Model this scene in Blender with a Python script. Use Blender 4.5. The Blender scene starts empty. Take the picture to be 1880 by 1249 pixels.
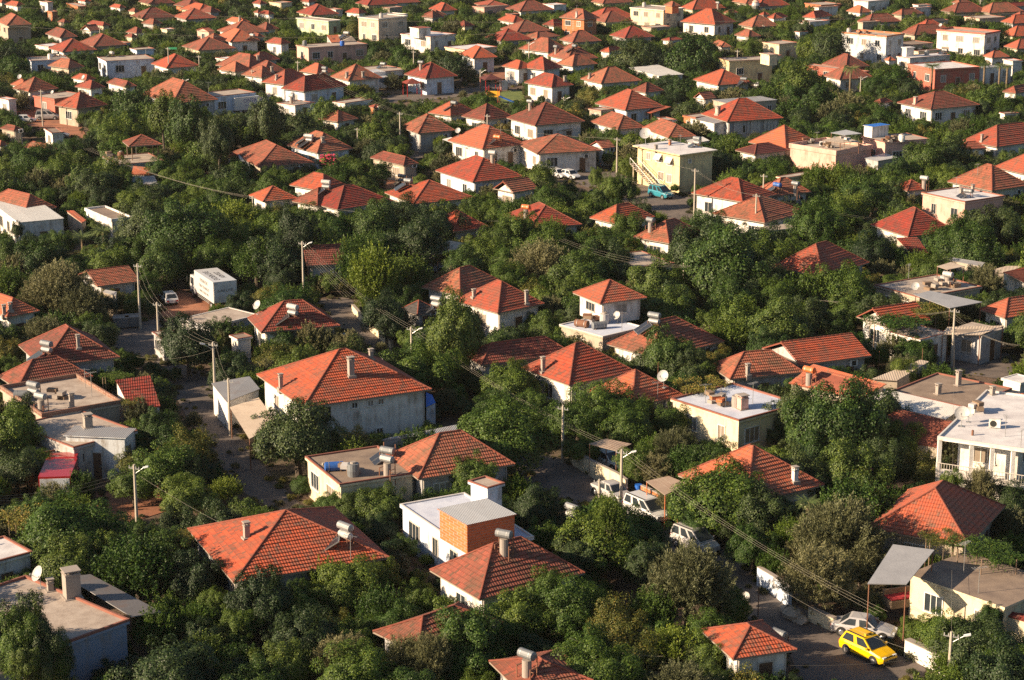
import bpy, math, random
import numpy as np
from mathutils import Vector, Matrix
from mathutils.bvhtree import BVHTree
R = math.radians
random.seed(7)
# ---------------------------------------------------------------- camera, light, exposure
SC = bpy.context.scene
COL = SC.collection
FPX, CX, CY, PITCH, CAMH = 3700.0, 940.0, 624.5, R(15.0), 50.0
cam = bpy.data.cameras.new('camera'); camo = bpy.data.objects.new('camera', cam); COL.objects.link(camo)
cam.sensor_width = 36; cam.lens = FPX / 1880 * 36; cam.clip_start = 1; cam.clip_end = 20000
camo.location = (0, 0, CAMH); camo.rotation_euler = (R(90) - PITCH, 0, 0)
SC.camera = camo
SUN_AZ = math.atan2(-0.28, -0.96)      # direction towards the sun in the ground plane
SUN_EL = R(23)
W = bpy.data.worlds.new('World'); SC.world = W; W.use_nodes = True
nt = W.node_tree; bg = nt.nodes['Background']
sky = nt.nodes.new('ShaderNodeTexSky'); sky.sky_type = 'NISHITA'; sky.sun_disc = False
sky.sun_elevation = SUN_EL; sky.sun_rotation = R(90) - SUN_AZ
nt.links.new(sky.outputs[0], bg.inputs[0]); bg.inputs[1].default_value = 0.052
sl = bpy.data.lights.new('sun', 'SUN'); sl.energy = 5.0; sl.angle = R(0.5); sl.color = (1.0, 0.775, 0.53)
so = bpy.data.objects.new('sun', sl); COL.objects.link(so)
sd = Vector((math.cos(SUN_AZ) * math.cos(SUN_EL), math.sin(SUN_AZ) * math.cos(SUN_EL), math.sin(SUN_EL)))
so.rotation_euler = sd.to_track_quat('Z', 'Y').to_euler(); so.location = (-100, 100, 120)
SC.view_settings.view_transform = 'Standard'; SC.view_settings.look = 'None'
SC.view_settings.gamma = 1; SC.view_settings.exposure = 1.08
SC.cycles.use_denoising = False; SC.cycles.sample_clamp_indirect = 3.0; SC.cycles.sample_clamp_direct = 12.0; SC.cycles.max_bounces = 5; SC.cycles.diffuse_bounces = 2; SC.cycles.glossy_bounces = 2
SC.cycles.transmission_bounces = 2; SC.cycles.transparent_max_bounces = 4
SC.cycles.caustics_reflective = False; SC.cycles.caustics_refractive = False
CP, SP = math.cos(PITCH), math.sin(PITCH)
CAM = Vector((0, 0, CAMH))
def rayd(px, py):
    a = (px - CX) / FPX; b = -(py - CY) / FPX
    return Vector((a, CP + b * SP, -SP + b * CP))
def P(px, py, z=0.0):
    d = rayd(px, py); t = (z - CAMH) / d.z
    return CAM + d * t
def proj(p):
    x, y, z = p[0], p[1], p[2] - CAMH
    dep = y * CP - z * SP; up = y * SP + z * CP
    return CX + FPX * x / dep, CY - FPX * up / dep, dep
def sc_at(p): return FPX / proj(p)[2]
def htop(base, ytop):
    b = -(ytop - CY) / FPX
    t = base.y / (CP + b * SP)
    return CAMH + t * (-SP + b * CP)
# ---------------------------------------------------------------- materials
def mk(name):
    m = bpy.data.materials.new(name); m.use_nodes = True
    n = m.node_tree; b = n.nodes['Principled BSDF']
    return m, n, b
def nd(n, t, **k):
    x = n.nodes.new(t)
    for a, v in k.items():
        if a.startswith('i_'):
            key = a[2:]; key = int(key) if key.isdigit() else key
            x.inputs[key].default_value = v
        else: setattr(x, a, v)
    return x
def mixc(n, f, a, b, mode='MIX'):
    x = n.nodes.new('ShaderNodeMix'); x.data_type = 'RGBA'; x.blend_type = mode
    for s, v in ((0, f), (6, a), (7, b)):
        if isinstance(v, (int, float)): x.inputs[s].default_value = v
        elif isinstance(v, tuple): x.inputs[s].default_value = (*v[:3], 1)
        else: n.links.new(v, x.inputs[s])
    return x.outputs[2]
def math_(n, op, a, b=None, c=None):
    x = n.nodes.new('ShaderNodeMath'); x.operation = op
    for i, v in enumerate((a, b, c)):
        if v is None: continue
        if isinstance(v, (int, float)): x.inputs[i].default_value = v
        else: n.links.new(v, x.inputs[i])
    return x.outputs[0]
def ramp(n, fac, stops):
    x = n.nodes.new('ShaderNodeValToRGB'); n.links.new(fac, x.inputs[0])
    e = x.color_ramp.elements
    e[0].position = stops[0][0]; e[0].color = (*stops[0][1], 1)
    e[1].position = stops[-1][0]; e[1].color = (*stops[-1][1], 1)
    for p, c in stops[1:-1]:
        q = e.new(p); q.color = (*c, 1)
    return x.outputs[0]
def noise(n, scale, detail=4, vec=None, rough=0.6):
    x = nd(n, 'ShaderNodeTexNoise'); x.inputs['Scale'].default_value = scale
    x.inputs['Detail'].default_value = detail; x.inputs['Roughness'].default_value = rough
    if vec is not None: n.links.new(vec, x.inputs['Vector'])
    return x.outputs[0]
def world_pos(n): return nd(n, 'ShaderNodeNewGeometry').outputs['Position']
def tilemat(name, c1, c2, dirt, dirtamt=0.35):
    m, n, b = mk(name)
    uv = nd(n, 'ShaderNodeUVMap', uv_map='UVMap').outputs[0]
    sx = nd(n, 'ShaderNodeSeparateXYZ'); n.links.new(uv, sx.inputs[0])
    pos = world_pos(n)
    oi = nd(n, 'ShaderNodeObjectInfo')
    # one random value per tile
    ux = math_(n, 'DIVIDE', sx.outputs[0], 0.19); vy = math_(n, 'DIVIDE', sx.outputs[1], 0.38)
    fu = math_(n, 'FLOOR', ux); fv = math_(n, 'FLOOR', vy)
    cb = nd(n, 'ShaderNodeCombineXYZ'); n.links.new(fu, cb.inputs[0]); n.links.new(fv, cb.inputs[1]); n.links.new(oi.outputs['Random'], cb.inputs[2])
    wn = nd(n, 'ShaderNodeTexWhiteNoise'); n.links.new(cb.outputs[0], wn.inputs[0])
    big = noise(n, 0.8, 7, pos, 0.7)
    col = mixc(n, wn.outputs[0], c1, c2)
    fac = math_(n, 'MULTIPLY', ramp(n, big, [(0.42, (0, 0, 0)), (0.68, (1, 1, 1))]), dirtamt)
    dk = ramp(n, wn.outputs[0], [(0.80, (0, 0, 0)), (0.97, (1, 1, 1))])
    fac2 = math_(n, 'MULTIPLY', dk, dirtamt * 0.9)
    col = mixc(n, fac, col, dirt); col = mixc(n, fac2, col, dirt)
    # painted shade: darker colour in the rib valleys and along each course's lip
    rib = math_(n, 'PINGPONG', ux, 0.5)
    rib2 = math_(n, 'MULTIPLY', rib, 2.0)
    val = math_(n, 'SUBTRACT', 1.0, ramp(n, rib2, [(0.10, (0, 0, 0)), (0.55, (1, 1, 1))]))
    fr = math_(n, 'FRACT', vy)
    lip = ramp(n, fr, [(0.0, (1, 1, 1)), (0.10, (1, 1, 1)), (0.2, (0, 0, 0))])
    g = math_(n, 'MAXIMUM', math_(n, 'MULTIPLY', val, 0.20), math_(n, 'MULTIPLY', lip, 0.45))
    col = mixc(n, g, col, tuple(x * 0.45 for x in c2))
    hs = nd(n, 'ShaderNodeHueSaturation'); n.links.new(col, hs.inputs['Color'])
    n.links.new(math_(n, 'ADD', math_(n, 'MULTIPLY', oi.outputs['Random'], 0.55), 0.58), hs.inputs['Value'])
    n.links.new(math_(n, 'ADD', math_(n, 'MULTIPLY', oi.outputs['Random'], 0.014), 0.493), hs.inputs['Hue'])
    n.links.new(hs.outputs[0], b.inputs['Base Color'])
    b.inputs['Roughness'].default_value = 0.85
    bump = nd(n, 'ShaderNodeBump'); bump.inputs['Strength'].default_value = 1.0; bump.inputs['Distance'].default_value = 0.022
    h = math_(n, 'ADD', math_(n, 'SMOOTHSTEP' if False else 'POWER', rib2, 0.7), math_(n, 'MULTIPLY', wn.outputs[0], 0.25))
    n.links.new(h, bump.inputs['Height']); n.links.new(bump.outputs[0], b.inputs['Normal'])
    return m
def wallmat(name, c, stain=(0.25, 0.2, 0.15), amt=0.8, brick=None, rough=0.9):
    m, n, b = mk(name); pos = world_pos(n)
    mp = nd(n, 'ShaderNodeMapping'); mp.inputs['Scale'].default_value = (1.3, 1.3, 0.25); n.links.new(pos, mp.inputs[0])
    streak = noise(n, 1.6, 6, mp.outputs[0], 0.65); blot = noise(n, 0.8, 5, pos)
    f = math_(n, 'MULTIPLY', streak, blot)
    f = math_(n, 'MULTIPLY', ramp(n, f, [(0.22, (0, 0, 0)), (0.42, (1, 1, 1))]), amt)
    base = c
    if brick:
        bt = nd(n, 'ShaderNodeTexBrick'); bt.inputs['Scale'].default_value = 1.0
        bt.inputs['Brick Width'].default_value = brick[0]; bt.inputs['Row Height'].default_value = brick[1]
        bt.inputs['Mortar Size'].default_value = 0.012; bt.inputs['Color1'].default_value = (*c, 1)
        bt.inputs['Color2'].default_value = tuple(x * 0.75 for x in c) + (1,); bt.inputs['Mortar'].default_value = (0.34, 0.29, 0.24, 1)
        sp = nd(n, 'ShaderNodeSeparateXYZ'); n.links.new(pos, sp.inputs[0])
        cb = nd(n, 'ShaderNodeCombineXYZ'); n.links.new(math_(n, 'ADD', sp.outputs[0], sp.outputs[1]), cb.inputs[0]); n.links.new(sp.outputs[2], cb.inputs[1])
        n.links.new(cb.outputs[0], bt.inputs[0]); base = bt.outputs[0]
    col = mixc(n, f, base, stain)
    n.links.new(col, b.inputs['Base Color']); b.inputs['Roughness'].default_value = rough
    bump = nd(n, 'ShaderNodeBump'); bump.inputs['Strength'].default_value = 0.5; bump.inputs['Distance'].default_value = 0.03
    n.links.new(noise(n, 9, 5, pos), bump.inputs['Height']); n.links.new(bump.outputs[0], b.inputs['Normal'])
    return m
def flatmat(name, c, c2, scale=0.9, rough=0.9, spots=None):
    m, n, b = mk(name); pos = world_pos(n)
    a = noise(n, scale, 7, pos, 0.62); col = mixc(n, ramp(n, a, [(0.38, (0, 0, 0)), (0.66, (1, 1, 1))]), c, c2)
    a2 = noise(n, scale * 9, 4, pos); col = mixc(n, math_(n, 'MULTIPLY', a2, 0.35), col, tuple(x * 0.55 for x in c2))
    if spots:
        a3 = noise(n, 0.45, 3, pos); col = mixc(n, ramp(n, a3, [(0.55, (0, 0, 0)), (0.6, (1, 1, 1))]), col, spots)
    n.links.new(col, b.inputs['Base Color']); b.inputs['Roughness'].default_value = rough
    bump = nd(n, 'ShaderNodeBump'); bump.inputs['Strength'].default_value = 0.4; bump.inputs['Distance'].default_value = 0.03
    n.links.new(a2, bump.inputs['Height']); n.links.new(bump.outputs[0], b.inputs['Normal'])
    return m
def corrmat(name, c, rust=0.2, period=0.14, rough=0.55, metal=0.1, rc=(0.25, 0.13, 0.08)):
    m, n, b = mk(name)
    uv = nd(n, 'ShaderNodeUVMap', uv_map='UVMap').outputs[0]
    sx = nd(n, 'ShaderNodeSeparateXYZ'); n.links.new(uv, sx.inputs[0]); pos = world_pos(n)
    f = math_(n, 'MULTIPLY', ramp(n, noise(n, 1.1, 6, pos), [(0.5, (0, 0, 0)), (0.7, (1, 1, 1))]), rust)
    col = mixc(n, f, c, rc); sheet = nd(n, 'ShaderNodeTexWhiteNoise')
    n.links.new(math_(n, 'FLOOR', math_(n, 'DIVIDE', sx.outputs[0], 0.9)), sheet.inputs['Vector'])
    col = mixc(n, math_(n, 'MULTIPLY', sheet.outputs[0], 0.25), col, tuple(x * 0.6 for x in c))
    wv = math_(n, 'SINE', math_(n, 'MULTIPLY', sx.outputs[0], 2 * math.pi / period))
    n.links.new(col, b.inputs['Base Color']); b.inputs['Roughness'].default_value = rough; b.inputs['Metallic'].default_value = metal
    bump = nd(n, 'ShaderNodeBump'); bump.inputs['Strength'].default_value = 0.8; bump.inputs['Distance'].default_value = 0.014
    n.links.new(wv, bump.inputs['Height']); n.links.new(bump.outputs[0], b.inputs['Normal'])
    return m
def plain(name, c, rough=0.6, metal=0.0, var=0.25, coat=0.0):
    m, n, b = mk(name)
    col = mixc(n, math_(n, 'MULTIPLY', noise(n, 3.0, 5, world_pos(n)), var), c, tuple(x * 0.4 for x in c))
    n.links.new(col, b.inputs['Base Color']); b.inputs['Roughness'].default_value = rough; b.inputs['Metallic'].default_value = metal
    b.inputs['Coat Weight'].default_value = coat
    return m
def leafmat(name, c1, c2, c3, tr=0.18):
    m, n, b = mk(name)
    at = nd(n, 'ShaderNodeAttribute', attribute_name='lv'); oi = nd(n, 'ShaderNodeObjectInfo')
    col = ramp(n, at.outputs['Fac'], [(0.0, c1), (0.55, c2), (0.95, c3)])
    hs = nd(n, 'ShaderNodeHueSaturation'); n.links.new(col, hs.inputs['Color'])
    big = noise(n, 0.5, 3, world_pos(n))
    n.links.new(math_(n, 'ADD', math_(n, 'MULTIPLY', oi.outputs['Random'], 0.75), math_(n, 'ADD', math_(n, 'MULTIPLY', big, 0.9), 0.22)), hs.inputs['Value'])
    n.links.new(math_(n, 'ADD', math_(n, 'MULTIPLY', oi.outputs['Random'], -0.05), 0.52), hs.inputs['Hue'])
    n.links.new(hs.outputs[0], b.inputs['Base Color']); b.inputs['Roughness'].default_value = 0.55
    b.inputs['Specular IOR Level'].default_value = 0.35
    t = nd(n, 'ShaderNodeBsdfTranslucent'); n.links.new(hs.outputs[0], t.inputs[0])
    mx = nd(n, 'ShaderNodeMixShader'); mx.inputs[0].default_value = tr
    out = n.nodes['Material Output']
    n.links.new(b.outputs[0], mx.inputs[1]); n.links.new(t.outputs[0], mx.inputs[2]); n.links.new(mx.outputs[0], out.inputs[0])
    return m
M = {}
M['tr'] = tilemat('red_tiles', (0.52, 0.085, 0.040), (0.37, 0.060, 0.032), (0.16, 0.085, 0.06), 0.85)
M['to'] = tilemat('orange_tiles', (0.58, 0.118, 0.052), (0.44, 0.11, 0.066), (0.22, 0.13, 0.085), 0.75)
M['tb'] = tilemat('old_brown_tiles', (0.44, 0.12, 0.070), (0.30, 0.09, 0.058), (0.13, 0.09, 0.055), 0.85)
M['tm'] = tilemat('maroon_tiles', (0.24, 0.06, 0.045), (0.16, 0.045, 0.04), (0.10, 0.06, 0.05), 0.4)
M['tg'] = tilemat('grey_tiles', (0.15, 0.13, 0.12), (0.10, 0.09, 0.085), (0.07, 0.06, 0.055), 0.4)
M['cap'] = plain('ridge_mortar', (0.32, 0.092, 0.056), 0.9, var=0.9)
M['soffit'] = plain('soffit_board', (0.30, 0.24, 0.19), 0.8)
WALLC = dict(white=(0.76, 0.73, 0.69), cream=(0.74, 0.64, 0.44), lblue=(0.60, 0.68, 0.80), grey=(0.42, 0.42, 0.43), yellow=(0.72, 0.59, 0.33),
             pink=(0.72, 0.42, 0.34), green=(0.55, 0.66, 0.42), red=(0.48, 0.13, 0.09), stone=(0.45, 0.38, 0.30), lgrey=(0.62, 0.65, 0.68), beige=(0.66, 0.52, 0.40), blue=(0.24, 0.29, 0.38))
for k, c in WALLC.items(): M['w_' + k] = wallmat(k + '_plaster', c)
M['w_brick'] = wallmat('hollow_brick', (0.62, 0.17, 0.05), brick=(0.29, 0.19), amt=0.15)
M['w_oldbrick'] = wallmat('old_brick', (0.26, 0.12, 0.08), brick=(0.29, 0.19), amt=0.4)
M['w_block'] = wallmat('concrete_block', (0.40, 0.35, 0.31), brick=(0.4, 0.2), amt=0.3)
M['r_conc'] = flatmat('concrete_roof', (0.52, 0.44, 0.37), (0.34, 0.27, 0.22))
M['r_white'] = flatmat('whitewashed_roof', (0.78, 0.76, 0.76), (0.58, 0.55, 0.56))
M['r_blue'] = flatmat('pale_blue_roof', (0.66, 0.70, 0.80), (0.50, 0.54, 0.66))
M['r_brown'] = flatmat('earthy_roof', (0.32, 0.24, 0.18), (0.20, 0.15, 0.12))
M['r_patch'] = flatmat('earthy_roof_with_white_patch', (0.32, 0.24, 0.18), (0.22, 0.16, 0.12))
M['r_dark'] = flatmat('tarred_roof', (0.13, 0.11, 0.10), (0.07, 0.06, 0.06))
M['coping'] = plain('red_coping', (0.34, 0.13, 0.09), 0.85, var=0.8)
M['wcoping'] = plain('white_coping', (0.70, 0.66, 0.62), 0.85, var=0.4)
M['m_light'] = corrmat('pale_corrugated_sheet', (0.52, 0.53, 0.54), 0.1)
M['m_flat'] = flatmat('dull_flat_sheet_metal', (0.40, 0.40, 0.41), (0.33, 0.33, 0.34), 0.8, 0.55)
M['m_white'] = corrmat('white_corrugated_sheet', (0.70, 0.68, 0.64), 0.12)
M['m_grey'] = corrmat('grey_corrugated_sheet', (0.33, 0.33, 0.34), 0.35)
M['m_dark'] = corrmat('dark_corrugated_sheet', (0.19, 0.18, 0.18), 0.4)
M['m_cream'] = corrmat('cream_fibre_sheet', (0.58, 0.47, 0.36), 0.25, metal=0)
M['m_blue'] = corrmat('bright_blue_sheet', (0.02, 0.16, 0.62), 0.0, metal=0)
M['m_planks'] = corrmat('worn_planks', (0.34, 0.25, 0.19), 0.5, period=0.3, metal=0, rough=0.9)
M['frame'] = plain('window_frame_paint', (0.55, 0.50, 0.44), 0.6)
M['wframe'] = plain('white_frame_paint', (0.78, 0.76, 0.72), 0.5)
M['curtain'] = plain('net_curtain_behind_glass', (0.36, 0.34, 0.31), 0.3, var=0.6)
M['shutter'] = plain('closed_shutter', (0.30, 0.24, 0.18), 0.7, var=0.5)
M['glass'] = plain('dark_glass', (0.035, 0.045, 0.055), 0.12, var=0.3)
M['door'] = plain('brown_door', (0.14, 0.075, 0.045), 0.6)
M['steel'] = plain('galvanised_steel', (0.34, 0.35, 0.36), 0.5, 0.35, var=0.5)
M['tankgrey'] = plain('grey_tank_paint', (0.22, 0.235, 0.25), 0.5, 0.2, var=0.5)
M['tankwhite'] = plain('white_tank_paint', (0.52, 0.51, 0.50), 0.5, 0.0, var=0.6)
M['tankorange'] = plain('orange_tank_paint', (0.72, 0.18, 0.04), 0.5, 0.0, var=0.4)
M['tankblue'] = plain('blue_tank_paint', (0.03, 0.12, 0.42), 0.5, 0.0, var=0.3)
M['tankgreen'] = plain('green_tank_paint', (0.04, 0.36, 0.16), 0.5, 0.0, var=0.3)
M['panel'] = plain('solar_absorber', (0.03, 0.032, 0.04), 0.2, 0.0)
M['alu'] = plain('aluminium', (0.42, 0.42, 0.41), 0.4, 0.5)
M['rusty'] = plain('rusty_iron', (0.26, 0.12, 0.07), 0.8, 0.1, var=0.6)
M['conc'] = plain('pole_concrete', (0.50, 0.44, 0.36), 0.85, var=0.35)
M['concd'] = plain('rough_concrete', (0.38, 0.33, 0.29), 0.9, var=0.5)
M['wood'] = plain('weathered_wood', (0.26, 0.18, 0.12), 0.85, var=0.5)
M['wire'] = plain('cable', (0.30, 0.27, 0.22), 0.6)
M['lamp'] = plain('lamp_head', (0.72, 0.74, 0.76), 0.35)
M['bark'] = plain('bark', (0.13, 0.10, 0.075), 0.95, var=0.6)
M['palmbark'] = plain('palm_bark', (0.22, 0.16, 0.10), 0.95, var=0.6)
M['rubber'] = plain('rubber', (0.02, 0.02, 0.02), 0.8)
M['rim'] = plain('wheel_rim', (0.45, 0.45, 0.46), 0.35, 0.7)
M['cloth'] = plain('faded_cloth', (0.60, 0.57, 0.54), 0.95)
M['redcloth'] = plain('red_rug', (0.42, 0.03, 0.04), 0.95)
M['navy'] = plain('navy_lettering', (0.02, 0.03, 0.25), 0.5)
M['blackpaint'] = plain('black_lettering', (0.03, 0.03, 0.04), 0.6)
M['tail'] = plain('tail_lamp_red', (0.5, 0.01, 0.02), 0.25)
M['head'] = plain('headlamp_glass', (0.7, 0.72, 0.74), 0.1)
M['barrel'] = plain('blue_plastic', (0.02, 0.13, 0.55), 0.45)
M['yellowp'] = plain('yellow_plastic', (0.75, 0.42, 0.03), 0.5)
for k, c in dict(yellow=(0.88, 0.52, 0.0), silver=(0.50, 0.49, 0.50), white=(0.66, 0.65, 0.64), teal=(0.03, 0.24, 0.32), red=(0.40, 0.02, 0.02), dblue=(0.04, 0.06, 0.13), cream=(0.55, 0.5, 0.42), black=(0.02, 0.02, 0.025), dull=(0.48, 0.46, 0.45)).items():
    M['c_' + k] = plain(k + '_car_paint', c, 0.35, 0.1 if k == 'silver' else 0, var=0.12, coat=0.5)
M['l_dark'] = leafmat('dark_broad_leaves', (0.017, 0.042, 0.008), (0.048, 0.094, 0.015), (0.120, 0.178, 0.026))
M['l_deep'] = leafmat('very_dark_leaves', (0.012, 0.028, 0.009), (0.032, 0.060, 0.016), (0.075, 0.110, 0.024), 0.1)
M['l_mid'] = leafmat('green_leaves', (0.023, 0.054, 0.009), (0.064, 0.122, 0.016), (0.150, 0.214, 0.028), 0.22)
M['l_bright'] = leafmat('bright_green_leaves', (0.042, 0.084, 0.010), (0.098, 0.165, 0.018), (0.195, 0.262, 0.032), 0.28)
M['l_yellow'] = leafmat('yellowing_leaves', (0.070, 0.095, 0.018), (0.140, 0.150, 0.028), (0.300, 0.210, 0.040))
M['l_olive'] = leafmat('olive_leaves', (0.070, 0.078, 0.034), (0.130, 0.138, 0.060), (0.230, 0.225, 0.105), 0.1)
M['l_palm'] = leafmat('palm_leaves', (0.050, 0.090, 0.025), (0.100, 0.150, 0.045), (0.190, 0.230, 0.080), 0.1)
M['l_cyp'] = leafmat('cypress_leaves', (0.022, 0.045, 0.016), (0.040, 0.070, 0.024), (0.070, 0.110, 0.035), 0.05)
M['l_pink'] = plain('pink_blossom', (0.75, 0.10, 0.16), 0.7)
# ---------------------------------------------------------------- mesh helpers
class MB:
    def __init__(s): s.v = []; s.f = []; s.m = []; s.uv = []
    def face(s, pts, m=0, uv=None):
        i = len(s.v); s.v.extend([tuple(p) for p in pts]); s.f.append(tuple(range(i, i + len(pts)))); s.m.append(m)
        s.uv.append(uv if uv else [(0, 0)] * len(pts))
    def solid(s, lo, hi, m=0):
        n = len(lo); s.face(list(reversed(lo)), m); s.face(hi, m)
        for i in range(n):
            j = (i + 1) % n; s.face([lo[i], lo[j], hi[j], hi[i]], m)
    def box(s, x0, y0, z0, x1, y1, z1, m=0, T=None):
        lo = [Vector((x0, y0, z0)), Vector((x1, y0, z0)), Vector((x1, y1, z0)), Vector((x0, y1, z0))]
        hi = [Vector((p.x, p.y, z1)) for p in lo]
        if T: lo = [T @ p for p in lo]; hi = [T @ p for p in hi]
        s.solid(lo, hi, m)
    def cyl(s, a, b, r0, r1=None, n=8, m=0, cap=True):
        a = Vector(a); b = Vector(b); r1 = r0 if r1 is None else r1
        d = (b - a).normalized(); t = Vector((0, 0, 1)) if abs(d.z) < 0.9 else Vector((1, 0, 0))
        u = d.cross(t).normalized(); w = d.cross(u)
        A = [a + (u * math.cos(2 * math.pi * i / n) + w * math.sin(2 * math.pi * i / n)) * r0 for i in range(n)]
        B = [b + (u * math.cos(2 * math.pi * i / n) + w * math.sin(2 * math.pi * i / n)) * r1 for i in range(n)]
        for i in range(n):
            j = (i + 1) % n; s.face([A[j], A[i], B[i], B[j]], m)
        if cap: s.face(A, m); s.face(list(reversed(B)), m)
def obj(name, mb, mats, parent=None, world=True, smooth=False):
    me = bpy.data.meshes.new(name)
    off = parent_loc(parent) if (parent and world) else Vector((0, 0, 0))
    me.from_pydata([(v[0] - off.x, v[1] - off.y, v[2] - off.z) for v in mb.v], [], mb.f)
    for m in mats: me.materials.append(M[m])
    me.polygons.foreach_set('material_index', mb.m)
    uvl = me.uv_layers.new(name='UVMap')
    uvl.data.foreach_set('uv', [c for u in mb.uv for p in u for c in p])
    if smooth: me.polygons.foreach_set('use_smooth', [True] * len(me.polygons))
    me.update()
    o = bpy.data.objects.new(name, me); COL.objects.link(o)
    if parent: o.parent = parent
    return o
def parent_loc(p):
    v = Vector((0, 0, 0))
    while p: v = v + p.location; p = p.parent
    return v
def thing(name, label, cat, loc=(0, 0, 0), rz=0, group=None):
    o = bpy.data.objects.new(name, None); o.empty_display_size = 0.3; COL.objects.link(o)
    o.location = loc; o.rotation_euler = (0, 0, rz); tag(o, label, cat, group); return o
def tag(o, label, cat, group=None):
    o['label'] = label; o['category'] = cat
    if group: o['group'] = group
    return o
def struct(o, kind='structure'): o['kind'] = kind; return o
def dup(root, loc, rz=0, sc=None, mats=None):
    r = root.copy(); COL.objects.link(r); r.location = loc; r.rotation_euler = (0, 0, rz)
    if sc is not None: r.scale = sc
    def rec(src, dst):
        for ch in list(src.children):
            c = ch.copy(); COL.objects.link(c); c.parent = dst; rec(ch, c)
    rec(root, r); return r
# ---------------------------------------------------------------- buildings
TILE = {'x': (0, 0, 1.0)}
for i, k in enumerate('abcd'): TILE[k] = ((0, 470, 940, 1400)[i], 850, 3.131)
for i, k in enumerate('efgh'): TILE[k] = ((0, 470, 940, 1400)[i], 450, 3.123)
for i, k in enumerate('ijkl'): TILE[k] = ((0, 470, 940, 1400)[i], 200, 3.917)
for i, k in enumerate('mnop'): TILE[k] = ((0, 470, 940, 1400)[i], 0, 3.917)
HITV, HITF, HITO = [], [], []          # roof polygons that other things may stand on
FOOT = []                              # footprints (corner list)
PROT = []                              # (world polygon) that foliage must not cover
SHRUB = []
BLD = []                               # dicts of buildings
def hitface(pts, owner):
    i = len(HITV); HITV.extend([Vector(p) for p in pts]); HITF.append(tuple(range(i, i + len(pts)))); HITO.append(owner)
def rect(L, B, Rr, z, kv):
    (Lp, Bp, Rp) = (P(*L, z), P(*B, z), P(*Rr, z))
    u = (Lp - Bp).to_2d(); v = (Rp - Bp).to_2d()
    if 'free' in kv or 'yaw' in kv:
        if 'yaw' in kv: yaw = R(float(kv['yaw']))
        else: yaw = math.atan2(v.y, v.x)
        e1 = Vector((math.cos(yaw), math.sin(yaw))); e2 = Vector((-e1.y, e1.x))
        a = max(1.0, u.dot(e2)); b = max(1.0, v.dot(e1))
    else:
        s = sc_at(Bp); wp = 4.0 * max(0.3, (14 - s) / 6 if s < 12 else 0.25)
        av = math.atan2(v.y, v.x); au = math.atan2(u.y, u.x) - math.pi / 2
        X = v.length * math.cos(av) + u.length * math.cos(au) + wp * math.cos(R(27.6))
        Y = v.length * math.sin(av) + u.length * math.sin(au) + wp * math.sin(R(27.6))
        yaw = min(R(48), max(R(8), math.atan2(Y, X)))
        e1 = Vector((math.cos(yaw), math.sin(yaw))); e2 = Vector((-e1.y, e1.x))
        b0, a0 = v.dot(e1), u.dot(e2)
        b1 = v.x / e1.x; a1 = -u.x / e1.y
        wgt = 0.75
        b = wgt * b1 + (1 - wgt) * b0; a = wgt * a1 + (1 - wgt) * a0
        a = min(max(a, 1.6), 15); b = min(max(b, 1.6), 22)
    c = Bp.to_2d()
    return c, e1, e2, a, b
def v3(p, z): return Vector((p.x, p.y, z))
def slope(mb, e0, e1, t0, t1, step, m=0):
    """one roof slope in courses: eave edge e0-e1, top edge t0-t1"""
    ex = (e1 - e0).normalized()
    tri = (t0 - t1).length < 0.01
    mid = (e0 + e1) / 2; up = t0 - e0; up = up - ex * up.dot(ex); H = up.length; upn = up.normalized()
    nrm = ex.cross(upn).normalized()
    if nrm.z < 0: nrm = -nrm
    uvf = lambda p: ((p - e0).dot(ex), (p - e0).dot(upn))
    n = max(1, int(H / step)) if step else 1
    lip0 = nrm * (0.05 if step else 0); rj = random.Random(int(e0.x * 31 + e0.y * 17))
    for k in range(n):
        f0, f1 = k / n, (k + 1) / n
        lip = lip0 * rj.uniform(.7, 1.3)
        A = e0.lerp(t0, f0); B = e1.lerp(t1, f0); C = e1.lerp(t1, f1); D = e0.lerp(t0, f1)
        Al, Bl = A + lip, B + lip
        sc = 0.38 / (H / n)
        uu = [uvf(p) for p in (A, B, C, D)]; uu = [(x, y * sc) if step else (x, y) for x, y in uu]
        if tri and k == n - 1: mb.face([Al, Bl, C], m, [uu[0], uu[1], uu[2]])
        else: mb.face([Al, Bl, C, D], m, uu)
        if step: mb.face([A, B, Bl, Al], m, [uu[0], uu[1], uu[1], uu[0]])
def caps(mb, a, b, r=0.07, m=1):
    d = (b - a)
    if d.length < 0.3: return
    a = a + Vector((0, 0, 0.03)); b = b + Vector((0, 0, 0.03))
    n = max(1, int(d.length / 0.42)) if sc_at(a) > 14 else 1
    for i in range(n):
        p = a.lerp(b, i / n); q = a.lerp(b, (i + 1) / n)
        mb.cyl(p, q, r * 1.12, r * 0.88, 6, m)
TILE.update(q=(0, 0, 5.875), r=(310, 0, 5.875), t=(620, 0, 5.875), u=(930, 0, 5.875), v=(1240, 0, 5.875), w=(1550, 0, 5.875))
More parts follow.
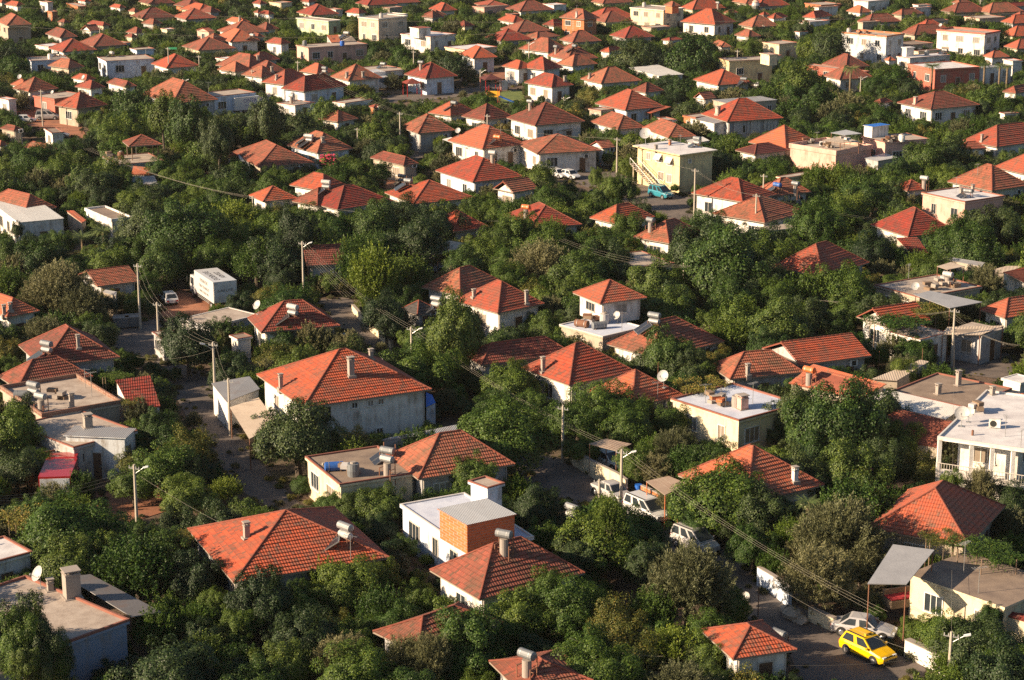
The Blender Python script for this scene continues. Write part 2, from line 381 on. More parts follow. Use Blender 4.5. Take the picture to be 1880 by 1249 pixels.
def win(parent, p, ex, nrm, z, w, h, fr='frame', near=False, shut=False):
    pm_ = random.Random(int(p.x * 91 + p.y * 57 + z * 13)).choice(('glass', 'glass', 'glass', 'curtain', 'shutter'))
    """window lying against a wall: p = 2d centre on the wall, ex along, nrm outwards"""
    mb = MB(); gl = MB() if near else mb
    def T(a, b, c): q = p + ex * a + nrm * b; return Vector((q.x, q.y, z + c))
    def bx(a0, a1, b0, b1, c0, c1, m, t=None):
        t = t or mb
        t.solid([T(a0, b0, c0), T(a1, b0, c0), T(a1, b1, c0), T(a0, b1, c0)], [T(a0, b0, c1), T(a1, b0, c1), T(a1, b1, c1), T(a0, b1, c1)], m)
    t = 0.07; hw, hh = w / 2, h / 2
    bx(-hw - t, -hw, -0.02, 0.06, -hh, hh + t, 0); bx(hw, hw + t, -0.02, 0.06, -hh, hh + t, 0)
    bx(-hw, hw, -0.02, 0.058, hh, hh + t, 0); bx(-hw - 0.12, hw + 0.12, -0.02, 0.12, -hh - 0.08, -hh - 0.002, 0)
    nm = 1 if w < 1.3 else 2
    for i in range(1, nm + 1):
        c = -hw + w * i / (nm + 1); bx(c - 0.025, c + 0.025, -0.02, 0.045, -hh, hh, 0)
    bx(-hw, hw, -0.015, 0.012, -hh, hh, 0 if near else 1, gl)
    o = obj('window', mb, [fr] if near else [fr, pm_], parent)
    if near: obj('pane', gl, [pm_], o, True)
    return o
def door(parent, p, ex, nrm, z, h=2.05):
    mb = MB()
    def bx(a0, a1, b0, b1, c0, c1, m):
        T = lambda a, b, c: Vector((p.x + ex.x * a + nrm.x * b, p.y + ex.y * a + nrm.y * b, z + c))
        mb.solid([T(a0, b0, c0), T(a1, b0, c0), T(a1, b1, c0), T(a0, b1, c0)], [T(a0, b0, c1), T(a1, b0, c1), T(a1, b1, c1), T(a0, b1, c1)], m)
    bx(-0.5, -0.43, -0.02, 0.06, 0, h + .07, 1); bx(0.43, 0.5, -0.02, 0.06, 0, h + .07, 1); bx(-0.43, 0.43, -0.02, 0.058, h, h + 0.07, 1)
    bx(-0.43, 0.43, -0.02, 0.03, 0, h, 0); bx(0.3, 0.36, 0.03, 0.07, 1.0, 1.06, 1)
    obj('door', mb, ['door', 'frame'], parent)
def openings(par, c, e1, e2, a, b, z0, z1, near, rs, kv, ins=0.0):
    """windows and a door on the four walls; corner c = near corner, e1 to the right, e2 to the left/back"""
    if kv.get('win') == '0': return
    fl = 1 if z1 - z0 < 4.3 else 2
    walls = [(c + e2 * a, -e2, -e1, a, 'L'), (c, e1, -e2, b, 'R'), (c + e1 * b, e2, e1, a, 'X'), (c + e1 * b + e2 * a, -e1, e2, b, 'X')]
    fr = 'wframe' if rs.random() < 0.5 else 'frame'
    dn = False
    for p0, ex, nr, ln, tg in walls:
        if ln < 2.2: continue
        n = max(1, int(ln / 3.0))
        if tg == 'X': n = min(n, 1 if not near else 2)
        for f in range(fl):
            zb = z0 + (z1 - z0) / fl * f; fh = (z1 - z0) / fl
            if fh < 1.7: continue
            for i in range(n):
                q = p0 + ex * (ln * (i + 0.5) / n + rs.uniform(-0.3, 0.3))
                if tg == 'R' and not dn and f == 0 and i == n // 2 and fh > 2.2:
                    door(par, q, ex, nr, zb + 0.02); dn = True; continue
                w = rs.choice((0.7, 1.0, 1.3, 1.5)); w = min(w, ln * 0.5); h = min(1.15, fh * 0.42)
                win(par, q, ex, nr, zb + fh * 0.58, w, h, fr, near)
def hiphouse(L, B, Rr, ay, kv, nick, gable=False):
    eh = float(kv.get('eh', 3.0)); z0 = float(kv.get('z0', 0)); rs = random.Random(int(B[0] * 7 + B[1] * 13))
    c, e1, e2, a, b = rect(L, B, Rr, eh, kv)
    s = sc_at(v3(c, eh)); near = s > 16
    cen = c + e1 * b / 2 + e2 * a / 2
    my = (L[1] + Rr[1]) / 2 if 'free' not in kv else proj(v3(cen, eh))[1]
    my = proj(v3(cen, eh))[1]
    rise = (my - ay) / (sc_at(v3(cen, eh)) * 0.955)
    m = min(a, b)
    rise = min(max(rise, 0.26 * m / 2), 0.72 * m / 2)
    if gable: rise = min(max(rise, .2 * a / 2), .7 * a / 2)
    if 'rise' in kv: rise = float(kv['rise'])
    root = thing('house', '', kv.get('cat', 'house'), v3(cen, z0))
    tm = kv.get('t') or rs.choice(('tr', 'tr', 'tr', 'to', 'tb'))
    if tm in ('tr', 'to') and s < 19 and rs.random() < .28: tm = 'tb'
    wc = 'w_' + kv.get('w', rs.choice(('white', 'white', 'cream', 'grey', 'white')))
    Lc, Bc, Rc, Tc = v3(c + e2 * a, eh), v3(c, eh), v3(c + e1 * b, eh), v3(c + e1 * b + e2 * a, eh)
    step = 0.30 if s > 15 else (0.36 if s > 11 else 0)
    mb = MB(); zt = eh + rise
    if gable:
        p0, p1 = v3(c + e2 * a / 2, zt), v3(c + e2 * a / 2 + e1 * b, zt)
        slope(mb, Bc, Rc, p1 * 0 + p0, p1, step) if False else slope(mb, Bc, Rc, p0, p1, step)
        slope(mb, Tc, Lc, p1, p0, step)
        d = Vector((0, 0, -0.12))
        for A, C in ((Bc, p0), (p0, Lc), (Rc, p1), (p1, Tc)): mb.face([A, C, C + d, A + d], 1)
        caps(mb, p0, p1)
        tops = [(Bc, Rc, p1, p0), (Tc, Lc, p0, p1)]
    else:
        if b >= a: k = a / 2; p0, p1 = v3(c + e2 * a / 2 + e1 * k, zt), v3(c + e2 * a / 2 + e1 * (b - k), zt)
        else: k = b / 2; p0, p1 = v3(c + e1 * b / 2 + e2 * (a - k), zt), v3(c + e1 * b / 2 + e2 * k, zt)
        if (p0 - p1).length < 0.25: p0 = p1 = (p0 + p1) / 2
        if b >= a:
            F = [(Lc, Bc, p0, p0), (Bc, Rc, p0, p1), (Rc, Tc, p1, p1), (Tc, Lc, p1, p0)]
            hp = [(Lc, p0), (Bc, p0), (Rc, p1), (Tc, p1)]
        else:   # ridge runs front-back; p0 far end, p1 near end
            F = [(Lc, Bc, p0, p1), (Bc, Rc, p1, p1), (Rc, Tc, p1, p0), (Tc, Lc, p0, p0)]
            hp = [(Lc, p0), (Bc, p1), (Rc, p1), (Tc, p0)]
        tops = []
        for A, C, D, E in F:
            slope(mb, A, C, D, E, step); tops.append((A, C, E, D) if (D - E).length > .01 else (A, C, D))
        for A, C in hp: caps(mb, A, C)
        caps(mb, p0, p1)
    # soffit and fascia
    d = Vector((0, 0, -0.10)); co = [Bc, Rc, Tc, Lc]
    for i in range(4): mb.face([co[i] + d, co[(i + 1) % 4] + d, co[(i + 1) % 4], co[i]], 2)
    mb.face([p + d for p in reversed(co)], 2)
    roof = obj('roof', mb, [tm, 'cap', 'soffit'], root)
    for t in tops: hitface(t, len(BLD))
    ov = float(kv.get('ov', 0.5)); ov = min(ov, a * 0.12, b * 0.12)
    c2 = c + e1 * ov + e2 * ov; a2, b2 = a - 2 * ov, b - 2 * ov
    w = MB(); lo = [v3(c2, z0 - 0.3), v3(c2 + e1 * b2, z0 - 0.3), v3(c2 + e1 * b2 + e2 * a2, z0 - 0.3), v3(c2 + e2 * a2, z0 - 0.3)]
    if gable:
        zz = eh - 0.11; hi = [v3(p.to_2d(), zz) for p in lo]
        w.solid(lo, hi, 0); g = rise * (a2 / a)
        for s0, s1 in ((hi[0], hi[3]), (hi[1], hi[2])):
            mid = (s0 + s1) / 2; mid.z = zz + g
            w.face([s0, mid, s1], 0)
        w.face([hi[0], hi[1], v3((hi[1] + hi[2]).to_2d() / 2, zz + g), v3((hi[0] + hi[3]).to_2d() / 2, zz + g)], 0)
        w.face([hi[2], hi[3], v3((hi[0] + hi[3]).to_2d() / 2, zz + g), v3((hi[1] + hi[2]).to_2d() / 2, zz + g)], 0)
    else: w.solid(lo, [v3(p.to_2d(), eh - 0.1) for p in lo], 0)
    if kv.get('open'):
        pm = MB()
        for p in lo: 
            obj('post', _post(p, z0, eh - 0.1), ['wood'], root)
    else:
        obj('wall', w, [wc], root)
        openings(root, c2, e1, e2, a2, b2, z0, eh - 0.1, near, rs, kv)
        if s > 11:
            m_ = MB(); q = c2 + e1 * .12 - e2 * .06; m_.cyl(v3(q, z0), v3(q, eh - .12), .045, .045, 6); q2 = c2 + e1 * b2 - e2 * .06; m_.cyl(v3(q2, z0), v3(q2, eh - .12), .045, .045, 6); obj('drain_pipe', m_, ['frame'], root)
            if rs.random() < .45:
                q = c2 + e1 * b2 * .82 - e2 * .14; T = Matrix.Translation(v3(q, z0 + 2.0)) @ Matrix.Rotation(math.atan2(e1.y, e1.x), 4, 'Z'); m_ = MB(); m_.box(-.4, -.12, 0, .4, .12, .55, 0, T); m_.box(-.22, -.135, .06, .22, -.121, .49, 1, T); obj('air_conditioner', m_, ['w_white', 'rubber'], root)
    # chimney
    FOOT.append([c, c + e1 * b, c + e1 * b + e2 * a, c + e2 * a])
    PROT.append([Bc, Rc, p1, p0]); PROT.append([Lc, Bc, p0 if b >= a or gable else p1, p0])
    wl = float(kv.get('p', 0.45 if s > 10 else 0.7))
    for A, C in ((Lc, Bc), (Bc, Rc)): PROT.append([A, C, C - Vector((0, 0, wl)), A - Vector((0, 0, wl))])
    SHRUB.append((Lc, Bc, Rc, Tc, float(kv.get('p', .5)), eh - z0, z0))
    BLD.append(dict(root=root, c=cen, z=eh, nick=nick, kind='hip', tm=tm, wc=wc, roof=roof, px=proj(v3(cen, zt)), two=eh - z0 > 4.3, s=s, gable=gable, open=kv.get('open')))
    return root
def _post(p, z0, z1, r=0.07):
    m = MB(); m.cyl((p.x, p.y, z0 - 0.2), (p.x, p.y, z1), r, r, 6); return m
def flat(L, B, Rr, kv, nick):
    h = float(kv.get('h', 3.0)); z0 = float(kv.get('z0', 0)); rs = random.Random(int(B[0] * 7 + B[1] * 13))
    c, e1, e2, a, b = rect(L, B, Rr, h, kv); cen = c + e1 * b / 2 + e2 * a / 2
    s = sc_at(v3(c, h)); near = s > 16
    root = thing(kv.get('n', 'flat_roofed_house'), '', kv.get('cat', 'house'), v3(cen, z0))
    wc = 'w_' + kv.get('w', 'white'); rc = kv.get('r', 'r_conc'); ov = float(kv.get('ov', 0.15)); par = float(kv.get('par', 0.12))
    cop = kv.get('cop', 'coping'); th = float(kv.get('th', 0.16))
    ins = ov
    c2 = c + e1 * ins + e2 * ins; a2, b2 = a - 2 * ins, b - 2 * ins
    w = MB(); lo = [v3(c2, z0 - 0.3), v3(c2 + e1 * b2, z0 - 0.3), v3(c2 + e1 * b2 + e2 * a2, z0 - 0.3), v3(c2 + e2 * a2, z0 - 0.3)]
    w.solid(lo, [v3(p.to_2d(), h - th) for p in lo], 0); obj('wall', w, [wc], root)
    r = MB(); co = [c, c + e1 * b, c + e1 * b + e2 * a, c + e2 * a]
    if kv.get('slab') != '0':
        r.solid([v3(p, h - th) for p in co], [v3(p, h) for p in co], 1)
    t = 0.14
    ci = [c + e1 * t + e2 * t, c + e1 * (b - t) + e2 * t, c + e1 * (b - t) + e2 * (a - t), c + e1 * t + e2 * (a - t)]
    uv = [(0, 0), (b, 0), (b, a), (0, a)]
    r.face([v3(p, h + 0.004) for p in co], 0, uv)
    roof = obj('roof', r, [rc, wc if cop == 'none' else (kv.get('edge') or wc)], root)
    if par > 0:
        q = MB()
        for i in range(4):
            j = (i + 1) % 4
            pm = kv.get('pw')
            q.solid([v3(co[i], h + .003), v3(co[j], h + .003), v3(ci[j], h + .003), v3(ci[i], h + .003)], [v3(co[i], h + par), v3(co[j], h + par), v3(ci[j], h + par), v3(ci[i], h + par)], 0)
        obj('parapet', q, [kv.get('pw') or (cop if par < 0.3 else wc)], roof)
    openings(root, c2, e1, e2, a2, b2, z0, h - th, near, rs, kv)
    hitface([v3(p, h) for p in co], len(BLD))
    FOOT.append(co)
    SHRUB.append((v3(co[3], h), v3(co[0], h), v3(co[1], h), v3(co[2], h), float(kv.get('p', .6)), h - z0, z0))
    PROT.append([v3(p, h) for p in co]); wl = float(kv.get('p', 0.6))
    for A, C in ((co[3], co[0]), (co[0], co[1])): PROT.append([v3(A, h), v3(C, h), v3(C, h - wl), v3(A, h - wl)])
    BLD.append(dict(root=root, c=cen, z=h, nick=nick, kind='flat', tm=rc, wc=wc, roof=roof, px=proj(v3(cen, h)), two=h - z0 > 4.3, s=s, gable=False, z0=z0))
    return root
def panel(pts, hs, kv, nick):
    """a sheet on posts (canopy) or a tiled slope on walls; pts pixels, hs heights; order: eave0, eave1, top1, top0"""
    W4 = [P(*p, h) for p, h in zip(pts, hs)]
    mat = kv.get('m', 'm_grey'); z0 = float(kv.get('z0', 0))
    cen = sum((q for q in W4), Vector((0, 0, 0))) / 4
    tiled = mat[0] == 't'
    root = thing('shed' if kv.get('w') else 'canopy', '', 'shed' if kv.get('w') else 'canopy', Vector((cen.x, cen.y, z0)))
    mb = MB()
    if tiled:
        slope(mb, W4[0], W4[1], W4[3], W4[2], 0.33 if sc_at(cen) > 12 else 0)
    d = Vector((0, 0, -0.05))
    n = (W4[1] - W4[0]).cross(W4[3] - W4[0])
    ex = (W4[1] - W4[0]).normalized(); ey = Vector((0, 0, 1)).cross(ex)
    uv = [((q - W4[0]).dot(ex), (q - W4[0]).dot(ey)) for q in W4]
    up = Vector((0, 0, 0.004))
    if not tiled: mb.face([q + up for q in W4], 0, uv)
    mb.solid([q + d for q in W4], [q - Vector((0, 0, .002)) for q in W4], 1 if tiled else 1)
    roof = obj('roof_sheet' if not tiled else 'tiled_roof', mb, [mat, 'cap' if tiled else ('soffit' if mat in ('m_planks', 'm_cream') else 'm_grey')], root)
    if kv.get('w'):
        w = MB(); g = [q.lerp(cen, 0.06) for q in W4]
        w.solid([Vector((q.x, q.y, z0 - 0.3)) for q in g], [q + d * 1.2 for q in g], 0); obj('wall', w, ['w_' + kv['w']], root)
        if not kv.get('nf'): FOOT.append([q.to_2d() for q in g])
    else:
        for q in W4:
            p = q.lerp(cen, 0.05); obj('post', _post(p, z0, p.z - 0.04, 0.045), [kv.get('pm', 'rusty')], root)
    hitface(W4, len(BLD)); PROT.append(W4)
    BLD.append(dict(root=root, c=cen.to_2d(), z=cen.z, nick=nick, kind='sheet', tm=mat, wc='', roof=roof, px=proj(cen), two=False, s=sc_at(cen), gable=False))
    return root
BDATA = """
@x
H 337,981 429,1070 716,1030 937 t=tr w=grey : orange hip-roofed house with stacked tanks
H 786,1053 880,1101 1075,1055 990 t=tb w=white : patched red hip roof beside brick box
@b
H 640,1030 930,1095 1440,960 852 t=tb w=grey eh=2.8 : mossy hip roof with pale ridge mortar
@c
H -150,1200 60,1330 480,1290 1125 t=tb w=grey eh=2.8 : shaded brown hip roof at bottom edge
H 1080,1010 1270,1130 1655,1105 930 t=tr w=white eh=2.8 : small red hip roof near yellow taxi
@a
F -430,835 140,1130 750,870 h=3.4 w=blue r=r_conc par=.16 p=1.5 win=0 : blue-walled house with dish and chimney block
F -430,1040 -100,1240 310,1190 h=2.6 w=grey r=r_dark par=0 p=.3 : low dark-roofed shed in the corner
F -300,520 -120,600 190,520 h=3 w=white r=r_white p=.3 : whitewashed roof behind leafy tree
Q 380,655,3.3 755,884,3.0 930,857,2.9 520,640,3.2 m=m_dark : long dark corrugated awning beside blue-walled house
@b
F 245,20 480,130 920,95 h=3 w=cream r=r_brown par=.12 p=2.0 : cream-walled house with cluttered earthy roof
F 825,245 1210,505 1600,430 h=3 w=lblue r=r_blue par=.10 cop=wcoping p=2.2 : pale blue house carrying brick box
F 1040,266 1210,358 1500,293 z0=3.12 h=4.9 w=brick r=m_light ov=.12 par=0 th=.05 win=0 n=rooftop_room : orange brick box with corrugated lid
F 1210,122 1330,150 1410,130 z0=3.12 h=5.1 w=lblue r=r_conc par=.1 win=0 n=rooftop_hut : small white rooftop hut by brick box
@d
H 590,385 1185,478 1395,250 125 free=1 t=to w=stone eh=3 : bright orange hip roof above grey sheet canopy
F 665,705 1392,832 1720,690 h=3.2 w=cream r=r_brown par=.0 p=2.6 free=1 : cream house with vine over brownish roof
Q 603,694,4.3 827,698,4.3 988,500,4.6 750,468,4.6 m=m_flat z0=0 : flat grey sheet canopy over porch with rugs
@x
H 1245,872 1372,926 1512,888 812 t=to w=cream : red hip roof behind slatted canopy
@c
Q 770,105,2.6 880,185,2.6 1010,120,2.8 900,75,2.8 m=m_planks pm=w_brick : slatted brown canopy on brick pillars
@d
Q 1400,880,2.4 1520,915,2.4 1530,870,2.6 1430,855,2.6 m=tr w=cream : small tiled lean-to at right edge
@e
H -200,330 40,415 230,372 198 t=to w=white : orange hip house with two stub chimneys
G 400,195 560,238 800,226 135 t=tb w=grey eh=2.6 : weathered tiled shed behind olive tree
H 110,575 240,700 688,642 467 t=tb w=grey eh=3.2 : large mottled orange hip roof
H -40,775 100,825 530,768 638 t=tb w=stone eh=2.8 : lower mottled hip roof with lime-washed hip
F 25,810 240,990 700,895 h=3.0 w=stone r=r_conc par=.35 pw=w_oldbrick p=.5 : concrete terrace with brick parapet
Q 745,936,2.7 921,926,2.7 860,748,4.2 662,774,4.2 m=tr w=white : single-slope red tiled shed on terrace
F 80,1040 420,1165 790,1062 h=2.9 w=grey r=r_conc par=.1 p=.8 : bare terrace behind grey plastered house
F 315,1030 362,1092 720,1108 h=3.4 w=lgrey r=m_grey par=0 th=.06 ov=.15 p=3.0 free=1 : grey plastered house with sheet-metal roof
F 60,1125 200,1205 375,1170 h=2.0 w=grey r=r_conc par=.1 p=.4 win=0 : low concrete annexe with tiled edge
Q 1300,900,2.5 1490,825,2.5 1430,752,2.7 1212,792,2.7 m=m_grey w=white : blue-grey lean-to beside main street
@x
Q 458,806,2.6 510,778,2.9 475,730,2.9 422,748,2.6 m=m_cream : cream sheet canopy attached to large house
@e
F 1010,440 1200,470 1480,360 h=2.6 w=grey r=r_conc par=.05 cop=wcoping p=.4 : low grey roof behind fig tree
F 905,470 930,540 1050,505 h=2.2 w=grey r=r_conc par=.05 p=.5 : tiny concrete hut behind short pole
F 1320,515 1360,540 1440,520 h=2.4 w=white r=r_brown par=.05 p=1.5 : small white hut among trees
Q 590,270,2.2 665,290,2.2 670,268,2.4 600,255,2.4 m=m_grey w=stone : dusty shed front under tiled shed
@f
H -30,400 30,503 482,457 304 t=to w=white : red hip house with white twin tanks
H 2,745 272,932 1008,828 600 eh=4.2 t=tr w=white p=3 win=0 : big house with huge red hip roof
Q 975,930,2.2 1030,905,2.2 1010,860,2.5 975,845,2.5 m=m_blue w=lblue : blue sheet lean-to on big house
Q 720,1120,2.6 1160,1075,2.6 1150,1030,2.8 740,1110,2.7 m=m_grey w=grey : corrugated strip roof behind bottom house
@x
H 712,832 768,880 945,850 785 t=tb w=grey : red hip roof with shadowed left face
@f
G 270,30 290,120 520,105 -20 t=tr w=grey : tiled roof peeking over lane end
H 960,230 1170,292 1430,205 105 t=tb w=white : half-shaded hip roof beside carport
H 1150,300 1386,392 1640,315 185 t=to w=white p=1.6 : clean orange hip roof with white tank
H 1240,540 1290,690 1790,570 440 t=tb w=grey eh=2.9 : wide red roof in tree shade
H 830,358 925,402 1040,350 298 t=tg w=grey eh=2.4 : small dark grey hip shed
Q 890,45,2.5 1040,55,2.5 1260,0,2.7 1110,-25,2.7 m=m_cream : cream carport roof over white car
@g
F 280,440 520,530 740,450 h=3 w=stone r=r_blue par=.1 cop=wcoping p=.4 : pale terrace around white rooftop hut
H 350,270 505,338 772,300 201 eh=4.95 z0=3.1 t=to w=white p=2.0 : white rooftop hut with orange hip roof
H 62,690 328,805 690,705 557 t=tr w=white p=2.6 : white-walled red hip house with thin chimney
H 440,810 690,930 960,830 703 t=to w=grey eh=2.8 : low red roof with steel tank tower
H 545,565 830,650 1210,545 425 t=tb w=white eh=2.8 : long red roof behind dense citrus
H 1130,612 1250,770 1652,700 543 t=tb w=grey eh=2.8 : shaded red roof with tank scaffold
F 910,880 1300,1012 1650,905 h=3.2 w=cream r=r_blue par=.14 p=2.4 : flat pale-blue roof with red coping
Q 440,1140,2.6 600,1180,2.6 685,1140,2.7 540,1110,2.7 m=m_planks : brown slatted carport by the road
@k
F 665,965 860,1150 1120,1050 h=2.8 w=white r=r_conc par=.08 p=.8 : grey flat roof between citrus trees
Q 310,1130,2.8 370,1152,2.8 480,1125,2.9 425,1082,2.9 m=m_grey : small grey sheet canopy among trees
@l
H 60,1130 440,1205 715,1070 957 t=to w=white : orange hip roof with leaning solar panel
@h
G -5,570 215,690 615,625 533 t=tr w=grey eh=2.8 : long gabled red roof by garden canopy
G 535,400 720,472 960,425 347 t=tr w=white eh=3.2 p=2.8 : white gabled house with railing terrace
F 720,478 905,545 1040,478 h=2.9 w=white r=r_conc par=.05 p=1.5 : white terrace block with metal railing
Q 870,285,4.4 1075,362,4.2 1262,327,4.2 960,262,4.4 m=m_flat : pale blue-grey canopy above grape vine
F 1010,505 1258,522 1385,478 h=2.8 w=grey r=r_conc par=0 p=2.6 free=1 : porch house under cream awning
Q 1025,512,2.9 1250,516,2.9 1388,462,3.3 1060,470,3.3 m=m_cream z0=0 : cream corrugated porch awning
F 735,835 1172,938 1392,798 h=3.0 w=stone r=r_patch par=.12 p=.5 : brown flat roof with white patch
Q 625,768,2.6 770,778,2.6 955,668,2.9 905,658,2.9 m=m_cream w=stone : sandy strip roof along brown roof
Q 150,792,2.7 555,885,2.7 712,797,4.0 292,682,4.0 m=to w=stone : orange tiled slope with brick tower heater
Q 570,887,2.9 1050,1000,2.9 1150,930,3.4 650,812,3.4 m=m_white w=stone : white sheet roof with loose planks
Q 640,1100,2.4 1010,1160,2.4 1097,1012,3.7 575,893,3.7 m=tb w=stone : shaded tiled slope under white sheets
F 1045,1065 1545,1185 1790,905 h=5.2 w=white r=r_white par=.14 cop=wcoping ov=1.25 p=4 free=1 : white two-storey house with balcony
Q 1250,918,2.8 1420,900,2.8 1510,850,3.5 1400,850,3.5 m=to w=stone : orange tiled strip behind white house
F 1365,760 1480,795 1560,760 h=3.4 w=white r=r_white par=.05 cop=wcoping win=0 n=hut : white cubic hut at right edge
Q 130,470,2.6 338,432,2.6 282,387,2.8 75,428,2.8 m=m_grey : striped corrugated canopy over garden
H 1225,322 1390,420 1660,345 248 t=to w=white : orange hip roof behind weeping tree
F 640,225 900,305 1250,235 h=3 w=stone r=r_conc par=.1 p=.5 : cluttered rooftop terrace with junk
Q 1000,122,4.4 1060,142,4.4 1160,122,4.5 1080,98,4.5 m=m_cream z0=3 : cream rooftop shade over junk
Q 1030,80,3.0 1255,122,3.0 1275,100,3.2 1045,65,3.2 m=m_grey w=stone : long narrow sheet roof beyond terrace
Q 1390,190,2.6 1520,225,2.6 1530,120,4.0 1380,155,3.8 m=tr w=white : tiled roof at right edge with post
Q 1265,155,2.7 1390,160,2.7 1500,120,3.0 1400,120,3.0 m=m_cream w=stone : pale lean-to roof beyond terrace
@i
H 65,115 100,160 168,122 78 t=tb w=stone eh=2.4 : tiny tiled outhouse near parked van
F 340,132 372,178 468,165 h=2.5 w=white r=r_brown cop=coping p=1.6 : little white garage beside white car
H 190,262 325,305 425,268 197 t=to w=stone eh=2.6 : orange hip roof below little garage
H -60,240 0,268 70,240 193 t=to w=white eh=2.6 : orange roof corner at left edge
F 750,340 850,405 1190,372 h=3 w=grey r=r_conc par=.1 p=.4 : terrace carrying tiled gazebo
H 882,234 926,271 1165,257 188 z0=3.1 eh=5.0 open=1 t=tb p=.3 cat=gazebo : tiled gazebo on wooden posts
Q 945,470,2.5 1090,478,2.5 1112,425,3.0 960,410,3.0 m=to w=stone : orange tiled annexe below gazebo
Q 845,525,2.2 1140,548,2.2 1110,480,2.6 930,490,2.6 m=m_grey w=stone : grey corrugated annexe below gazebo
H -100,662 180,745 412,695 578 t=tr w=white : red hip roof behind white metal shed
F -85,662 130,818 460,790 h=3.4 w=white r=m_white par=0 th=.06 ov=.1 p=2.4 : white metal-roofed shed among the trees
F 640,705 800,805 960,770 h=2.8 w=white r=r_brown par=.2 pw=w_white p=1.0 : roofless-looking white walls among trees
Q 480,735,2.6 590,820,2.5 620,800,2.6 530,730,2.7 m=to w=stone : narrow orange tiled strip by palm
H 1490,328 1640,352 1715,305 272 t=tr w=stone eh=2.6 : small red roof beside metal strip
Q 1705,310,2.8 1760,450,2.2 1810,440,2.2 1745,295,2.8 m=m_light w=white : steep pale metal strip
@x
H 415,286 474,307 577,302 263 t=tb w=stone eh=2.5 : long dark-red roof by metal strip
@j
H 260,237 440,318 692,262 148 t=tb w=lblue : shaded tiled house with twin tanks
H 238,550 480,592 655,530 424 t=tr w=white : little hip roof with tall chimney
H -45,618 50,668 300,640 557 t=tr w=white : low red hip roof with lone tank
H 285,645 440,700 800,600 525 t=to w=white : orange hip roof with two-tone tank
H 325,672 585,726 992,668 553 t=tr w=white : broad red hip roof above citrus
H 925,602 1130,685 1575,640 516 t=tr w=white : red hip roof with three tanks
H 840,338 1060,408 1162,378 302 t=tr w=stone eh=2.5 : small low red roof by the lane
H 1060,108 1165,177 1425,140 22 t=tr w=grey : red house with grey shuttered wall
@x
H 820,260 886,274 966,266 231 t=to w=white p=2.0 : orange hip house with brick tank stand
Q 812,256,2.5 855,272,2.5 866,266,2.8 828,252,2.8 m=m_white pm=alu : white porch sheet on orange house
H 804,309 868,335 960,321 289 t=tr w=lblue p=1.4 : red hip house with pole tank
G 908,342 942,354 985,342 330 t=tr w=white : tiny white gabled house
@j
H 1250,800 1420,885 1668,832 738 t=tr w=grey eh=2.8 : dull red roof behind big fig tree
@k
H -80,800 130,862 515,852 687 t=tr w=white : red hip roof with orange-capped tank
@x
H 930,217 982,231 1074,223 189 eh=3.4 t=tr w=white p=2.2 : white house with cream awning
H 945,268 986,283 1104,279 247 t=tr w=white p=2.6 : white cottage with green railing
Q 1017,234,2.2 1024,241,2.2 1051,236,2.5 1044,229,2.5 m=m_cream : cream awning on white house
@k
H 565,92 760,150 955,132 15 t=tr w=white : red hip roof half hidden by tree
H 935,137 1125,210 1325,200 85 t=tr w=white : red roof beside white patio roof
Q 1240,230,2.6 1300,250,2.6 1422,228,2.8 1370,200,2.8 m=m_white w=white : white patio roof among the trees
G 560,250 650,285 738,270 216 t=tr w=white eh=2.6 : small red gable behind street pole
F 862,272 1205,332 1488,300 h=5.2 w=yellow r=r_white par=.0 cop=none edge=w_white ov=.5 p=4.6 win=0 : yellow two-storey house with outside stair
@x
H 1287,213 1335,224 1441,219 182 t=tr w=grey p=1.8 : large orange roof over curtained porch
Q 1266,217,2.7 1312,227,2.7 1336,222,2.9 1290,211,2.9 m=m_grey w=white : concrete porch slab by curtained porch
H 1375,254 1443,273 1492,256 228 t=to w=white : orange hip roof beside peach wall
H 1350,275 1385,284 1448,275 264 t=tm w=white p=1.0 eh=2.8 : low maroon roof among the trees
H 1269,355 1363,371 1425,356 328 eh=3.4 t=tr w=white p=2.8 : white house with bay windows
H 1307,390 1404,409 1474,385 361 t=tr w=white p=2.2 : twin-pole orange hip house
H 1385,346 1425,360 1487,351 322 t=tr w=white : orange roof with blue tank
@k
H 572,757 742,827 1000,750 640 t=tr w=white : compact red hip roof behind citrus
H 885,895 1130,968 1335,850 785 t=tb w=white : red roof with grey tank and broken edge
@l
F 192,230 528,328 715,240 h=3.6 w=pink r=r_conc par=.5 pw=w_pink p=2.4 win=0 : peach-walled flat house with rooftop junk
Q 490,172,5.4 590,190,5.4 715,178,5.4 600,150,5.4 m=m_light z0=3.6 : pale sheet canopy on peach house
Q 430,225,5.0 560,245,5.0 700,235,5.1 560,195,5.1 m=m_cream z0=3.6 : tattered cream canopy on peach house
F 712,205 880,245 1215,222 h=4.4 w=pink r=r_conc par=.1 p=2.4 : pink house with steel tanks
F 720,118 790,130 915,112 z0=4.4 h=6.0 w=white r=m_blue par=0 th=.05 p=1 win=0 n=rooftop_room : white rooftop room under bright blue sheet
Q 735,355,2.8 830,375,2.8 972,350,2.9 880,318,2.9 m=m_light w=grey : pale flat lean-to below pink house
H 1350,228 1440,292 1590,272 195 t=tr w=white : small red hip roof beside long tiled ridge
@x
H 1765,253 1830,270 1925,252 226 t=to w=white : long orange hip roof at right edge
@l
H 925,512 1040,592 1150,552 478 t=tr w=white eh=2.8 : small red pyramid roof by pink house
H 1328,520 1650,590 1910,545 398 t=to w=white : big red hip roof behind pink flat house
H 1650,395 1880,470 2100,430 300 t=to w=white : red hip roof at upper right edge
F 1140,602 1456,674 1737,627 h=3.6 w=pink r=r_white par=.14 p=3.2 : pink flat house with white roof
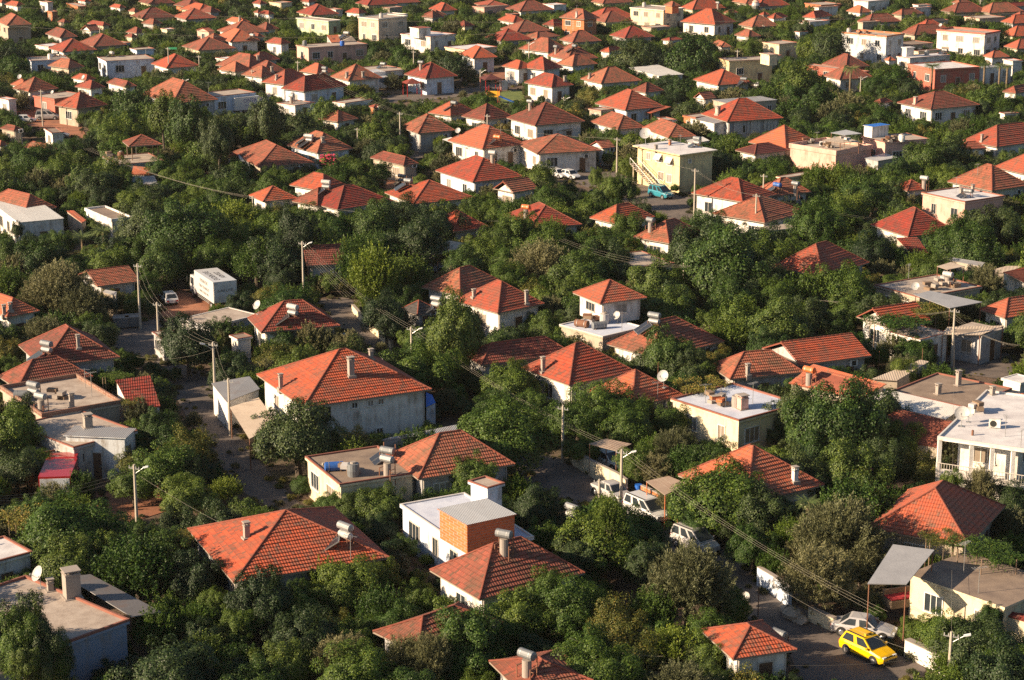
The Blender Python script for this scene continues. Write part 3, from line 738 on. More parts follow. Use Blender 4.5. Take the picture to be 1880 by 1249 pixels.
H 765,778 1045,920 1345,850 680 t=tr w=white : red hip roof with tree shadow
Q 1075,1045,2.5 1195,1040,2.5 1112,922,3.8 960,926,3.8 m=tr w=stone : steep red tiled lean-to
F -60,840 20,880 250,842 h=2.6 w=white r=r_conc par=0 p=.5 : low veranda under hip house
F 110,480 160,500 350,455 h=2.6 w=cream r=r_conc par=.05 p=.3 : grey garage slab below peach wall
@m
F -70,168 50,186 218,184 h=4.6 w=stone r=r_conc par=0 p=3 : tall unplastered block house
H -60,163 50,184 219,182 84 eh=4.9 z0=4.6 t=tr w=stone p=.2 cat=roof : red pyramid roof on block house
H 60,25 120,45 195,30 -8 t=tr w=white : red roof at top-left corner
F 500,18 560,50 628,42 h=3 w=brick r=r_conc : orange brick flat house
F 340,80 372,88 415,82 h=3 w=brick r=r_conc p=2 : little orange brick cabin
H 285,255 430,272 552,272 203 t=tb w=grey : hip roof with pointed orange end
G 540,225 650,222 740,190 172 t=tb w=white : dark gable with white front
H 668,157 740,187 800,165 111 t=tr w=cream : small pyramid roof among olives
H 900,232 980,240 1065,200 152 t=tb w=white : faded red roof behind long hedge
H 1035,160 1100,176 1172,150 104 t=tb w=grey : dull red roof far up left
H 1250,35 1350,52 1480,40 -2 t=tr w=brick : red roof over brick wall
H 1290,62 1430,85 1577,72 28 t=tr w=cream p=2 : red roof over cream wall
H 1622,148 1740,165 1800,157 90 t=to w=white : triangular orange roof end
G 1415,213 1500,228 1546,215 180 t=to w=pink p=2 eh=2.6 : salmon-walled small gable house
H 1440,290 1530,302 1640,250 210 t=tb w=grey : brown roof behind cypress
H 1535,272 1655,303 1872,295 211 t=to w=white p=2 : orange hip house with outside stair
H 1570,497 1690,518 1810,470 408 t=to w=white : hip roof row, outer one
H 1645,425 1790,500 1960,420 345 t=tb w=white : hip roof row, brown upper one
H 1755,527 1880,557 2010,505 430 t=to w=white : hip roof row, lower orange one
F 700,412 762,443 1112,425 h=3.3 w=lblue r=r_conc par=.1 p=3 : pale blue house with flat roof
F 190,412 220,440 502,430 h=3 w=lblue r=r_conc par=.08 p=2 : bluish flat house with two heaters
F 400,480 430,520 505,475 h=2.2 w=white r=r_white p=.5 win=0 : sloping white wall by hedge
F 240,328 350,338 480,318 h=2.6 w=white r=r_white p=.4 : pale slab roof behind bluish house
H 88,603 160,622 283,562 520 t=to w=white : orange hip with white dish
H 115,627 205,660 427,625 550 t=tr w=white : red hip with white ridge lines
H 555,545 620,577 706,530 498 t=tr w=white : red roof tight behind dish pair
H 578,607 650,640 770,590 534 t=to w=white : orange roof with white ball dish
H 800,582 900,627 988,605 550 t=tb w=white : brown hip roof behind leafy hedge
F 238,690 390,716 640,668 h=3 w=red r=r_conc p=.8 : red-walled flat house with concrete roof
H 490,717 550,784 792,702 639 t=to w=stone p=.8 : orange hip roof beside tall dark trees
F 18,690 60,722 112,700 h=3 w=white r=r_white p=1.6 : white cube house at left edge
H 1190,600 1240,745 1575,655 575 t=tb w=grey : old brown roof beside white flat house
F 1400,672 1520,702 1842,662 h=3.3 w=lblue r=r_conc par=.12 p=2.8 : white flat house behind lettered truck
F 930,350 980,362 1115,352 h=3 w=lblue r=r_conc p=1 : low pale block behind green sign
H -60,5 10,20 50,10 -30 t=tr w=white : red roof cut by top-left corner
F 300,5 340,20 385,10 h=3.4 w=white r=r_conc p=2 : narrow white house at top
H 560,0 610,12 660,5 -20 t=tr w=white : red roof cut by top edge
H 1820,20 1870,30 1920,20 -10 t=tr w=white : top-edge roof above green house
@n
H 15,98 90,105 125,70 43 t=tr w=white : small red roof at upper left centre
H 15,193 70,217 162,190 154 t=tr w=white : red roof behind street lamp pole
H -40,255 10,272 65,258 225 t=tr w=white : red roof next to heater stand
H 80,297 180,318 242,290 235 t=to w=white p=1.6 : white house with orange pyramid roof
F 250,147 520,156 605,132 h=3.3 w=green r=r_conc par=.1 cop=wcoping p=2.8 : pale green flat house
F 727,128 880,142 1072,97 h=5.4 w=beige r=r_conc par=.15 cop=wcoping p=4.4 : beige two-storey house with balcony
H 640,88 740,97 788,80 35 t=tr w=white : dark red roof by beige house
H 1235,67 1330,80 1450,75 5 t=tr w=white : red hip roof with white front far back
H 1450,177 1500,192 1550,165 138 t=tr w=cream : small red roof in front of pines
H 1765,122 1850,162 1925,140 90 t=tr w=white : faded red roof upper middle
H 1200,115 1270,128 1340,105 78 t=tb w=grey : shaded red roof behind pines
H 330,5 380,15 430,0 -25 t=tr w=white : red roof with plants at top
F 1025,252 1255,268 1437,243 h=3.4 w=white r=r_white par=.12 cop=coping p=3 : white house with blue-grey side
F 1110,190 1170,206 1257,192 z0=3.4 h=5.1 w=white r=to par=0 win=0 p=1 n=rooftop_room : white rooftop room with tiled lid
F 298,320 375,347 802,313 h=3.5 w=pink r=r_conc par=.1 p=2.6 : long greyish-pink flat house
Q 540,305,3.7 610,303,3.7 590,250,4.8 508,254,4.8 m=to w=grey z0=3.5 nf=1 : orange tiled slope on greyish-pink house
Q 610,300,3.7 720,295,3.7 690,262,4.6 590,250,4.6 m=m_cream w=grey z0=3.5 nf=1 : cream sheet slope on greyish-pink house
F 1365,332 1500,362 1728,330 h=3 w=cream r=r_white p=.6 : pale flat roof by dark citrus
H 1475,377 1560,420 1732,405 331 t=tr w=lgrey p=2 : red hip house beyond wide tree
H -60,422 20,445 165,400 350 t=to w=white : brownish hip roof, upper of pair
H -60,502 60,522 217,507 436 t=tb w=white : brownish hip roof, lower of pair
H 35,592 200,612 420,560 489 t=to w=white p=2 : orange hip house with glazed veranda
H 330,502 440,532 562,502 428 t=to w=white : orange hip roof with crowded tanks
H 180,637 345,660 650,602 527 t=tr w=lblue p=1.8 : orange hip house with blue-white wall
H 540,547 665,582 907,557 465 t=tb w=white : brown hip roof beside blue-white truck
F 740,475 880,522 1087,490 h=3 w=white r=r_conc p=.6 : pale flat roof between hip houses
H 1070,532 1220,567 1447,542 453 t=tr w=lblue p=2 : salmon hip house by playground
F 168,732 280,762 422,722 h=2.6 w=white r=r_conc par=.1 p=1.4 : small white flat house with twin pillars
F 560,727 640,747 832,702 h=2.6 w=white r=r_conc p=.8 : low white hut with flat roof
H 1255,797 1400,835 1557,770 706 t=to w=white : orange hip roof with solar panel
H 1500,817 1640,867 1832,820 744 t=tb w=white : maroon-brown hip roof below playground
H 1570,25 1650,50 1830,45 5 t=to w=pink eh=2.8 : pink-walled roof at top
F 100,12 180,25 260,10 h=3 w=cream r=r_conc p=1 : cream block at top
H 820,768 845,776 900,770 752 t=tr w=brick eh=2.4 : tiny orange turret roof
@o
H 340,124 520,142 602,112 50 eh=4.8 t=tr w=brick p=3.4 : tall orange-walled house with white panel
H 232,167 300,187 352,150 104 t=tr w=white : red roof left of orange-walled house
F 845,57 1090,78 1200,42 h=4.8 w=cream r=r_conc par=.12 cop=wcoping p=4 : cream two-storey block among the trees
H 1095,30 1150,45 1200,35 0 z0=4.8 eh=6.2 t=tr w=brick p=1 cat=roof : small tiled rooftop room on cream block
H 1212,152 1460,178 1565,137 58 t=tr w=white p=2.4 : wide orange roof over white porch
H 1605,227 1700,267 1748,240 193 t=tb w=white : brown roof in dark trees
H 1430,312 1500,340 1582,340 292 t=tr w=white : little red roof with white antenna
H 70,332 260,377 388,335 238 t=tb w=white : large plain red hip roof at upper centre
H 85,252 180,277 325,245 229 t=tr w=white : red roof just above plain hip roof
H 262,392 400,432 612,412 320 t=tr w=white : red hip roof with rooftop cart
H 322,452 435,477 607,452 356 t=tb w=lgrey : brown red hip roof with dish
H -70,472 45,497 160,480 436 t=tr w=white : red porch roof with white columns
H 48,495 232,505 365,482 391 t=tr w=lgrey p=2 : red hip roof over grey wall
H 95,587 285,629 432,603 510 t=tr w=white p=2.6 : white house with blue shaded side
H 488,572 640,602 937,582 485 t=tb w=white : brown hip roof with leaning pole
H 645,362 700,377 775,345 308 t=tr w=white : orange roof end beside round tree
H 878,617 960,667 1045,620 574 t=tr w=white : small red roof among shrubs
Q 840,487,3.0 1060,547,3.0 1237,535,3.1 1050,465,3.1 m=m_white w=white : broad pale sheet roof
H 598,742 815,794 1090,765 650 t=to w=lblue p=1.6 : large orange hip house with steep porch
Q 960,808,2.4 1000,815,2.4 1145,768,3.0 1060,755,3.2 m=tr : tilted tiled porch on large orange house
H 1295,592 1480,614 1747,607 504 t=tr w=white : orange hip roof below yellow building
G 1305,697 1385,715 1462,700 636 t=tb w=white : small white gable with red roof
F 1445,692 1560,747 1885,702 h=3.2 w=stone r=m_grey par=0 th=.06 p=1.5 : big grey metal-roofed workshop
F 1483,417 1560,442 1882,432 h=4.4 w=yellow r=r_conc par=.1 p=4 : yellow flat building with dark green side
F 1780,372 1850,397 1905,387 z0=4.4 h=6.0 w=cream r=r_conc par=.05 win=0 p=1 n=rooftop_room : cream rooftop room on yellow building
H 1840,120 1880,135 1930,125 95 t=tr w=white : red roof at top right centre
F 240,12 300,40 375,20 h=3.2 w=white r=r_white p=1.5 : white flat house by dark cypresses
F 1240,800 1320,850 1400,800 h=2.8 w=brick r=r_conc p=.6 : orange brick shed beside curtained porch
F 560,768 640,800 715,770 h=2.6 w=stone r=r_conc p=.3 : grey lean-to roof by orange house
F 1045,840 1120,870 1180,858 h=2.4 w=white r=r_conc p=.6 : white yard wall hut with heater
@p
H 285,117 380,130 447,95 55 t=tr w=white p=1.6 : red hip house with white porch
F 650,8 760,14 922,0 h=3.8 w=white r=r_white p=2 : white house at top with blue side
H 598,72 700,92 772,80 35 t=to w=white : orange roof below white top house
F 567,258 892,270 988,238 h=5.6 w=lgrey r=r_conc par=.3 pw=w_brick p=5 : tall pale grey house with brick top
H 425,457 600,490 757,470 373 t=tr w=red : red hip roof over red wall
F 310,502 720,522 838,542 h=3 w=red r=r_conc p=1.4 : red-walled flat house with heater
F 1040,472 1240,507 1582,492 h=3.6 w=red r=r_white par=.2 pw=w_red p=2.4 : red-walled house behind palm
F 1415,442 1500,497 1712,440 h=3.2 w=white r=m_grey par=0 th=.06 p=1 : grey sheet roof joined to red-walled house
F 960,402 1060,422 1342,392 h=3 w=white r=r_white par=.1 cop=coping p=2 : white flat house with heater row
F 1003,336 1035,345 1092,338 z0=3 h=4.7 w=white r=r_white par=0 win=0 p=1 n=rooftop_room : white rooftop cube with wooden door
F 1255,233 1600,252 1678,222 h=5.0 w=white r=r_conc par=.35 pw=w_red p=4 : white villa with red parapets
H 1550,368 1650,416 1727,390 333 t=to w=white : orange roof below white villa
F 1715,417 1800,442 1867,435 h=3 w=white r=r_white p=1.5 : small white block by twin palms
H 1700,30 1760,50 1960,30 -22 eh=3.6 t=tr w=grey p=2.4 : wide red roof in top right corner
H 1775,102 1850,122 1990,100 58 t=to w=white p=2.4 : white house with orange roof in corner
H 925,93 1000,110 1132,90 62 t=tr w=stone : long low red roof
F 1435,107 1560,137 1722,117 h=3 w=beige r=r_conc p=.6 : wide beige flat roof
F 0,290 120,322 227,293 h=3.4 w=cream r=r_conc p=2.6 : cream flat house with shaded side
F 0,375 50,408 110,385 h=3 w=cream r=r_conc p=2 : little cream outbuilding among the trees
H 962,727 1210,787 1543,746 661 t=to w=white p=1.8 : wide orange hip roof with white side
H 788,722 850,747 888,712 688 t=to w=white : small orange roof among dense trees
H 1712,642 1820,672 1905,625 573 t=to w=white : orange hip roof beside cypress
F 1680,777 1740,822 1817,802 h=2.6 w=white r=r_conc p=.7 : low pale hut beside cypress
H 30,127 100,132 152,110 84 t=tr w=white : small far red roof near fair wheel
F 285,130 340,160 440,140 h=3 w=white r=r_white p=1 : white flat annex with shade net
F 300,10 420,40 540,20 h=3 w=brick r=r_conc p=1 : orange and white block at top
F 1050,0 1120,40 1170,20 h=3 w=white r=r_conc p=1 : white block amid trees at top
F 1140,100 1200,150 1300,130 h=3 w=cream r=r_conc p=.5 : tan flat roof behind dense trees
F 900,300 1040,330 1200,300 h=3 w=stone r=r_brown p=.4 : brown flat roof beside tall grey house
@q
H 1205,65 1290,88 1365,70 48 t=tr w=white : two-toned red roof strip far up left
H 1365,385 1420,402 1500,350 280 t=tb w=cream : shaded red roof end above long hedge
F 1225,445 1290,475 1420,440 h=2.4 w=white r=r_conc : pale yard wall block in the olives
H 1400,112 1450,126 1500,106 84 t=tb w=cream : tiny brown roof beside far street pole
F 1745,305 1800,322 1900,305 h=2.6 w=cream r=r_white : cream strip building before dark trees
H 640,230 690,245 725,225 200 t=tb w=stone eh=2.4 : tiny tiled roof behind pointed orange end
@r
H 320,122 450,138 560,72 62 t=tr w=grey : low red roof joined to brick wall house
H 925,130 960,138 990,115 98 t=tr w=white : sliver of red roof in upper trees
F 490,632 640,645 760,592 h=2.3 w=white r=r_white p=1 : white strip roof before orange hip house
F 1490,60 1560,92 1640,70 h=3 w=cream r=r_conc p=2 : creamy wall house with plants at top
F 1750,70 1800,110 1870,80 h=3 w=white r=r_conc p=2 : white wall under red top-edge roof
@t
H 935,152 1050,170 1165,152 112 t=tb w=grey : low shaded roof in front of white house
F 1465,60 1580,85 1830,45 h=3 w=pink r=r_brown p=1.4 : salmon flat roof in upper trees
F 440,162 620,172 730,130 h=4.8 w=lgrey r=r_conc par=.15 cop=wcoping p=3 : pale grey block joined to beige house
F 500,70 560,90 690,60 h=3.2 w=stone r=r_conc : block wall behind beige two-storey house
H 1290,260 1360,275 1435,250 203 t=tr w=yellow : small red roof over yellow wall
@u
F 1465,270 1560,305 1745,272 h=2.6 w=stone r=r_conc p=.6 : dusty porch slab below cream block
H 1670,425 1760,440 1880,412 405 t=tr w=white eh=2.6 : thin red roof strip between big trees
H 1030,545 1075,560 1180,490 470 t=to w=white eh=2.8 : orange roof wing beside round tree
F 0,140 60,160 130,140 h=3 w=red r=r_brown p=1 : dull red wall among upper trees
@v
H 540,130 570,145 640,120 100 t=tr w=cream eh=2.6 : small orange roof beside bright tree
F 1490,58 1545,85 1720,55 h=3.2 w=white r=r_conc p=2 : white wall house under orange strip
F 1330,240 1430,255 1600,195 h=2.6 w=white r=r_white p=1 : long white porch of red hip house
F 1300,335 1340,352 1400,330 h=2.6 w=white r=r_conc p=1 : small white cube in upper gardens
H 900,150 950,165 1000,150 105 t=tr w=grey : little red roof by the gondola post
@w
F 120,182 200,245 310,200 h=4.0 w=stone r=r_conc p=2.6 : unfinished concrete storey behind grey house
G 848,200 900,238 1030,205 143 t=tg w=white : grey gabled house in upper right trees
F 700,60 770,92 860,50 h=3 w=white r=r_white p=2 : white cube with stairs near top
F 750,470 800,560 890,480 h=3 w=cream r=r_conc p=2 : cream wall by orange boiler pillar
H 430,625 480,655 535,640 598 t=to w=white eh=2.6 : tiny orange roof beside bushy pine
H 1150,20 1240,35 1330,15 -8 t=tb w=grey : dark red roof cut by top edge
@x
H 95,118 125,126 160,112 98 t=tb w=stone : low mossy roof before bluish flat house
H 590,215 620,224 655,212 203 t=tb w=white eh=2.6 : small brown roof amid dark trees
"""
# ---------------------------------------------------------------- read the building table
def parse(text):
    cur = 'x'
    for line in text.strip().splitlines():
        line = line.strip()
        if not line: continue
        if line[0] == '@': cur = line[1:]; continue
        body, _, nick = line.partition(' : ')
        tok = body.split(); cmd = tok[0]; pts, hs, nums, kv = [], [], [], {}
        ox, oy, f = TILE[cur]
        for t in tok[1:]:
            if '=' in t: k, v = t.split('=', 1); kv[k] = v
            elif ',' in t:
                q = [float(x) for x in t.split(',')]; pts.append((ox + q[0] / f, oy + q[1] / f)); hs.append(q[2] if len(q) > 2 else 0)
            else: nums.append(float(t) if t.replace('.', '').replace('-', '').isdigit() else t)
        yield cmd, pts, hs, nums, kv, nick.strip(), (oy, f)
_thing = thing
for cmd, pts, hs, nums, kv, nick, (oy, f) in parse(BDATA):
    sub = 'z0' in kv and cmd in 'HF' and float(kv['z0']) > 0 and 'cottage' not in nick and not nick.startswith(('tiled gazebo', 'white rooftop hut'))
    if sub:
        owner = BLD[-1]['root']
        while owner.parent: owner = owner.parent
        thing = lambda *a, **k: owner
    if cmd in 'HG': hiphouse(pts[0], pts[1], pts[2], oy + nums[0] / f, kv, nick, cmd == 'G')
    elif cmd == 'F': flat(pts[0], pts[1], pts[2], kv, nick)
    elif cmd == 'Q': panel(pts, hs, kv, nick)
    thing = _thing
    BLD[-1]['sub'] = sub
# further small tiled houses glimpsed in the far gardens
rh = random.Random(77); nx = 0
for _ in range(4000):
    if nx >= 32: break
    y = rh.uniform(285, 520); x = rh.uniform(-1, 1) * y * .25; q = Vector((x, y, 2.7)); px_, py_, d_ = proj(q)
    if not (10 < px_ < 1870 and 6 < py_ < 150): continue
    if any(((f_[0] + f_[2]) / 2 - Vector((x, y))).length < 7.5 + ((f_[0] - f_[2]).length) * .36 for f_ in FOOT): continue
    if 1160 < px_ < 1230 and py_ > 60 or 700 < px_ < 860 and 60 < py_ < 150 or 1230 < px_ < 1330 and 70 < py_: continue
    if any(x0 < px_ < x1 and y0 < py_ < y1 for x0, y0, x1, y1 in ((1480, 60, 1650, 140), (1700, 40, 1840, 110), (530, 30, 640, 85), (650, 28, 750, 80), (720, 55, 840, 105), (1000, 10, 1100, 60), (1140, 5, 1260, 60), (1300, 90, 1450, 150), (0, 20, 70, 100), (30, 100, 300, 150), (560, 78, 690, 120), (1620, 100, 1850, 150), (1150, 40, 1340, 75))): continue
    s_ = FPX / d_; a_ = rh.uniform(6.5, 9.5) * s_; b_ = rh.uniform(5.5, 7.5) * s_; fs = math.sin(math.atan2(CAMH, y))
    Lp = (px_ - a_ * .46, py_ - a_ * .88 * fs * 0 - 0); B0 = (px_, py_)
    Lp = (px_ - .46 * b_, py_ - .88 * b_ * fs); Rp = (px_ + .88 * a_, py_ - .46 * a_ * fs)
    hiphouse(Lp, B0, Rp, (Lp[1] + Rp[1]) / 2 - 1.9 * s_, dict(eh='2.7', t=rh.choice(('tr', 'tb', 'to', 'tr')), w=rh.choice(('white', 'cream', 'grey', 'stone')), p='.3'), '', False)
    BLD[-1]['sub'] = False; BLD[-1]['auto'] = True; nx += 1
print('extra houses', nx)
BVH = BVHTree.FromPolygons(HITV, HITF)
def hit(px, py):
    d = rayd(px, py).normalized(); loc, nrm, idx, dist = BVH.ray_cast(CAM, d)
    if loc is None: g = P(px, py, 0); return g, None, Vector((0, 0, 1))
    return loc, HITO[idx], nrm
NICK = {}
for i, b in enumerate(BLD):
    if b['sub']: continue
    r = b['root']; r['label'] = b['nick']; NICK[i] = b['nick']
    if b.get('auto'): r['group'] = 'houses of the town'; continue
    if b['kind'] != 'sheet':
        r['group'] = 'houses of the town'
def owner_nick(i):
    b = BLD[i]
    if not b['sub']: return b['nick']
    return b['root']['label']
# ---------------------------------------------------------------- ground and roads
def groundmat():
    m, n, b = mk('dirt_and_dry_grass'); pos = world_pos(n)
    a = noise(n, 0.09, 6, pos, 0.65); c = ramp(n, a, [(0.3, (0.10, 0.066, 0.045)), (0.48, (0.17, 0.105, 0.07)), (0.62, (0.09, 0.085, 0.04)), (0.8, (0.20, 0.14, 0.10))])
    f = noise(n, 2.5, 6, pos); c = mixc(n, math_(n, 'MULTIPLY', f, 0.7), c, (0.06, 0.045, 0.03))
    n.links.new(c, b.inputs['Base Color']); b.inputs['Roughness'].default_value = 1
    bump = nd(n, 'ShaderNodeBump'); bump.inputs['Strength'].default_value = 0.8; bump.inputs['Distance'].default_value = 0.15
    n.links.new(f, bump.inputs['Height']); n.links.new(bump.outputs[0], b.inputs['Normal']); return m
M['ground'] = groundmat()
M['road'] = flatmat('worn_dusty_asphalt', (0.20, 0.160, 0.135), (0.095, 0.080, 0.074), 0.5)
M['reddirt'] = flatmat('red_dirt', (0.42, 0.17, 0.09), (0.26, 0.11, 0.065), 0.4)
M['grass'] = flatmat('lawn', (0.16, 0.20, 0.04), (0.10, 0.14, 0.03), 0.4)
mb = MB(); N = 40
mb.face([(-9000, -600, 0), (9000, -600, 0), (9000, 14000, 0), (-9000, 14000, 0)], 0)
struct(obj('ground', mb, ['ground']))
ROADS = []
hz_ = MB(); hz_.box(-9100, -700, -1, 9100, 14100, 53); hzo = obj('haze', hz_, []); hzo['kind'] = 'stuff'
hm = bpy.data.materials.new('haze'); hm.use_nodes = True; hn = hm.node_tree; hn.nodes.clear(); ho = hn.nodes.new('ShaderNodeOutputMaterial'); pv = hn.nodes.new('ShaderNodeVolumePrincipled')
pv.inputs['Color'].default_value = (0.95, 0.93, 0.90, 1); pv.inputs['Density'].default_value = 0.00005; pv.inputs['Anisotropy'].default_value = 0.2
hn.links.new(pv.outputs[0], ho.inputs['Volume']); hzo.data.materials.append(hm)
def road(pts, z, mat, name):
    W4 = [P(x, y, 0) for x, y in pts]; mb = MB(); mb.face([Vector((p.x, p.y, z)) for p in W4], 0)
    if mb.f and (W4[1] - W4[0]).cross(W4[2] - W4[1]).z < 0: mb.f[0] = tuple(reversed(mb.f[0]))
    struct(obj(name, mb, [mat])); ROADS.append(W4); PROT.append(W4)
road([(205, 590), (300, 585), (322, 640), (385, 700), (415, 760), (462, 830), (505, 880), (560, 935), (520, 948), (440, 900), (395, 840), (350, 780), (318, 720), (280, 660), (205, 640)], .012, 'road', 'road')
road([(575, 552), (640, 545), (700, 610), (760, 668), (722, 690), (690, 655), (640, 625)], .016, 'road', 'road')
road([(945, 828), (1010, 835), (1060, 862), (1130, 885), (1180, 905), (1230, 960), (1290, 985), (1370, 1035), (1410, 1090), (1500, 1130), (1620, 1165), (1700, 1230), (1680, 1270), (1480, 1270), (1440, 1180), (1330, 1110), (1230, 1040), (1150, 990), (1060, 925), (955, 895)], .020, 'road', 'road')
road([(1045, 315), (1125, 315), (1200, 345), (1280, 365), (1275, 405), (1225, 405), (1160, 372), (1100, 352), (1050, 335)], .024, 'road', 'road')
road([(1750, 640), (1860, 650), (1860, 700), (1720, 680)], .028, 'road', 'road')
road([(700, 176), (790, 168), (880, 160), (955, 146), (960, 156), (880, 172), (800, 184), (705, 190)], .032, 'road', 'road')
road([(290, 545), (330, 530), (420, 560), (370, 585), (300, 592)], .036, 'reddirt', 'dirt_yard')
road([(175, 905), (300, 890), (320, 935), (240, 960), (180, 940)], .040, 'reddirt', 'dirt_yard')
road([(20, 205), (80, 200), (150, 232), (160, 255), (120, 250), (60, 235)], .044, 'reddirt', 'dirt_yard')
road([(905, 170), (960, 165), (965, 185), (915, 195)], .048, 'grass', 'lawn')
road([(740, 275), (790, 268), (800, 282), (750, 300)], .052, 'road', 'road')
road([(880, 140), (935, 120), (950, 128), (915, 155)], .056, 'reddirt', 'dirt_yard')
road([(690, 330), (790, 335), (800, 350), (700, 350)], .060, 'reddirt', 'dirt_yard')
# ---------------------------------------------------------------- mask of what foliage must leave free
MW, MH = 470, 313
MASK = np.zeros((MH, MW))          # distance of the farthest protected thing seen in a pixel, 0 = none
def rasterise(pts):
    q = [proj(p) for p in pts]
    if any(a[2] < 20 for a in q): return
    xs = np.array([a[0] / 4 for a in q]); ys = np.array([a[1] / 4 for a in q]); dep = max(a[2] for a in q)
    x0, x1 = max(0, int(xs.min())), min(MW - 1, int(xs.max()) + 1); y0, y1 = max(0, int(ys.min())), min(MH - 1, int(ys.max()) + 1)
    if x0 >= x1 or y0 >= y1: return
    gx, gy = np.meshgrid(np.arange(x0, x1) + .5, np.arange(y0, y1) + .5)
    ins = np.zeros(gx.shape, bool); n = len(xs)
    for i in range(n):
        j = (i - 1) % n
        c = ((ys[i] > gy) != (ys[j] > gy)); den = (ys[j] - ys[i]) or 1e-9
        ins ^= c & (gx < (xs[j] - xs[i]) * (gy - ys[i]) / den + xs[i])
    sub = MASK[y0:y1, x0:x1]; sub[ins] = np.maximum(sub[ins], dep)
for p in PROT: rasterise(p)
for (x0, y0, x1, y1) in ((1085, 888, 1150, 915), (1165, 915, 1212, 938), (1245, 968, 1290, 992), (1540, 1165, 1650, 1228), (1520, 1130, 1605, 1170), (292, 534, 326, 562), (338, 483, 430, 545), (1192, 346, 1240, 372), (18, 215, 120, 262),
    (418, 168, 474, 204), (678, 138, 704, 164), (1016, 315, 1058, 332), (1690, 108, 1735, 160), (1548, 112, 1580, 165), (1800, 108, 1856, 150), (1468, 905, 1505, 945), (125, 415, 215, 455), (770, 466, 805, 492), (1100, 842, 1140, 862)):
    d_ = proj(P((x0 + x1) / 2, y1, 0))[2]; sub_ = MASK[y0 // 4:y1 // 4 + 1, x0 // 4:x1 // 4 + 1]; np.maximum(sub_, d_, out=sub_)
def covered(c, rx, rz):
    """share of the crown's picture that lies over something protected behind it"""
    x, y, d = proj(c); s = FPX / d / 4; x /= 4; y /= 4; a = rx * s; b = rz * s
    x0, x1 = int(max(0, x - a)), int(min(MW, x + a + 1)); y0, y1 = int(max(0, y - b)), int(min(MH, y + b + 1))
    if x0 >= x1 or y0 >= y1: return 0.0
    gx, gy = np.meshgrid(np.arange(x0, x1) + .5, np.arange(y0, y1) + .5)
    e = ((gx - x) / a) ** 2 + ((gy - y) / b) ** 2 < 1
    if not e.any(): return 0.0
    return float((MASK[y0:y1, x0:x1][e] > d - 1).mean())
def infoot(p, m=0.3):
    for c in FOOT:
        o = c[0]; x = (c[1] - c[0]); y = (c[3] - c[0]); lx, ly = x.length, y.length
        q = Vector((p[0], p[1])) - o
        if -m < q.dot(x) / lx < lx + m and -m < q.dot(y) / ly < ly + m: return True
    return False
def inroad(p):
    for W4 in ROADS:
        n = len(W4); ins = False
        for i in range(n):
            a, b = W4[i], W4[i - 1]
            if (a.y > p[1]) != (b.y > p[1]) and p[0] < (b.x - a.x) * (p[1] - a.y) / (b.y - a.y) + a.x: ins = not ins
        if ins: return True
    return False
# ---------------------------------------------------------------- foliage meshes (unit crown radius, origin at the trunk foot)
def leaves_mesh(name, pos, nrm, ln, wd, mat, rng, axis=None):
    n = len(pos)
    if axis is None:
        axis = rng.normal(size=(n, 3)); axis -= nrm * (axis * nrm).sum(1, keepdims=True)
    axis /= np.linalg.norm(axis, axis=1, keepdims=True) + 1e-9
    side = np.cross(nrm, axis); side /= np.linalg.norm(side, axis=1, keepdims=True) + 1e-9
    L = ln[:, None]; Wd = wd[:, None]
    v = np.empty((n, 4, 3)); v[:, 0] = pos - axis * L * .5; v[:, 2] = pos + axis * L * .5 - nrm * L * .12
    v[:, 1] = pos + side * Wd * .5 + nrm * Wd * .15; v[:, 3] = pos - side * Wd * .5 + nrm * Wd * .15
    me = bpy.data.meshes.new(name); me.vertices.add(n * 4); me.vertices.foreach_set('co', v.reshape(-1))
    me.loops.add(n * 4); me.loops.foreach_set('vertex_index', np.arange(n * 4))
    me.polygons.add(n); me.polygons.foreach_set('loop_start', np.arange(n) * 4)
    at = me.attributes.new('lv', 'FLOAT', 'POINT'); at.data.foreach_set('value', np.repeat(np.clip(rng.beta(2, 2.2, n), 0, 1), 4))
    me.materials.append(M[mat]); me.update(calc_edges=True); me.validate(); return me
def unit(v): return v / (np.linalg.norm(v, axis=1, keepdims=True) + 1e-9)
ZC = {}   # crown centre height in units of radius
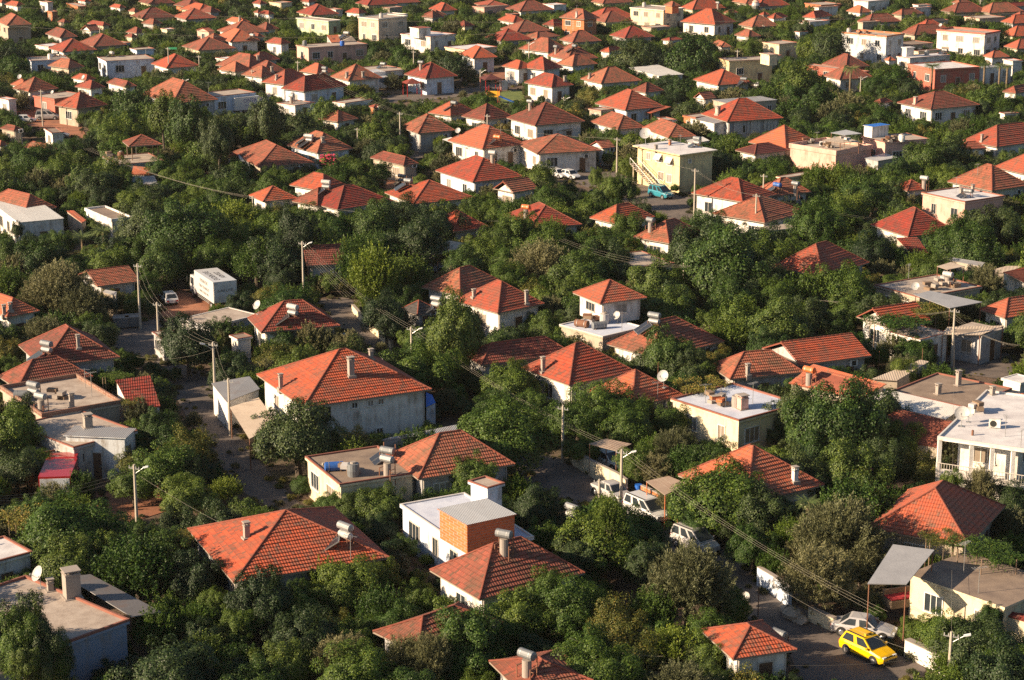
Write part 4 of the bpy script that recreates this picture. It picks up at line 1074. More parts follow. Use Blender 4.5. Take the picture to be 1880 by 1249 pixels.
def crown(name, seed, n, leaf, mat, kind='broad'):
    rng = np.random.default_rng(seed)
    if kind == 'broad':      # union of lumpy boughs
        nb = 26; bl = []
        for i in range(nb):
            d = unit(rng.normal(size=(1, 3)))[0]; d[2] = abs(d[2]) * .95 - .32
            r = rng.uniform(.20, .42); bl.append((d * (1 - r) * rng.uniform(.78, 1.1) * np.array([1, 1, .88]), r))
        for i in range(20):  # small outliers that break the outline
            d = unit(rng.normal(size=(1, 3)))[0]; d[2] = abs(d[2]) * 1.0 - .1
            r = rng.uniform(.10, .24); bl.append((d * rng.uniform(.82, 1.12) * np.array([1, 1, .9]), r))
        C = np.array([b[0] for b in bl]); r = np.array([b[1] for b in bl]); w = r ** 2 / (r ** 2).sum()
        k = rng.choice(len(bl), size=n, p=w); d = rng.normal(size=(n, 3)); d[:, 2] += .35; d = unit(d)
        rad = r[k] * (.62 + .48 * rng.random(n) ** .6)
        # twig clusters
        pos = C[k] + d * rad[:, None] + rng.normal(size=(n, 3)) * .02
        dist = np.linalg.norm(pos[:, None] - C[None], axis=2) / r[None]
        keep = dist.min(1) > .42; pos, d = pos[keep], d[keep]
        nrm = unit(d * .6 + unit(pos + np.array([0, 0, .2])) * .75 + rng.normal(size=d.shape) * .42 + np.array([0, 0, .2])); m = len(pos)
        return leaves_mesh(name, pos, nrm, leaf * rng.uniform(.7, 1.35, m), leaf * rng.uniform(.45, .75, m), mat, rng)
    if kind == 'shoots':     # upright leafy shoots (mulberry, pomegranate)
        ns = max(60, n // 34); pts = []; ax = []
        d = rng.normal(size=(ns, 3)); d[:, 2] = np.abs(d[:, 2]); d = unit(d)
        base = d * rng.uniform(.25, .8, ns)[:, None] * np.array([1, 1, .8]); base[:, 2] -= .25
        dr = unit(d * .55 + np.array([0, 0, .9]) + rng.normal(size=(ns, 3)) * .2); ln = rng.uniform(.3, .62, ns)
        k = rng.integers(0, ns, n); t = rng.random(n)
        pos = base[k] + dr[k] * (ln[k] * t)[:, None] + rng.normal(size=(n, 3)) * (.06 * (1.15 - t))[:, None]
        nrm = unit(rng.normal(size=(n, 3)) + np.array([0, 0, .8]))
        return leaves_mesh(name, pos, nrm, leaf * rng.uniform(.8, 1.4, n), leaf * rng.uniform(.4, .6, n), mat, rng)
    if kind == 'olive':
        ns = max(90, n // 40); d = rng.normal(size=(ns, 3)); d[:, 2] = np.abs(d[:, 2]) * 1.1 - .35; d = unit(d)
        lump = 1 + .16 * np.sin(d[:, 0] * 5 + seed) * np.cos(d[:, 1] * 6 + seed)
        base = d * (rng.uniform(.3, .86, ns) * lump)[:, None] * np.array([1, 1, .88])
        dr = unit(d * .8 + np.array([0, 0, .45]) + rng.normal(size=(ns, 3)) * .35); ln = rng.uniform(.16, .34, ns)
        k = rng.integers(0, ns, n); t = rng.random(n)
        pos = base[k] + dr[k] * (ln[k] * t)[:, None] + rng.normal(size=(n, 3)) * .028
        axis = unit(dr[k] + rng.normal(size=(n, 3)) * .5); nrm = np.cross(axis, rng.normal(size=(n, 3))); nrm = unit(nrm)
        return leaves_mesh(name, pos, nrm, leaf * rng.uniform(.9, 1.6, n), leaf * rng.uniform(.22, .36, n), mat, rng, axis)
    if kind == 'cypress':
        z = rng.random(n) ** .9; a = rng.random(n) * 2 * np.pi
        rr = (np.sin(np.pi * np.clip(z * .86 + .12, 0, 1)) ** .8) * (.7 + .3 * rng.random(n)) * (1 + .12 * np.sin(a * 5 + z * 20))
        pos = np.stack([rr * np.cos(a), rr * np.sin(a), z * 7.0 - 1], 1); axis = unit(np.stack([np.cos(a) * .3, np.sin(a) * .3, np.ones(n)], 1) + rng.normal(size=(n, 3)) * .2)
        nrm = unit(np.stack([np.cos(a), np.sin(a), np.full(n, .3)], 1) + rng.normal(size=(n, 3)) * .4)
        return leaves_mesh(name, pos, nrm, leaf * 1.4 * rng.uniform(.8, 1.4, n), leaf * .6 * np.ones(n), mat, rng, axis)
    if kind == 'vine':       # flat irregular mat of leaves with hanging trails
        k = rng.integers(0, 26, n); cx = rng.uniform(-.85, .85, 26); cy = rng.uniform(-.6, .6, 26); cr = rng.uniform(.12, .3, 26)
        a = rng.random(n) * 2 * np.pi; q = np.sqrt(rng.random(n)) * cr[k]
        pos = np.stack([cx[k] + q * np.cos(a), cy[k] + q * np.sin(a), rng.normal(size=n) * .05 - np.where(rng.random(n) < .15, rng.random(n) * .5, 0)], 1)
        nrm = unit(rng.normal(size=(n, 3)) * .5 + np.array([0, 0, 1]))
        return leaves_mesh(name, pos, nrm, leaf * rng.uniform(.8, 1.4, n), leaf * rng.uniform(.6, .9, n), mat, rng)
    if kind == 'willow':
        ns = 260; d = rng.normal(size=(ns, 3)); d[:, 2] = np.abs(d[:, 2]); d = unit(d); base = d * rng.uniform(.5, .95, ns)[:, None]
        k = rng.integers(0, ns, n); t = rng.random(n); out = d * np.array([1, 1, 0])
        pos = base[k] + out[k] * (.18 * np.sqrt(t))[:, None] + np.stack([np.zeros(n), np.zeros(n), -t * rng.uniform(.5, 1.7, ns)[k]], 1) + rng.normal(size=(n, 3)) * .02
        axis = unit(np.array([0, 0, -1.0]) + rng.normal(size=(n, 3)) * .25); nrm = unit(np.cross(axis, rng.normal(size=(n, 3))))
        return leaves_mesh(name, pos, nrm, leaf * 1.3 * np.ones(n), leaf * .35 * np.ones(n), mat, rng, axis)
def trunk_mesh(name, seed, kind='broad'):
    rs = random.Random(seed); mb = MB()
    if kind == 'cypress': mb.cyl((0, 0, -2.2), (0, 0, 2), .12, .06, 6)
    else:
        p = Vector((0, 0, -1.6)); q = Vector((rs.uniform(-.06, .06), rs.uniform(-.06, .06), -.55)); mb.cyl(p, q, .085, .065, 7)
        for i in range(6):
            a = i * 1.05 + rs.random() * .6; m1 = q + Vector((math.cos(a) * .28, math.sin(a) * .28, .32)); e = m1 + Vector((math.cos(a + .4) * .3, math.sin(a + .4) * .3, .42 + rs.random() * .25))
            mb.cyl(q, m1, .045, .03, 5); mb.cyl(m1, e, .03, .008, 5)
            mb.cyl(m1, m1 + Vector((math.cos(a - .8) * .25, math.sin(a - .8) * .25, .22)), .02, .006, 4)
    me = bpy.data.meshes.new(name); me.from_pydata([tuple(v) for v in mb.v], [], mb.f); me.materials.append(M['bark']); me.update(); return me
KIND = {}
def defkind(k, base, mats, near, far, leafn, leaff, seeds):
    KIND[k] = []
    for s in seeds:
        mt = mats[s % len(mats)]
        KIND[k].append((crown('crown_' + k, s, near, leafn, mt, base), crown('crown_far_' + k, s + 50, far, leaff, mt, base), trunk_mesh('trunk_' + k, s, base)))
defkind('d', 'broad', ['l_dark', 'l_deep'], 34000, 12000, .050, .072, [1, 2, 3, 21, 24])
defkind('m', 'broad', ['l_mid'], 32000, 12000, .048, .070, [4, 5, 6, 22])
defkind('b', 'shoots', ['l_bright'], 16000, 7000, .062, .085, [7, 8])
defkind('s', 'shoots', ['l_mid'], 16000, 7000, .062, .085, [9, 23])
defkind('y', 'broad', ['l_yellow'], 16000, 7000, .055, .08, [10, 11])
defkind('o', 'olive', ['l_olive'], 30000, 11000, .055, .09, [12, 13])
defkind('c', 'cypress', ['l_cyp'], 9000, 4000, .16, .26, [14])
defkind('v', 'vine', ['l_mid', 'l_yellow'], 4200, 1600, .05, .08, [16, 17])
defkind('w', 'willow', ['l_bright'], 16000, 6000, .06, .09, [18])
CROWNZ = dict(d=.86, m=.86, b=.85, s=.85, y=.8, o=.84, c=1.2, w=1.3, v=0)
FORCE = """d 835,622,54,4.4 b 685,512,50,4.2 s 662,490,44,4.6 d 345,235,34,6 d 400,265,34,6 d 300,215,30,6.5 d 490,225,34,5.5 d 545,440,40,5 m 40,1205,50,3.6 d 85,1215,44,3.2 d 5,1180,40,4 d 45,1182,58,3.6 m 100,1215,36,3 d 1150,352,22,2.4 m 1122,350,24,2.6 d 1100,372,20,2.2 m 1745,905,26,2.6 o 1800,905,30,2.6 m 1095,330,15,2 d 1180,395,20,2.4 s 1120,955,34,4.5"""
TREES = []      # (kind, pos2d, R, crown centre height, scale z)
def crown_h(k, Rm, hz=1.0):
    if k == 'c': return Rm * 2.2
    return Rm * hz * .64 + (0.4 if Rm > 1.4 else 0.15)
def put_px(k, px, py, rp, hz=1.0):
    if k not in 'cw':
        if py < 420: rp *= .86
    """crown given by its centre pixel and pixel radius"""
    Rm = 2.4; c = None
    for _ in range(8):
        h = crown_h(k, Rm, hz); c = P(px, py, h); Rm = rp / sc_at(c)
    if k != 'v':
        d = (CAM - c).normalized(); t = 0
        while infoot(c) and t < 16: c = c + d * .5; t += .5
    if k not in 'vcw':      # a crown that hides most of a roof the photo shows is smaller than guessed
        lim = .08 if py < 200 else .12 if py < 260 else .22 if py < 420 else (.36 if py < 620 else .62)
        for _ in range(5):
            if covered(c, Rm * .9, Rm * hz * .85) <= lim or Rm < .8: break
            top = c.z + Rm * hz; Rm *= .86; c.z = max(crown_h(k, Rm, hz), c.z - .4)
    if k not in 'vcw' and c.z - .62 * Rm * hz > .7:      # keep the crown down to the ground
        top = c.z + Rm * hz * .95; hz = min(1.7, (top - .4) / (1.57 * Rm))
        c.z = top - hz * Rm * .95
    TREES.append([k, (c.x, c.y), Rm, c.z, hz, True])
TDATA = """
d 548,812,78 d 500,790,40 d 345,640,56 d 320,672,34 d 405,590,44 b 400,562,30 m 300,868,62 y 345,835,50 y 250,850,34 m 245,895,40
m 130,985,88 m 75,1010,48 m 190,1020,50 b 140,945,40 d 45,1135,62 d 100,1150,40 d 30,950,30 d 330,975,42 m 385,965,26 d 300,1030,56 d 360,1070,52
m 330,1020,30 d 480,1110,62 m 545,1125,46 m 640,1085,62 s 600,1060,44 m 690,1060,40 d 555,1180,60 y 620,1155,36 o 630,1218,52 o 740,1215,44 o 790,1190,50
m 860,1190,74 m 920,1160,50 b 890,1225,46 m 960,1140,66 m 1040,1130,62 y 1130,1150,56 y 1160,1210,60 m 1080,1210,60 b 1230,1200,56 m 1290,1200,48 s 1200,1130,52
o 1265,1090,84 o 1240,1060,50 m 1340,1100,52 m 1110,1000,74 m 1170,990,56 d 1060,1030,52 s 1100,960,48 d 985,940,44 m 960,960,26 m 1000,1060,50 d 1190,1040,50
m 1330,925,82 d 1400,950,60 m 1280,960,40 d 1380,890,44 m 1300,880,34 m 1380,1010,46 b 1420,1040,34 o 1540,1000,88 o 1500,1075,66 o 1580,1050,48 o 1480,1020,40 o 1590,1110,30
d 1560,880,62 d 1620,860,50 m 1660,820,42 y 1690,870,40 d 1520,850,40 d 1545,790,84 d 1600,770,60 d 1460,760,50 d 1500,790,60 d 1430,790,34 d 1510,840,50
m 1250,935,26 m 1225,905,26 m 1820,1070,46 d 1855,930,48 o 1850,970,40 m 1740,1170,54 d 1790,1195,62 b 1750,1230,44 m 1840,1220,60 m 1680,1160,30 s 1800,1150,30
m 1110,760,62 m 1060,780,50 m 1150,790,50 y 1050,740,30 s 1180,740,30 o 1240,830,40 o 1200,870,36 b 1200,830,34 s 1260,860,46 m 1170,855,38 m 1230,780,34
m 940,710,52 m 980,760,44 d 910,760,46 m 880,785,38 d 870,700,20 m 850,690,14 d 800,640,40 d 870,650,36 s 845,590,30 d 900,640,26 b 690,550,36 d 710,590,46 d 735,560,34
o 600,635,30 o 640,640,30 o 570,620,28 m 560,610,30 d 525,635,30 o 820,740,24 o 700,635,24 o 490,690,26
d 745,395,74 d 690,420,52 d 800,420,50 d 770,450,56 d 700,470,44 d 520,480,60 s 470,490,50 m 510,440,52 m 575,455,44 d 580,420,48 m 620,430,44 s 640,470,40 m 430,450,50 m 395,480,44 d 330,440,76 d 270,420,52 d 300,490,46 m 380,400,48
d 60,440,42 d 75,480,44 m 110,450,34 d 25,480,40 d 30,400,20 o 110,545,56 o 75,560,44 o 150,570,44 m 160,600,30 d 210,470,40 m 250,470,36 d 40,580,30 y 15,650,32 d 20,620,28 m 175,480,30
m 225,690,26 y 205,680,22 o 255,760,28 s 300,755,30 m 245,800,34 y 230,745,26 d 285,790,36 o 310,780,24 m 20,800,60 d 40,740,30 d 30,870,50 d 15,830,40 m 70,860,34 o 355,775,20 d 350,880,40
d 660,890,48 m 610,900,42 m 690,920,36 d 640,940,30 o 705,940,22 m 870,870,36 s 840,850,32 y 650,820,34 y 690,830,28 m 600,820,26 d 760,960,26 d 705,935,46 d 700,975,34 s 1150,980,40 m 1212,1000,40 m 1100,950,36
d 1225,665,54 d 1190,650,36 d 1250,640,40 d 1265,690,44 m 1290,700,34 m 1245,720,38 y 1310,660,30 d 1070,510,54 d 1110,480,44 d 1140,510,40 m 1040,480,30 m 1000,470,50 m 950,440,44 s 1010,430,44 m 890,470,40 d 920,450,40
o 1010,575,32 d 1010,610,36 m 985,590,24 m 1035,620,24 d 1215,530,52 d 1240,560,44 d 1330,500,90 d 1290,470,60 d 1380,530,60 m 1400,480,50 d 1260,450,44 d 1340,560,50 m 1420,560,44 m 1360,590,40 s 1330,580,40 b 1400,600,36 m 1300,600,34
s 1500,540,56 m 1550,540,50 s 1460,550,44 b 1440,520,34 m 1530,500,34 d 1480,590,40 m 1560,580,34 o 1620,500,24 d 1600,470,44 d 1570,470,34 m 1650,480,34 o 1810,530,36 b 1690,490,30 m 1730,500,30 m 1770,440,44 d 1820,430,48 d 1850,400,44 m 1740,450,40 b 1800,480,30
w 1866,600,34 o 1640,640,40 m 1680,650,34 b 1610,660,26 m 1660,690,30 d 1700,640,24
s 1540,330,44 b 1500,330,34 d 1600,370,50 d 1640,360,34 m 1560,390,44 m 1500,420,50 s 1540,440,34 d 1700,300,44 d 1740,290,48 m 1690,340,30 b 1720,330,28 d 1760,320,34 m 1860,260,24
m 1165,270,38 d 1120,250,30 m 1150,310,26 m 1210,240,30 d 1180,290,22 m 1130,235,30 m 1120,340,34 m 1165,340,30 d 1040,330,44 d 990,340,44 d 960,350,34 m 1010,370,40 d 1000,310,30 m 1280,340,22 m 1270,370,16 s 1340,280,34 m 1390,300,40 d 1320,300,30 d 1420,310,30 y 1225,230,26
m 1180,385,30 m 1150,430,36 y 1090,440,26 m 1080,390,30 d 1120,470,30 b 1210,400,24 m 1160,460,24 d 1390,440,60 d 1430,430,40 m 1300,430,40 m 1350,420,24
o 830,290,24 m 800,300,26 m 770,320,34 o 810,310,24 m 700,310,40 d 660,320,34 m 730,290,30 o 900,360,30 d 870,390,34 m 860,350,24 b 840,330,16 m 920,290,22
d 730,240,40 m 690,250,34 d 640,200,50 m 600,210,44 d 550,230,40 d 490,220,48 d 480,260,34 d 400,260,44 d 340,250,50 m 360,210,52 s 300,220,50 d 250,200,44 d 430,220,46 m 380,290,44 m 210,260,40 m 190,230,30 d 270,290,20
m 300,320,40 b 350,310,34 d 410,330,34 m 440,320,34 m 380,350,40 m 210,330,44 d 150,310,40 m 60,300,50 m 110,320,44 o 70,340,34 s 30,270,44 d 20,310,34 d 160,280,34 m 130,290,34 m 240,350,30 d 190,370,34 o 110,350,24 d 450,360,30 m 500,320,34 d 540,260,20
c 290,190,15 c 300,205,17 d 270,180,22 c 388,120,7 c 1872,235,13 d 720,85,46 d 690,95,30 d 760,95,24 d 830,125,44 d 800,110,34 d 860,130,30 m 740,110,30 d 770,200,28 m 720,190,34 o 720,150,26 d 700,200,26 m 680,170,20
d 1170,80,52 d 1195,110,34 m 1150,60,36 d 1160,115,40 d 1265,110,56 d 1290,95,44 d 1240,120,36 d 1310,80,34 d 1060,60,50 m 1020,45,24 d 1090,90,30 m 1120,100,30 o 1330,130,24 m 1340,20,34 b 1370,20,28 d 1400,55,40 m 1440,50,34 d 1380,70,34
d 1475,40,50 m 1500,50,34 d 1560,25,34 m 1620,45,44 d 1680,40,44 d 1700,60,40 m 1740,30,40 d 1790,45,40 m 1830,60,44 d 1850,90,30 m 1750,95,30 o 1420,50,24 d 1520,90,40 m 1490,95,34
d 1470,160,44 b 1480,145,26 m 1455,180,30 m 1440,130,26 d 1620,115,36 m 1640,150,34 d 1670,165,30 m 1600,160,24 d 1750,160,44 m 1790,150,30 d 1720,190,20 o 1560,200,34 m 1610,205,34 d 1650,215,30 m 1690,225,24 d 1780,225,36 m 1530,210,24 d 1700,240,24 o 1520,180,24
b 1520,40,20 m 940,20,30 d 900,60,40 d 880,40,34 m 860,80,30 d 980,40,34 o 1000,60,20 m 930,90,24 d 950,110,20 m 780,30,34 d 760,20,30 m 700,20,30 o 830,60,24 m 560,60,26 m 530,100,24 b 530,70,20 d 600,105,20 o 480,80,24 m 620,30,24
m 420,150,22 b 425,135,24 o 330,120,20 d 300,110,26 m 270,130,24 b 265,150,18 d 190,140,24 m 150,110,30 d 160,80,34 m 130,130,24 m 280,70,36 d 250,65,30 m 310,60,30 d 340,75,30 d 55,20,30 m 120,20,26 d 10,110,34 m 30,130,30 m 15,80,24 o 40,185,22 o 70,190,14 d 110,180,20 m 90,150,24 b 120,80,16
m 215,25,22 d 230,10,24 o 200,40,18 m 250,45,20 d 360,25,24 m 345,40,20 d 440,30,24 o 400,40,16 d 660,25,26 o 690,45,16 m 960,230,16 o 970,175,18 o 850,165,22 o 880,170,18 o 1020,170,14 m 1040,170,20 d 995,170,14
b 1240,330,20
"""
VDATA = """
v 1640,590,60,h4 v 1690,565,40,h4 v 1790,1000,56,h4.2 v 1730,985,40,h4.2 v 1830,1020,50,h4.2 v 1290,705,50,h3.6 v 1230,700,30,h3.4 v 60,945,60,h2.6 v 210,690,30,h3.4 v 240,735,24,h3.2 v 1350,150,40,h2.4 v 350,980,30,h3
"""
def parse_trees():
    for t in TDATA.split('\n'):
        w = t.split()
        for k, c in zip(w[::2], w[1::2]):
            x, y, r = [float(q) for q in c.split(',')]; put_px(k, x, y, r * 1.04, random.uniform(1.0, 1.3))
    w = VDATA.split()
    for k, c in zip(w[::2], w[1::2]):
        q = c.split(','); h = float(q[3][1:]); p = P(float(q[0]), float(q[1]), h); TREES.append(['v', (p.x, p.y), float(q[2]) / sc_at(p), h, 1, True])
parse_trees()
w = FORCE.split()
for k, c in zip(w[::2], w[1::2]):
    x, y, r, h = [float(q) for q in c.split(',')]; p = P(x, y, h); Rm = r / sc_at(p); TREES.append([k, (p.x, p.y), Rm, h, min(1.9, max(.8, (h - .3) / Rm / .9)), True])
# shrubs and low trees that stand against the house fronts the photo shows overgrown
rsh = random.Random(21)
for (A, B_, C_, D_, p_, hh, z0_) in SHRUB:
    if p_ >= 1.3 or z0_ > 0: continue
    for a, c, sgn in ((A, B_, 1), (B_, C_, 1)):
        d_ = (c - a).to_2d(); L_ = d_.length; d_ = d_ / L_; nrm_ = Vector((d_.y, -d_.x)); t_ = .3
        while t_ < L_ - .2:
            Rm = rsh.uniform(.9, 1.5); off = rsh.uniform(.35, .8) + Rm * .45; q = a.to_2d() + d_ * t_ + nrm_ * off; t_ += Rm * rsh.uniform(.8, 1.3)
            if inroad(q) or infoot(q, 0): continue
            top = min(hh - .1, rsh.uniform(1.9, 3.1)); hz = (top - .2) / (1.6 * Rm); cz = top - Rm * hz * .95
            if not (0.5 < hz < 1.5): hz = max(.5, min(1.5, hz)); cz = max(.4, top - Rm * hz * .95)
            if covered(Vector((q.x, q.y, cz)), Rm * .9, Rm * hz * .85) > .3: continue
            TREES.append([rsh.choice('ddmmosby'), (q.x, q.y), Rm, cz, hz, False])
# grid for spacing, then fill the gaps of the town with trees and bushes wherever they hide nothing the photo shows
GRID = {}
def gk(x, y): return int(x // 6), int(y // 6)
for i, t in enumerate(TREES): GRID.setdefault(gk(*t[1]), []).append((t[1][0], t[1][1], t[2]))
def near_ok(x, y, r, f):
    a, b = gk(x, y)
    for i in (-1, 0, 1):
        for j in (-1, 0, 1):
            for (u, v, q) in GRID.get((a + i, b + j), ()):
                if (u - x) ** 2 + (v - y) ** 2 < (f * (r + q)) ** 2: return False
    return True
rf = random.Random(11)
cand = []
y = 104.0
while y < 640:
    half = y * 0.262 + 24; st = 2.3 if y < 330 else 2.9
    x = -half
    while x < half:
        cand.append((x + rf.uniform(-1, 1), y + rf.uniform(-1.2, 1.2))); x += st
    y += st
rf.shuffle(cand)
for (x, y) in cand:
    if infoot((x, y), .25) or inroad((x, y)): continue
    R0 = rf.choice((3.3, 2.8, 2.3, 1.8, 1.4)) * (.84 if y > 330 else (.95 if y > 200 else 1))
    if inroad((x + 1, y)) or inroad((x - 1, y)) or inroad((x, y - 1.5)) or inroad((x, y + 1.5)): R0 = min(R0, 1.5)
    k = rf.choices(['d', 'm', 'o', 's', 'b', 'y'], [38, 29, 7, 16, 7, 3])[0]
    for q in (1, .8, .62, .46, .34, .26):
        Rm = R0 * q; hz = rf.uniform(.88, 1.2)
        if Rm < .6: break
        h = crown_h(k, Rm, hz)
        if not near_ok(x, y, Rm, .70): continue
        if covered(Vector((x, y, h)), Rm * .95, Rm * hz * .9) < (.13 if y < 190 else (.06 if y < 250 else .035)):
            TREES.append([k, (x, y), Rm, h, hz, False]); GRID.setdefault(gk(x, y), []).append((x, y, Rm)); break
# ---------------------------------------------------------------- make the trees
def visible_px(t):
    x, y, d = proj((t[1][0], t[1][1], t[3])); r = t[2] * FPX / d
    if x < -r * .8 or x > 1880 + r * .8 or y < -r * .8 or y > 1249 + r * .8: return 0
    return r
# how much of each crown can be seen: splat far to near at quarter size
order = sorted(range(len(TREES)), key=lambda i: -TREES[i][1][1]); ID = -np.ones((MH, MW), int); 
ZB = np.full((MH, MW), 1e9)
tot = np.zeros(len(TREES))
BZ = np.full((MH, MW), 0.0)
for i in order:
    t = TREES[i]; x, y, d = proj((t[1][0], t[1][1], t[3])); s = FPX / d / 4; x /= 4; y /= 4; a = t[2] * s * .95; b = a * (1 if t[0] != 'v' else .35)
    x0, x1 = int(max(0, x - a)), int(min(MW, x + a + 1)); y0, y1 = int(max(0, y - b)), int(min(MH, y + b + 1))
    if x0 >= x1 or y0 >= y1: continue
    gx, gy = np.meshgrid(np.arange(x0, x1) + .5, np.arange(y0, y1) + .5)
    e = ((gx - x) / a) ** 2 + ((gy - y) / b) ** 2 < 1
    # things in front of the crown hide it
    m = MASK[y0:y1, x0:x1]; e &= ~((m > 0) & (m < d - 2))
    ID[y0:y1, x0:x1][e] = i
cnt = np.bincount(ID[ID >= 0].ravel(), minlength=len(TREES))
NTREE = 300
big = [i for i in range(len(TREES)) if TREES[i][0] != 'v' and TREES[i][2] >= 1.15 and visible_px(TREES[i]) > 0]
big.sort(key=lambda i: -cnt[i]); indiv = set(big[:NTREE])
small = [i for i in range(len(TREES)) if TREES[i][2] < 1.15 and TREES[i][0] != 'v' and cnt[i] > 0]
small.sort(key=lambda i: -cnt[i]); bushes = set(small[:100])
vines = [i for i in range(len(TREES)) if TREES[i][0] == 'v']
rest = [i for i in range(len(TREES)) if i not in indiv and i not in bushes and TREES[i][0] != 'v' ]
ITEMS = []       # (object, type phrase, size phrase, point) still to be labelled
NM = dict(d='broadleaf_tree', m='broadleaf_tree', b='mulberry_tree', s='mulberry_tree', y='broadleaf_tree', o='olive_tree', c='cypress_tree', w='weeping_tree')
PH = dict(d='dark green leafy tree', m='mid green leafy tree', b='bright green shooting tree', s='green upright-shooted tree', y='yellowing green tree', o='grey-green olive tree', c='dark narrow cypress', w='drooping pepper tree')
CATG = dict(d='tree', m='tree', b='tree', s='tree', y='tree', o='olive tree', c='cypress', w='tree')
def place_tree(i, bush=False):
    k, (x, y), Rm, cz, hz, hand = TREES[i]
    var = KIND[k][i % len(KIND[k])]; s = sc_at((x, y, cz))
    far = s < 13.5
    nm = 'bush' if bush else NM[k]
    rt = bpy.data.objects.new(nm, None); COL.objects.link(rt); rt.location = (x, y, 0); rt.empty_display_size = .3
    c = bpy.data.objects.new('crown', var[1 if far else 0]); COL.objects.link(c); c.parent = rt; c.location = (0, 0, cz)
    c.scale = (Rm * rf.uniform(.92, 1.1), Rm * rf.uniform(.92, 1.1), Rm * hz); c.rotation_euler = (0, 0, rf.uniform(0, 6.28))
    if not far or cnt[i] > 40:
        t = bpy.data.objects.new('trunk', var[2]); COL.objects.link(t); t.parent = rt; t.location = (0, 0, cz - 0); t.scale = (Rm, Rm, (cz + .15) / (1.6 if k != 'c' else 2.2)); t.rotation_euler = (0, 0, rf.uniform(0, 6.28))
    rt['category'] = 'bush' if bush else CATG[k]
    ph = PH[k].replace('tree', 'bush') if bush else PH[k]
    sz = '' if bush else ('large ' if Rm > 2.9 else ('small ' if Rm < 1.9 else ''))
    ITEMS.append((rt, ph, sz, Vector((x, y, cz)), 'trees among the houses' if not bush else 'bushes among the houses'))
for i in sorted(indiv): place_tree(i)
for i in sorted(bushes): place_tree(i, True)
for i in vines:
    k, (x, y), Rm, cz, hz, _ = TREES[i]; var = KIND['v'][i % 2]
    rt = bpy.data.objects.new('grape_vine', None); COL.objects.link(rt); rt.location = (x, y, 0)
    c = bpy.data.objects.new('foliage', var[0]); COL.objects.link(c); c.parent = rt; c.location = (0, 0, cz); c.scale = (Rm, Rm * 1.3, Rm * .8); c.rotation_euler = (0, 0, R(27) + rf.uniform(-.3, .3))
    mb = MB()
    for a, b in ((-.8, -.5), (.8, -.5), (.8, .5), (-.8, .5)): obj('post', _post(Vector((x + a * Rm * .8, y + b * Rm * .8, 0)), 0, cz, .04), ['wood'], rt)
    s_ = MB(); s_.cyl((x, y, -.1), (x + .2, y + .1, cz), .06, .035, 6); obj('stem', s_, ['bark'], rt)
    rt['category'] = 'grape vine'; ITEMS.append((rt, 'leafy grape vine over posts', '', Vector((x, y, cz)), 'grape vines on pergolas'))
# the rest as one mass of far trees, scattered from the crowns above
def scatter(name, idx, srcs, label):
    me = bpy.data.meshes.new(name); n = len(idx)
    me.from_pydata([(TREES[i][1][0], TREES[i][1][1], TREES[i][3]) for i in idx], [], [])
    a = me.attributes.new('sc', 'FLOAT_VECTOR', 'POINT'); a.data.foreach_set('vector', [c for i in idx for c in (TREES[i][2], TREES[i][2], TREES[i][2] * TREES[i][4])])
    a = me.attributes.new('rt', 'FLOAT_VECTOR', 'POINT'); a.data.foreach_set('vector', [c for i in idx for c in (0, 0, (i * 2.399) % 6.283)])
    names = {k: j for j, (k, v) in enumerate(srcs)}
    a = me.attributes.new('ix', 'INT', 'POINT'); a.data.foreach_set('value', [names[(TREES[i][0], i % len(KIND[TREES[i][0]]))] for i in idx])
    o = bpy.data.objects.new(name, me); COL.objects.link(o)
    g = bpy.data.node_groups.new(name, 'GeometryNodeTree')
    g.interface.new_socket('Geometry', in_out='INPUT', socket_type='NodeSocketGeometry'); g.interface.new_socket('Geometry', in_out='OUTPUT', socket_type='NodeSocketGeometry')
    gi = g.nodes.new('NodeGroupInput'); go = g.nodes.new('NodeGroupOutput'); ip = g.nodes.new('GeometryNodeInstanceOnPoints'); g2i = g.nodes.new('GeometryNodeGeometryToInstance')
    for k, src in reversed(srcs):
        oi = g.nodes.new('GeometryNodeObjectInfo'); oi.inputs['Object'].default_value = src; oi.transform_space = 'ORIGINAL'
        oi.inputs['As Instance'].default_value = False
        g.links.new(oi.outputs['Geometry'], g2i.inputs[0])
    def attr(nm, t):
        q = g.nodes.new('GeometryNodeInputNamedAttribute'); q.data_type = t; q.inputs['Name'].default_value = nm; return q.outputs['Attribute']
    g.links.new(gi.outputs[0], ip.inputs['Points']); g.links.new(g2i.outputs[0], ip.inputs['Instance']); ip.inputs['Pick Instance'].default_value = True
    g.links.new(attr('ix', 'INT'), ip.inputs['Instance Index']); g.links.new(attr('sc', 'FLOAT_VECTOR'), ip.inputs['Scale'])
    er = g.nodes.new('FunctionNodeEulerToRotation'); g.links.new(attr('rt', 'FLOAT_VECTOR'), er.inputs[0]); g.links.new(er.outputs[0], ip.inputs['Rotation'])
    g.links.new(ip.outputs[0], go.inputs[0])
    md = o.modifiers.new('scatter', 'NODES'); md.node_group = g
    o['kind'] = 'stuff'; o['label'] = label; o['category'] = 'foliage'
    return o
kk = sorted({(TREES[i][0], i % len(KIND[TREES[i][0]])) for i in rest})
srcs = []
for (k, j) in kk:
    mesh = KIND[k][j][1]
    so_ = next((o for o in bpy.data.objects if o.type == 'MESH' and o.data == mesh), None)
    if so_ is None:   # no single tree of this variant is far off: use the near crown of that kind
        mesh = KIND[k][j][0]; so_ = next((o for o in bpy.data.objects if o.type == 'MESH' and o.data == mesh), None)
    srcs.append(((k, j), so_))
print('TREES', len(TREES), 'single', len(indiv), 'bush', len(bushes), 'rest', len(rest), [s for s in srcs if s[1] is None])
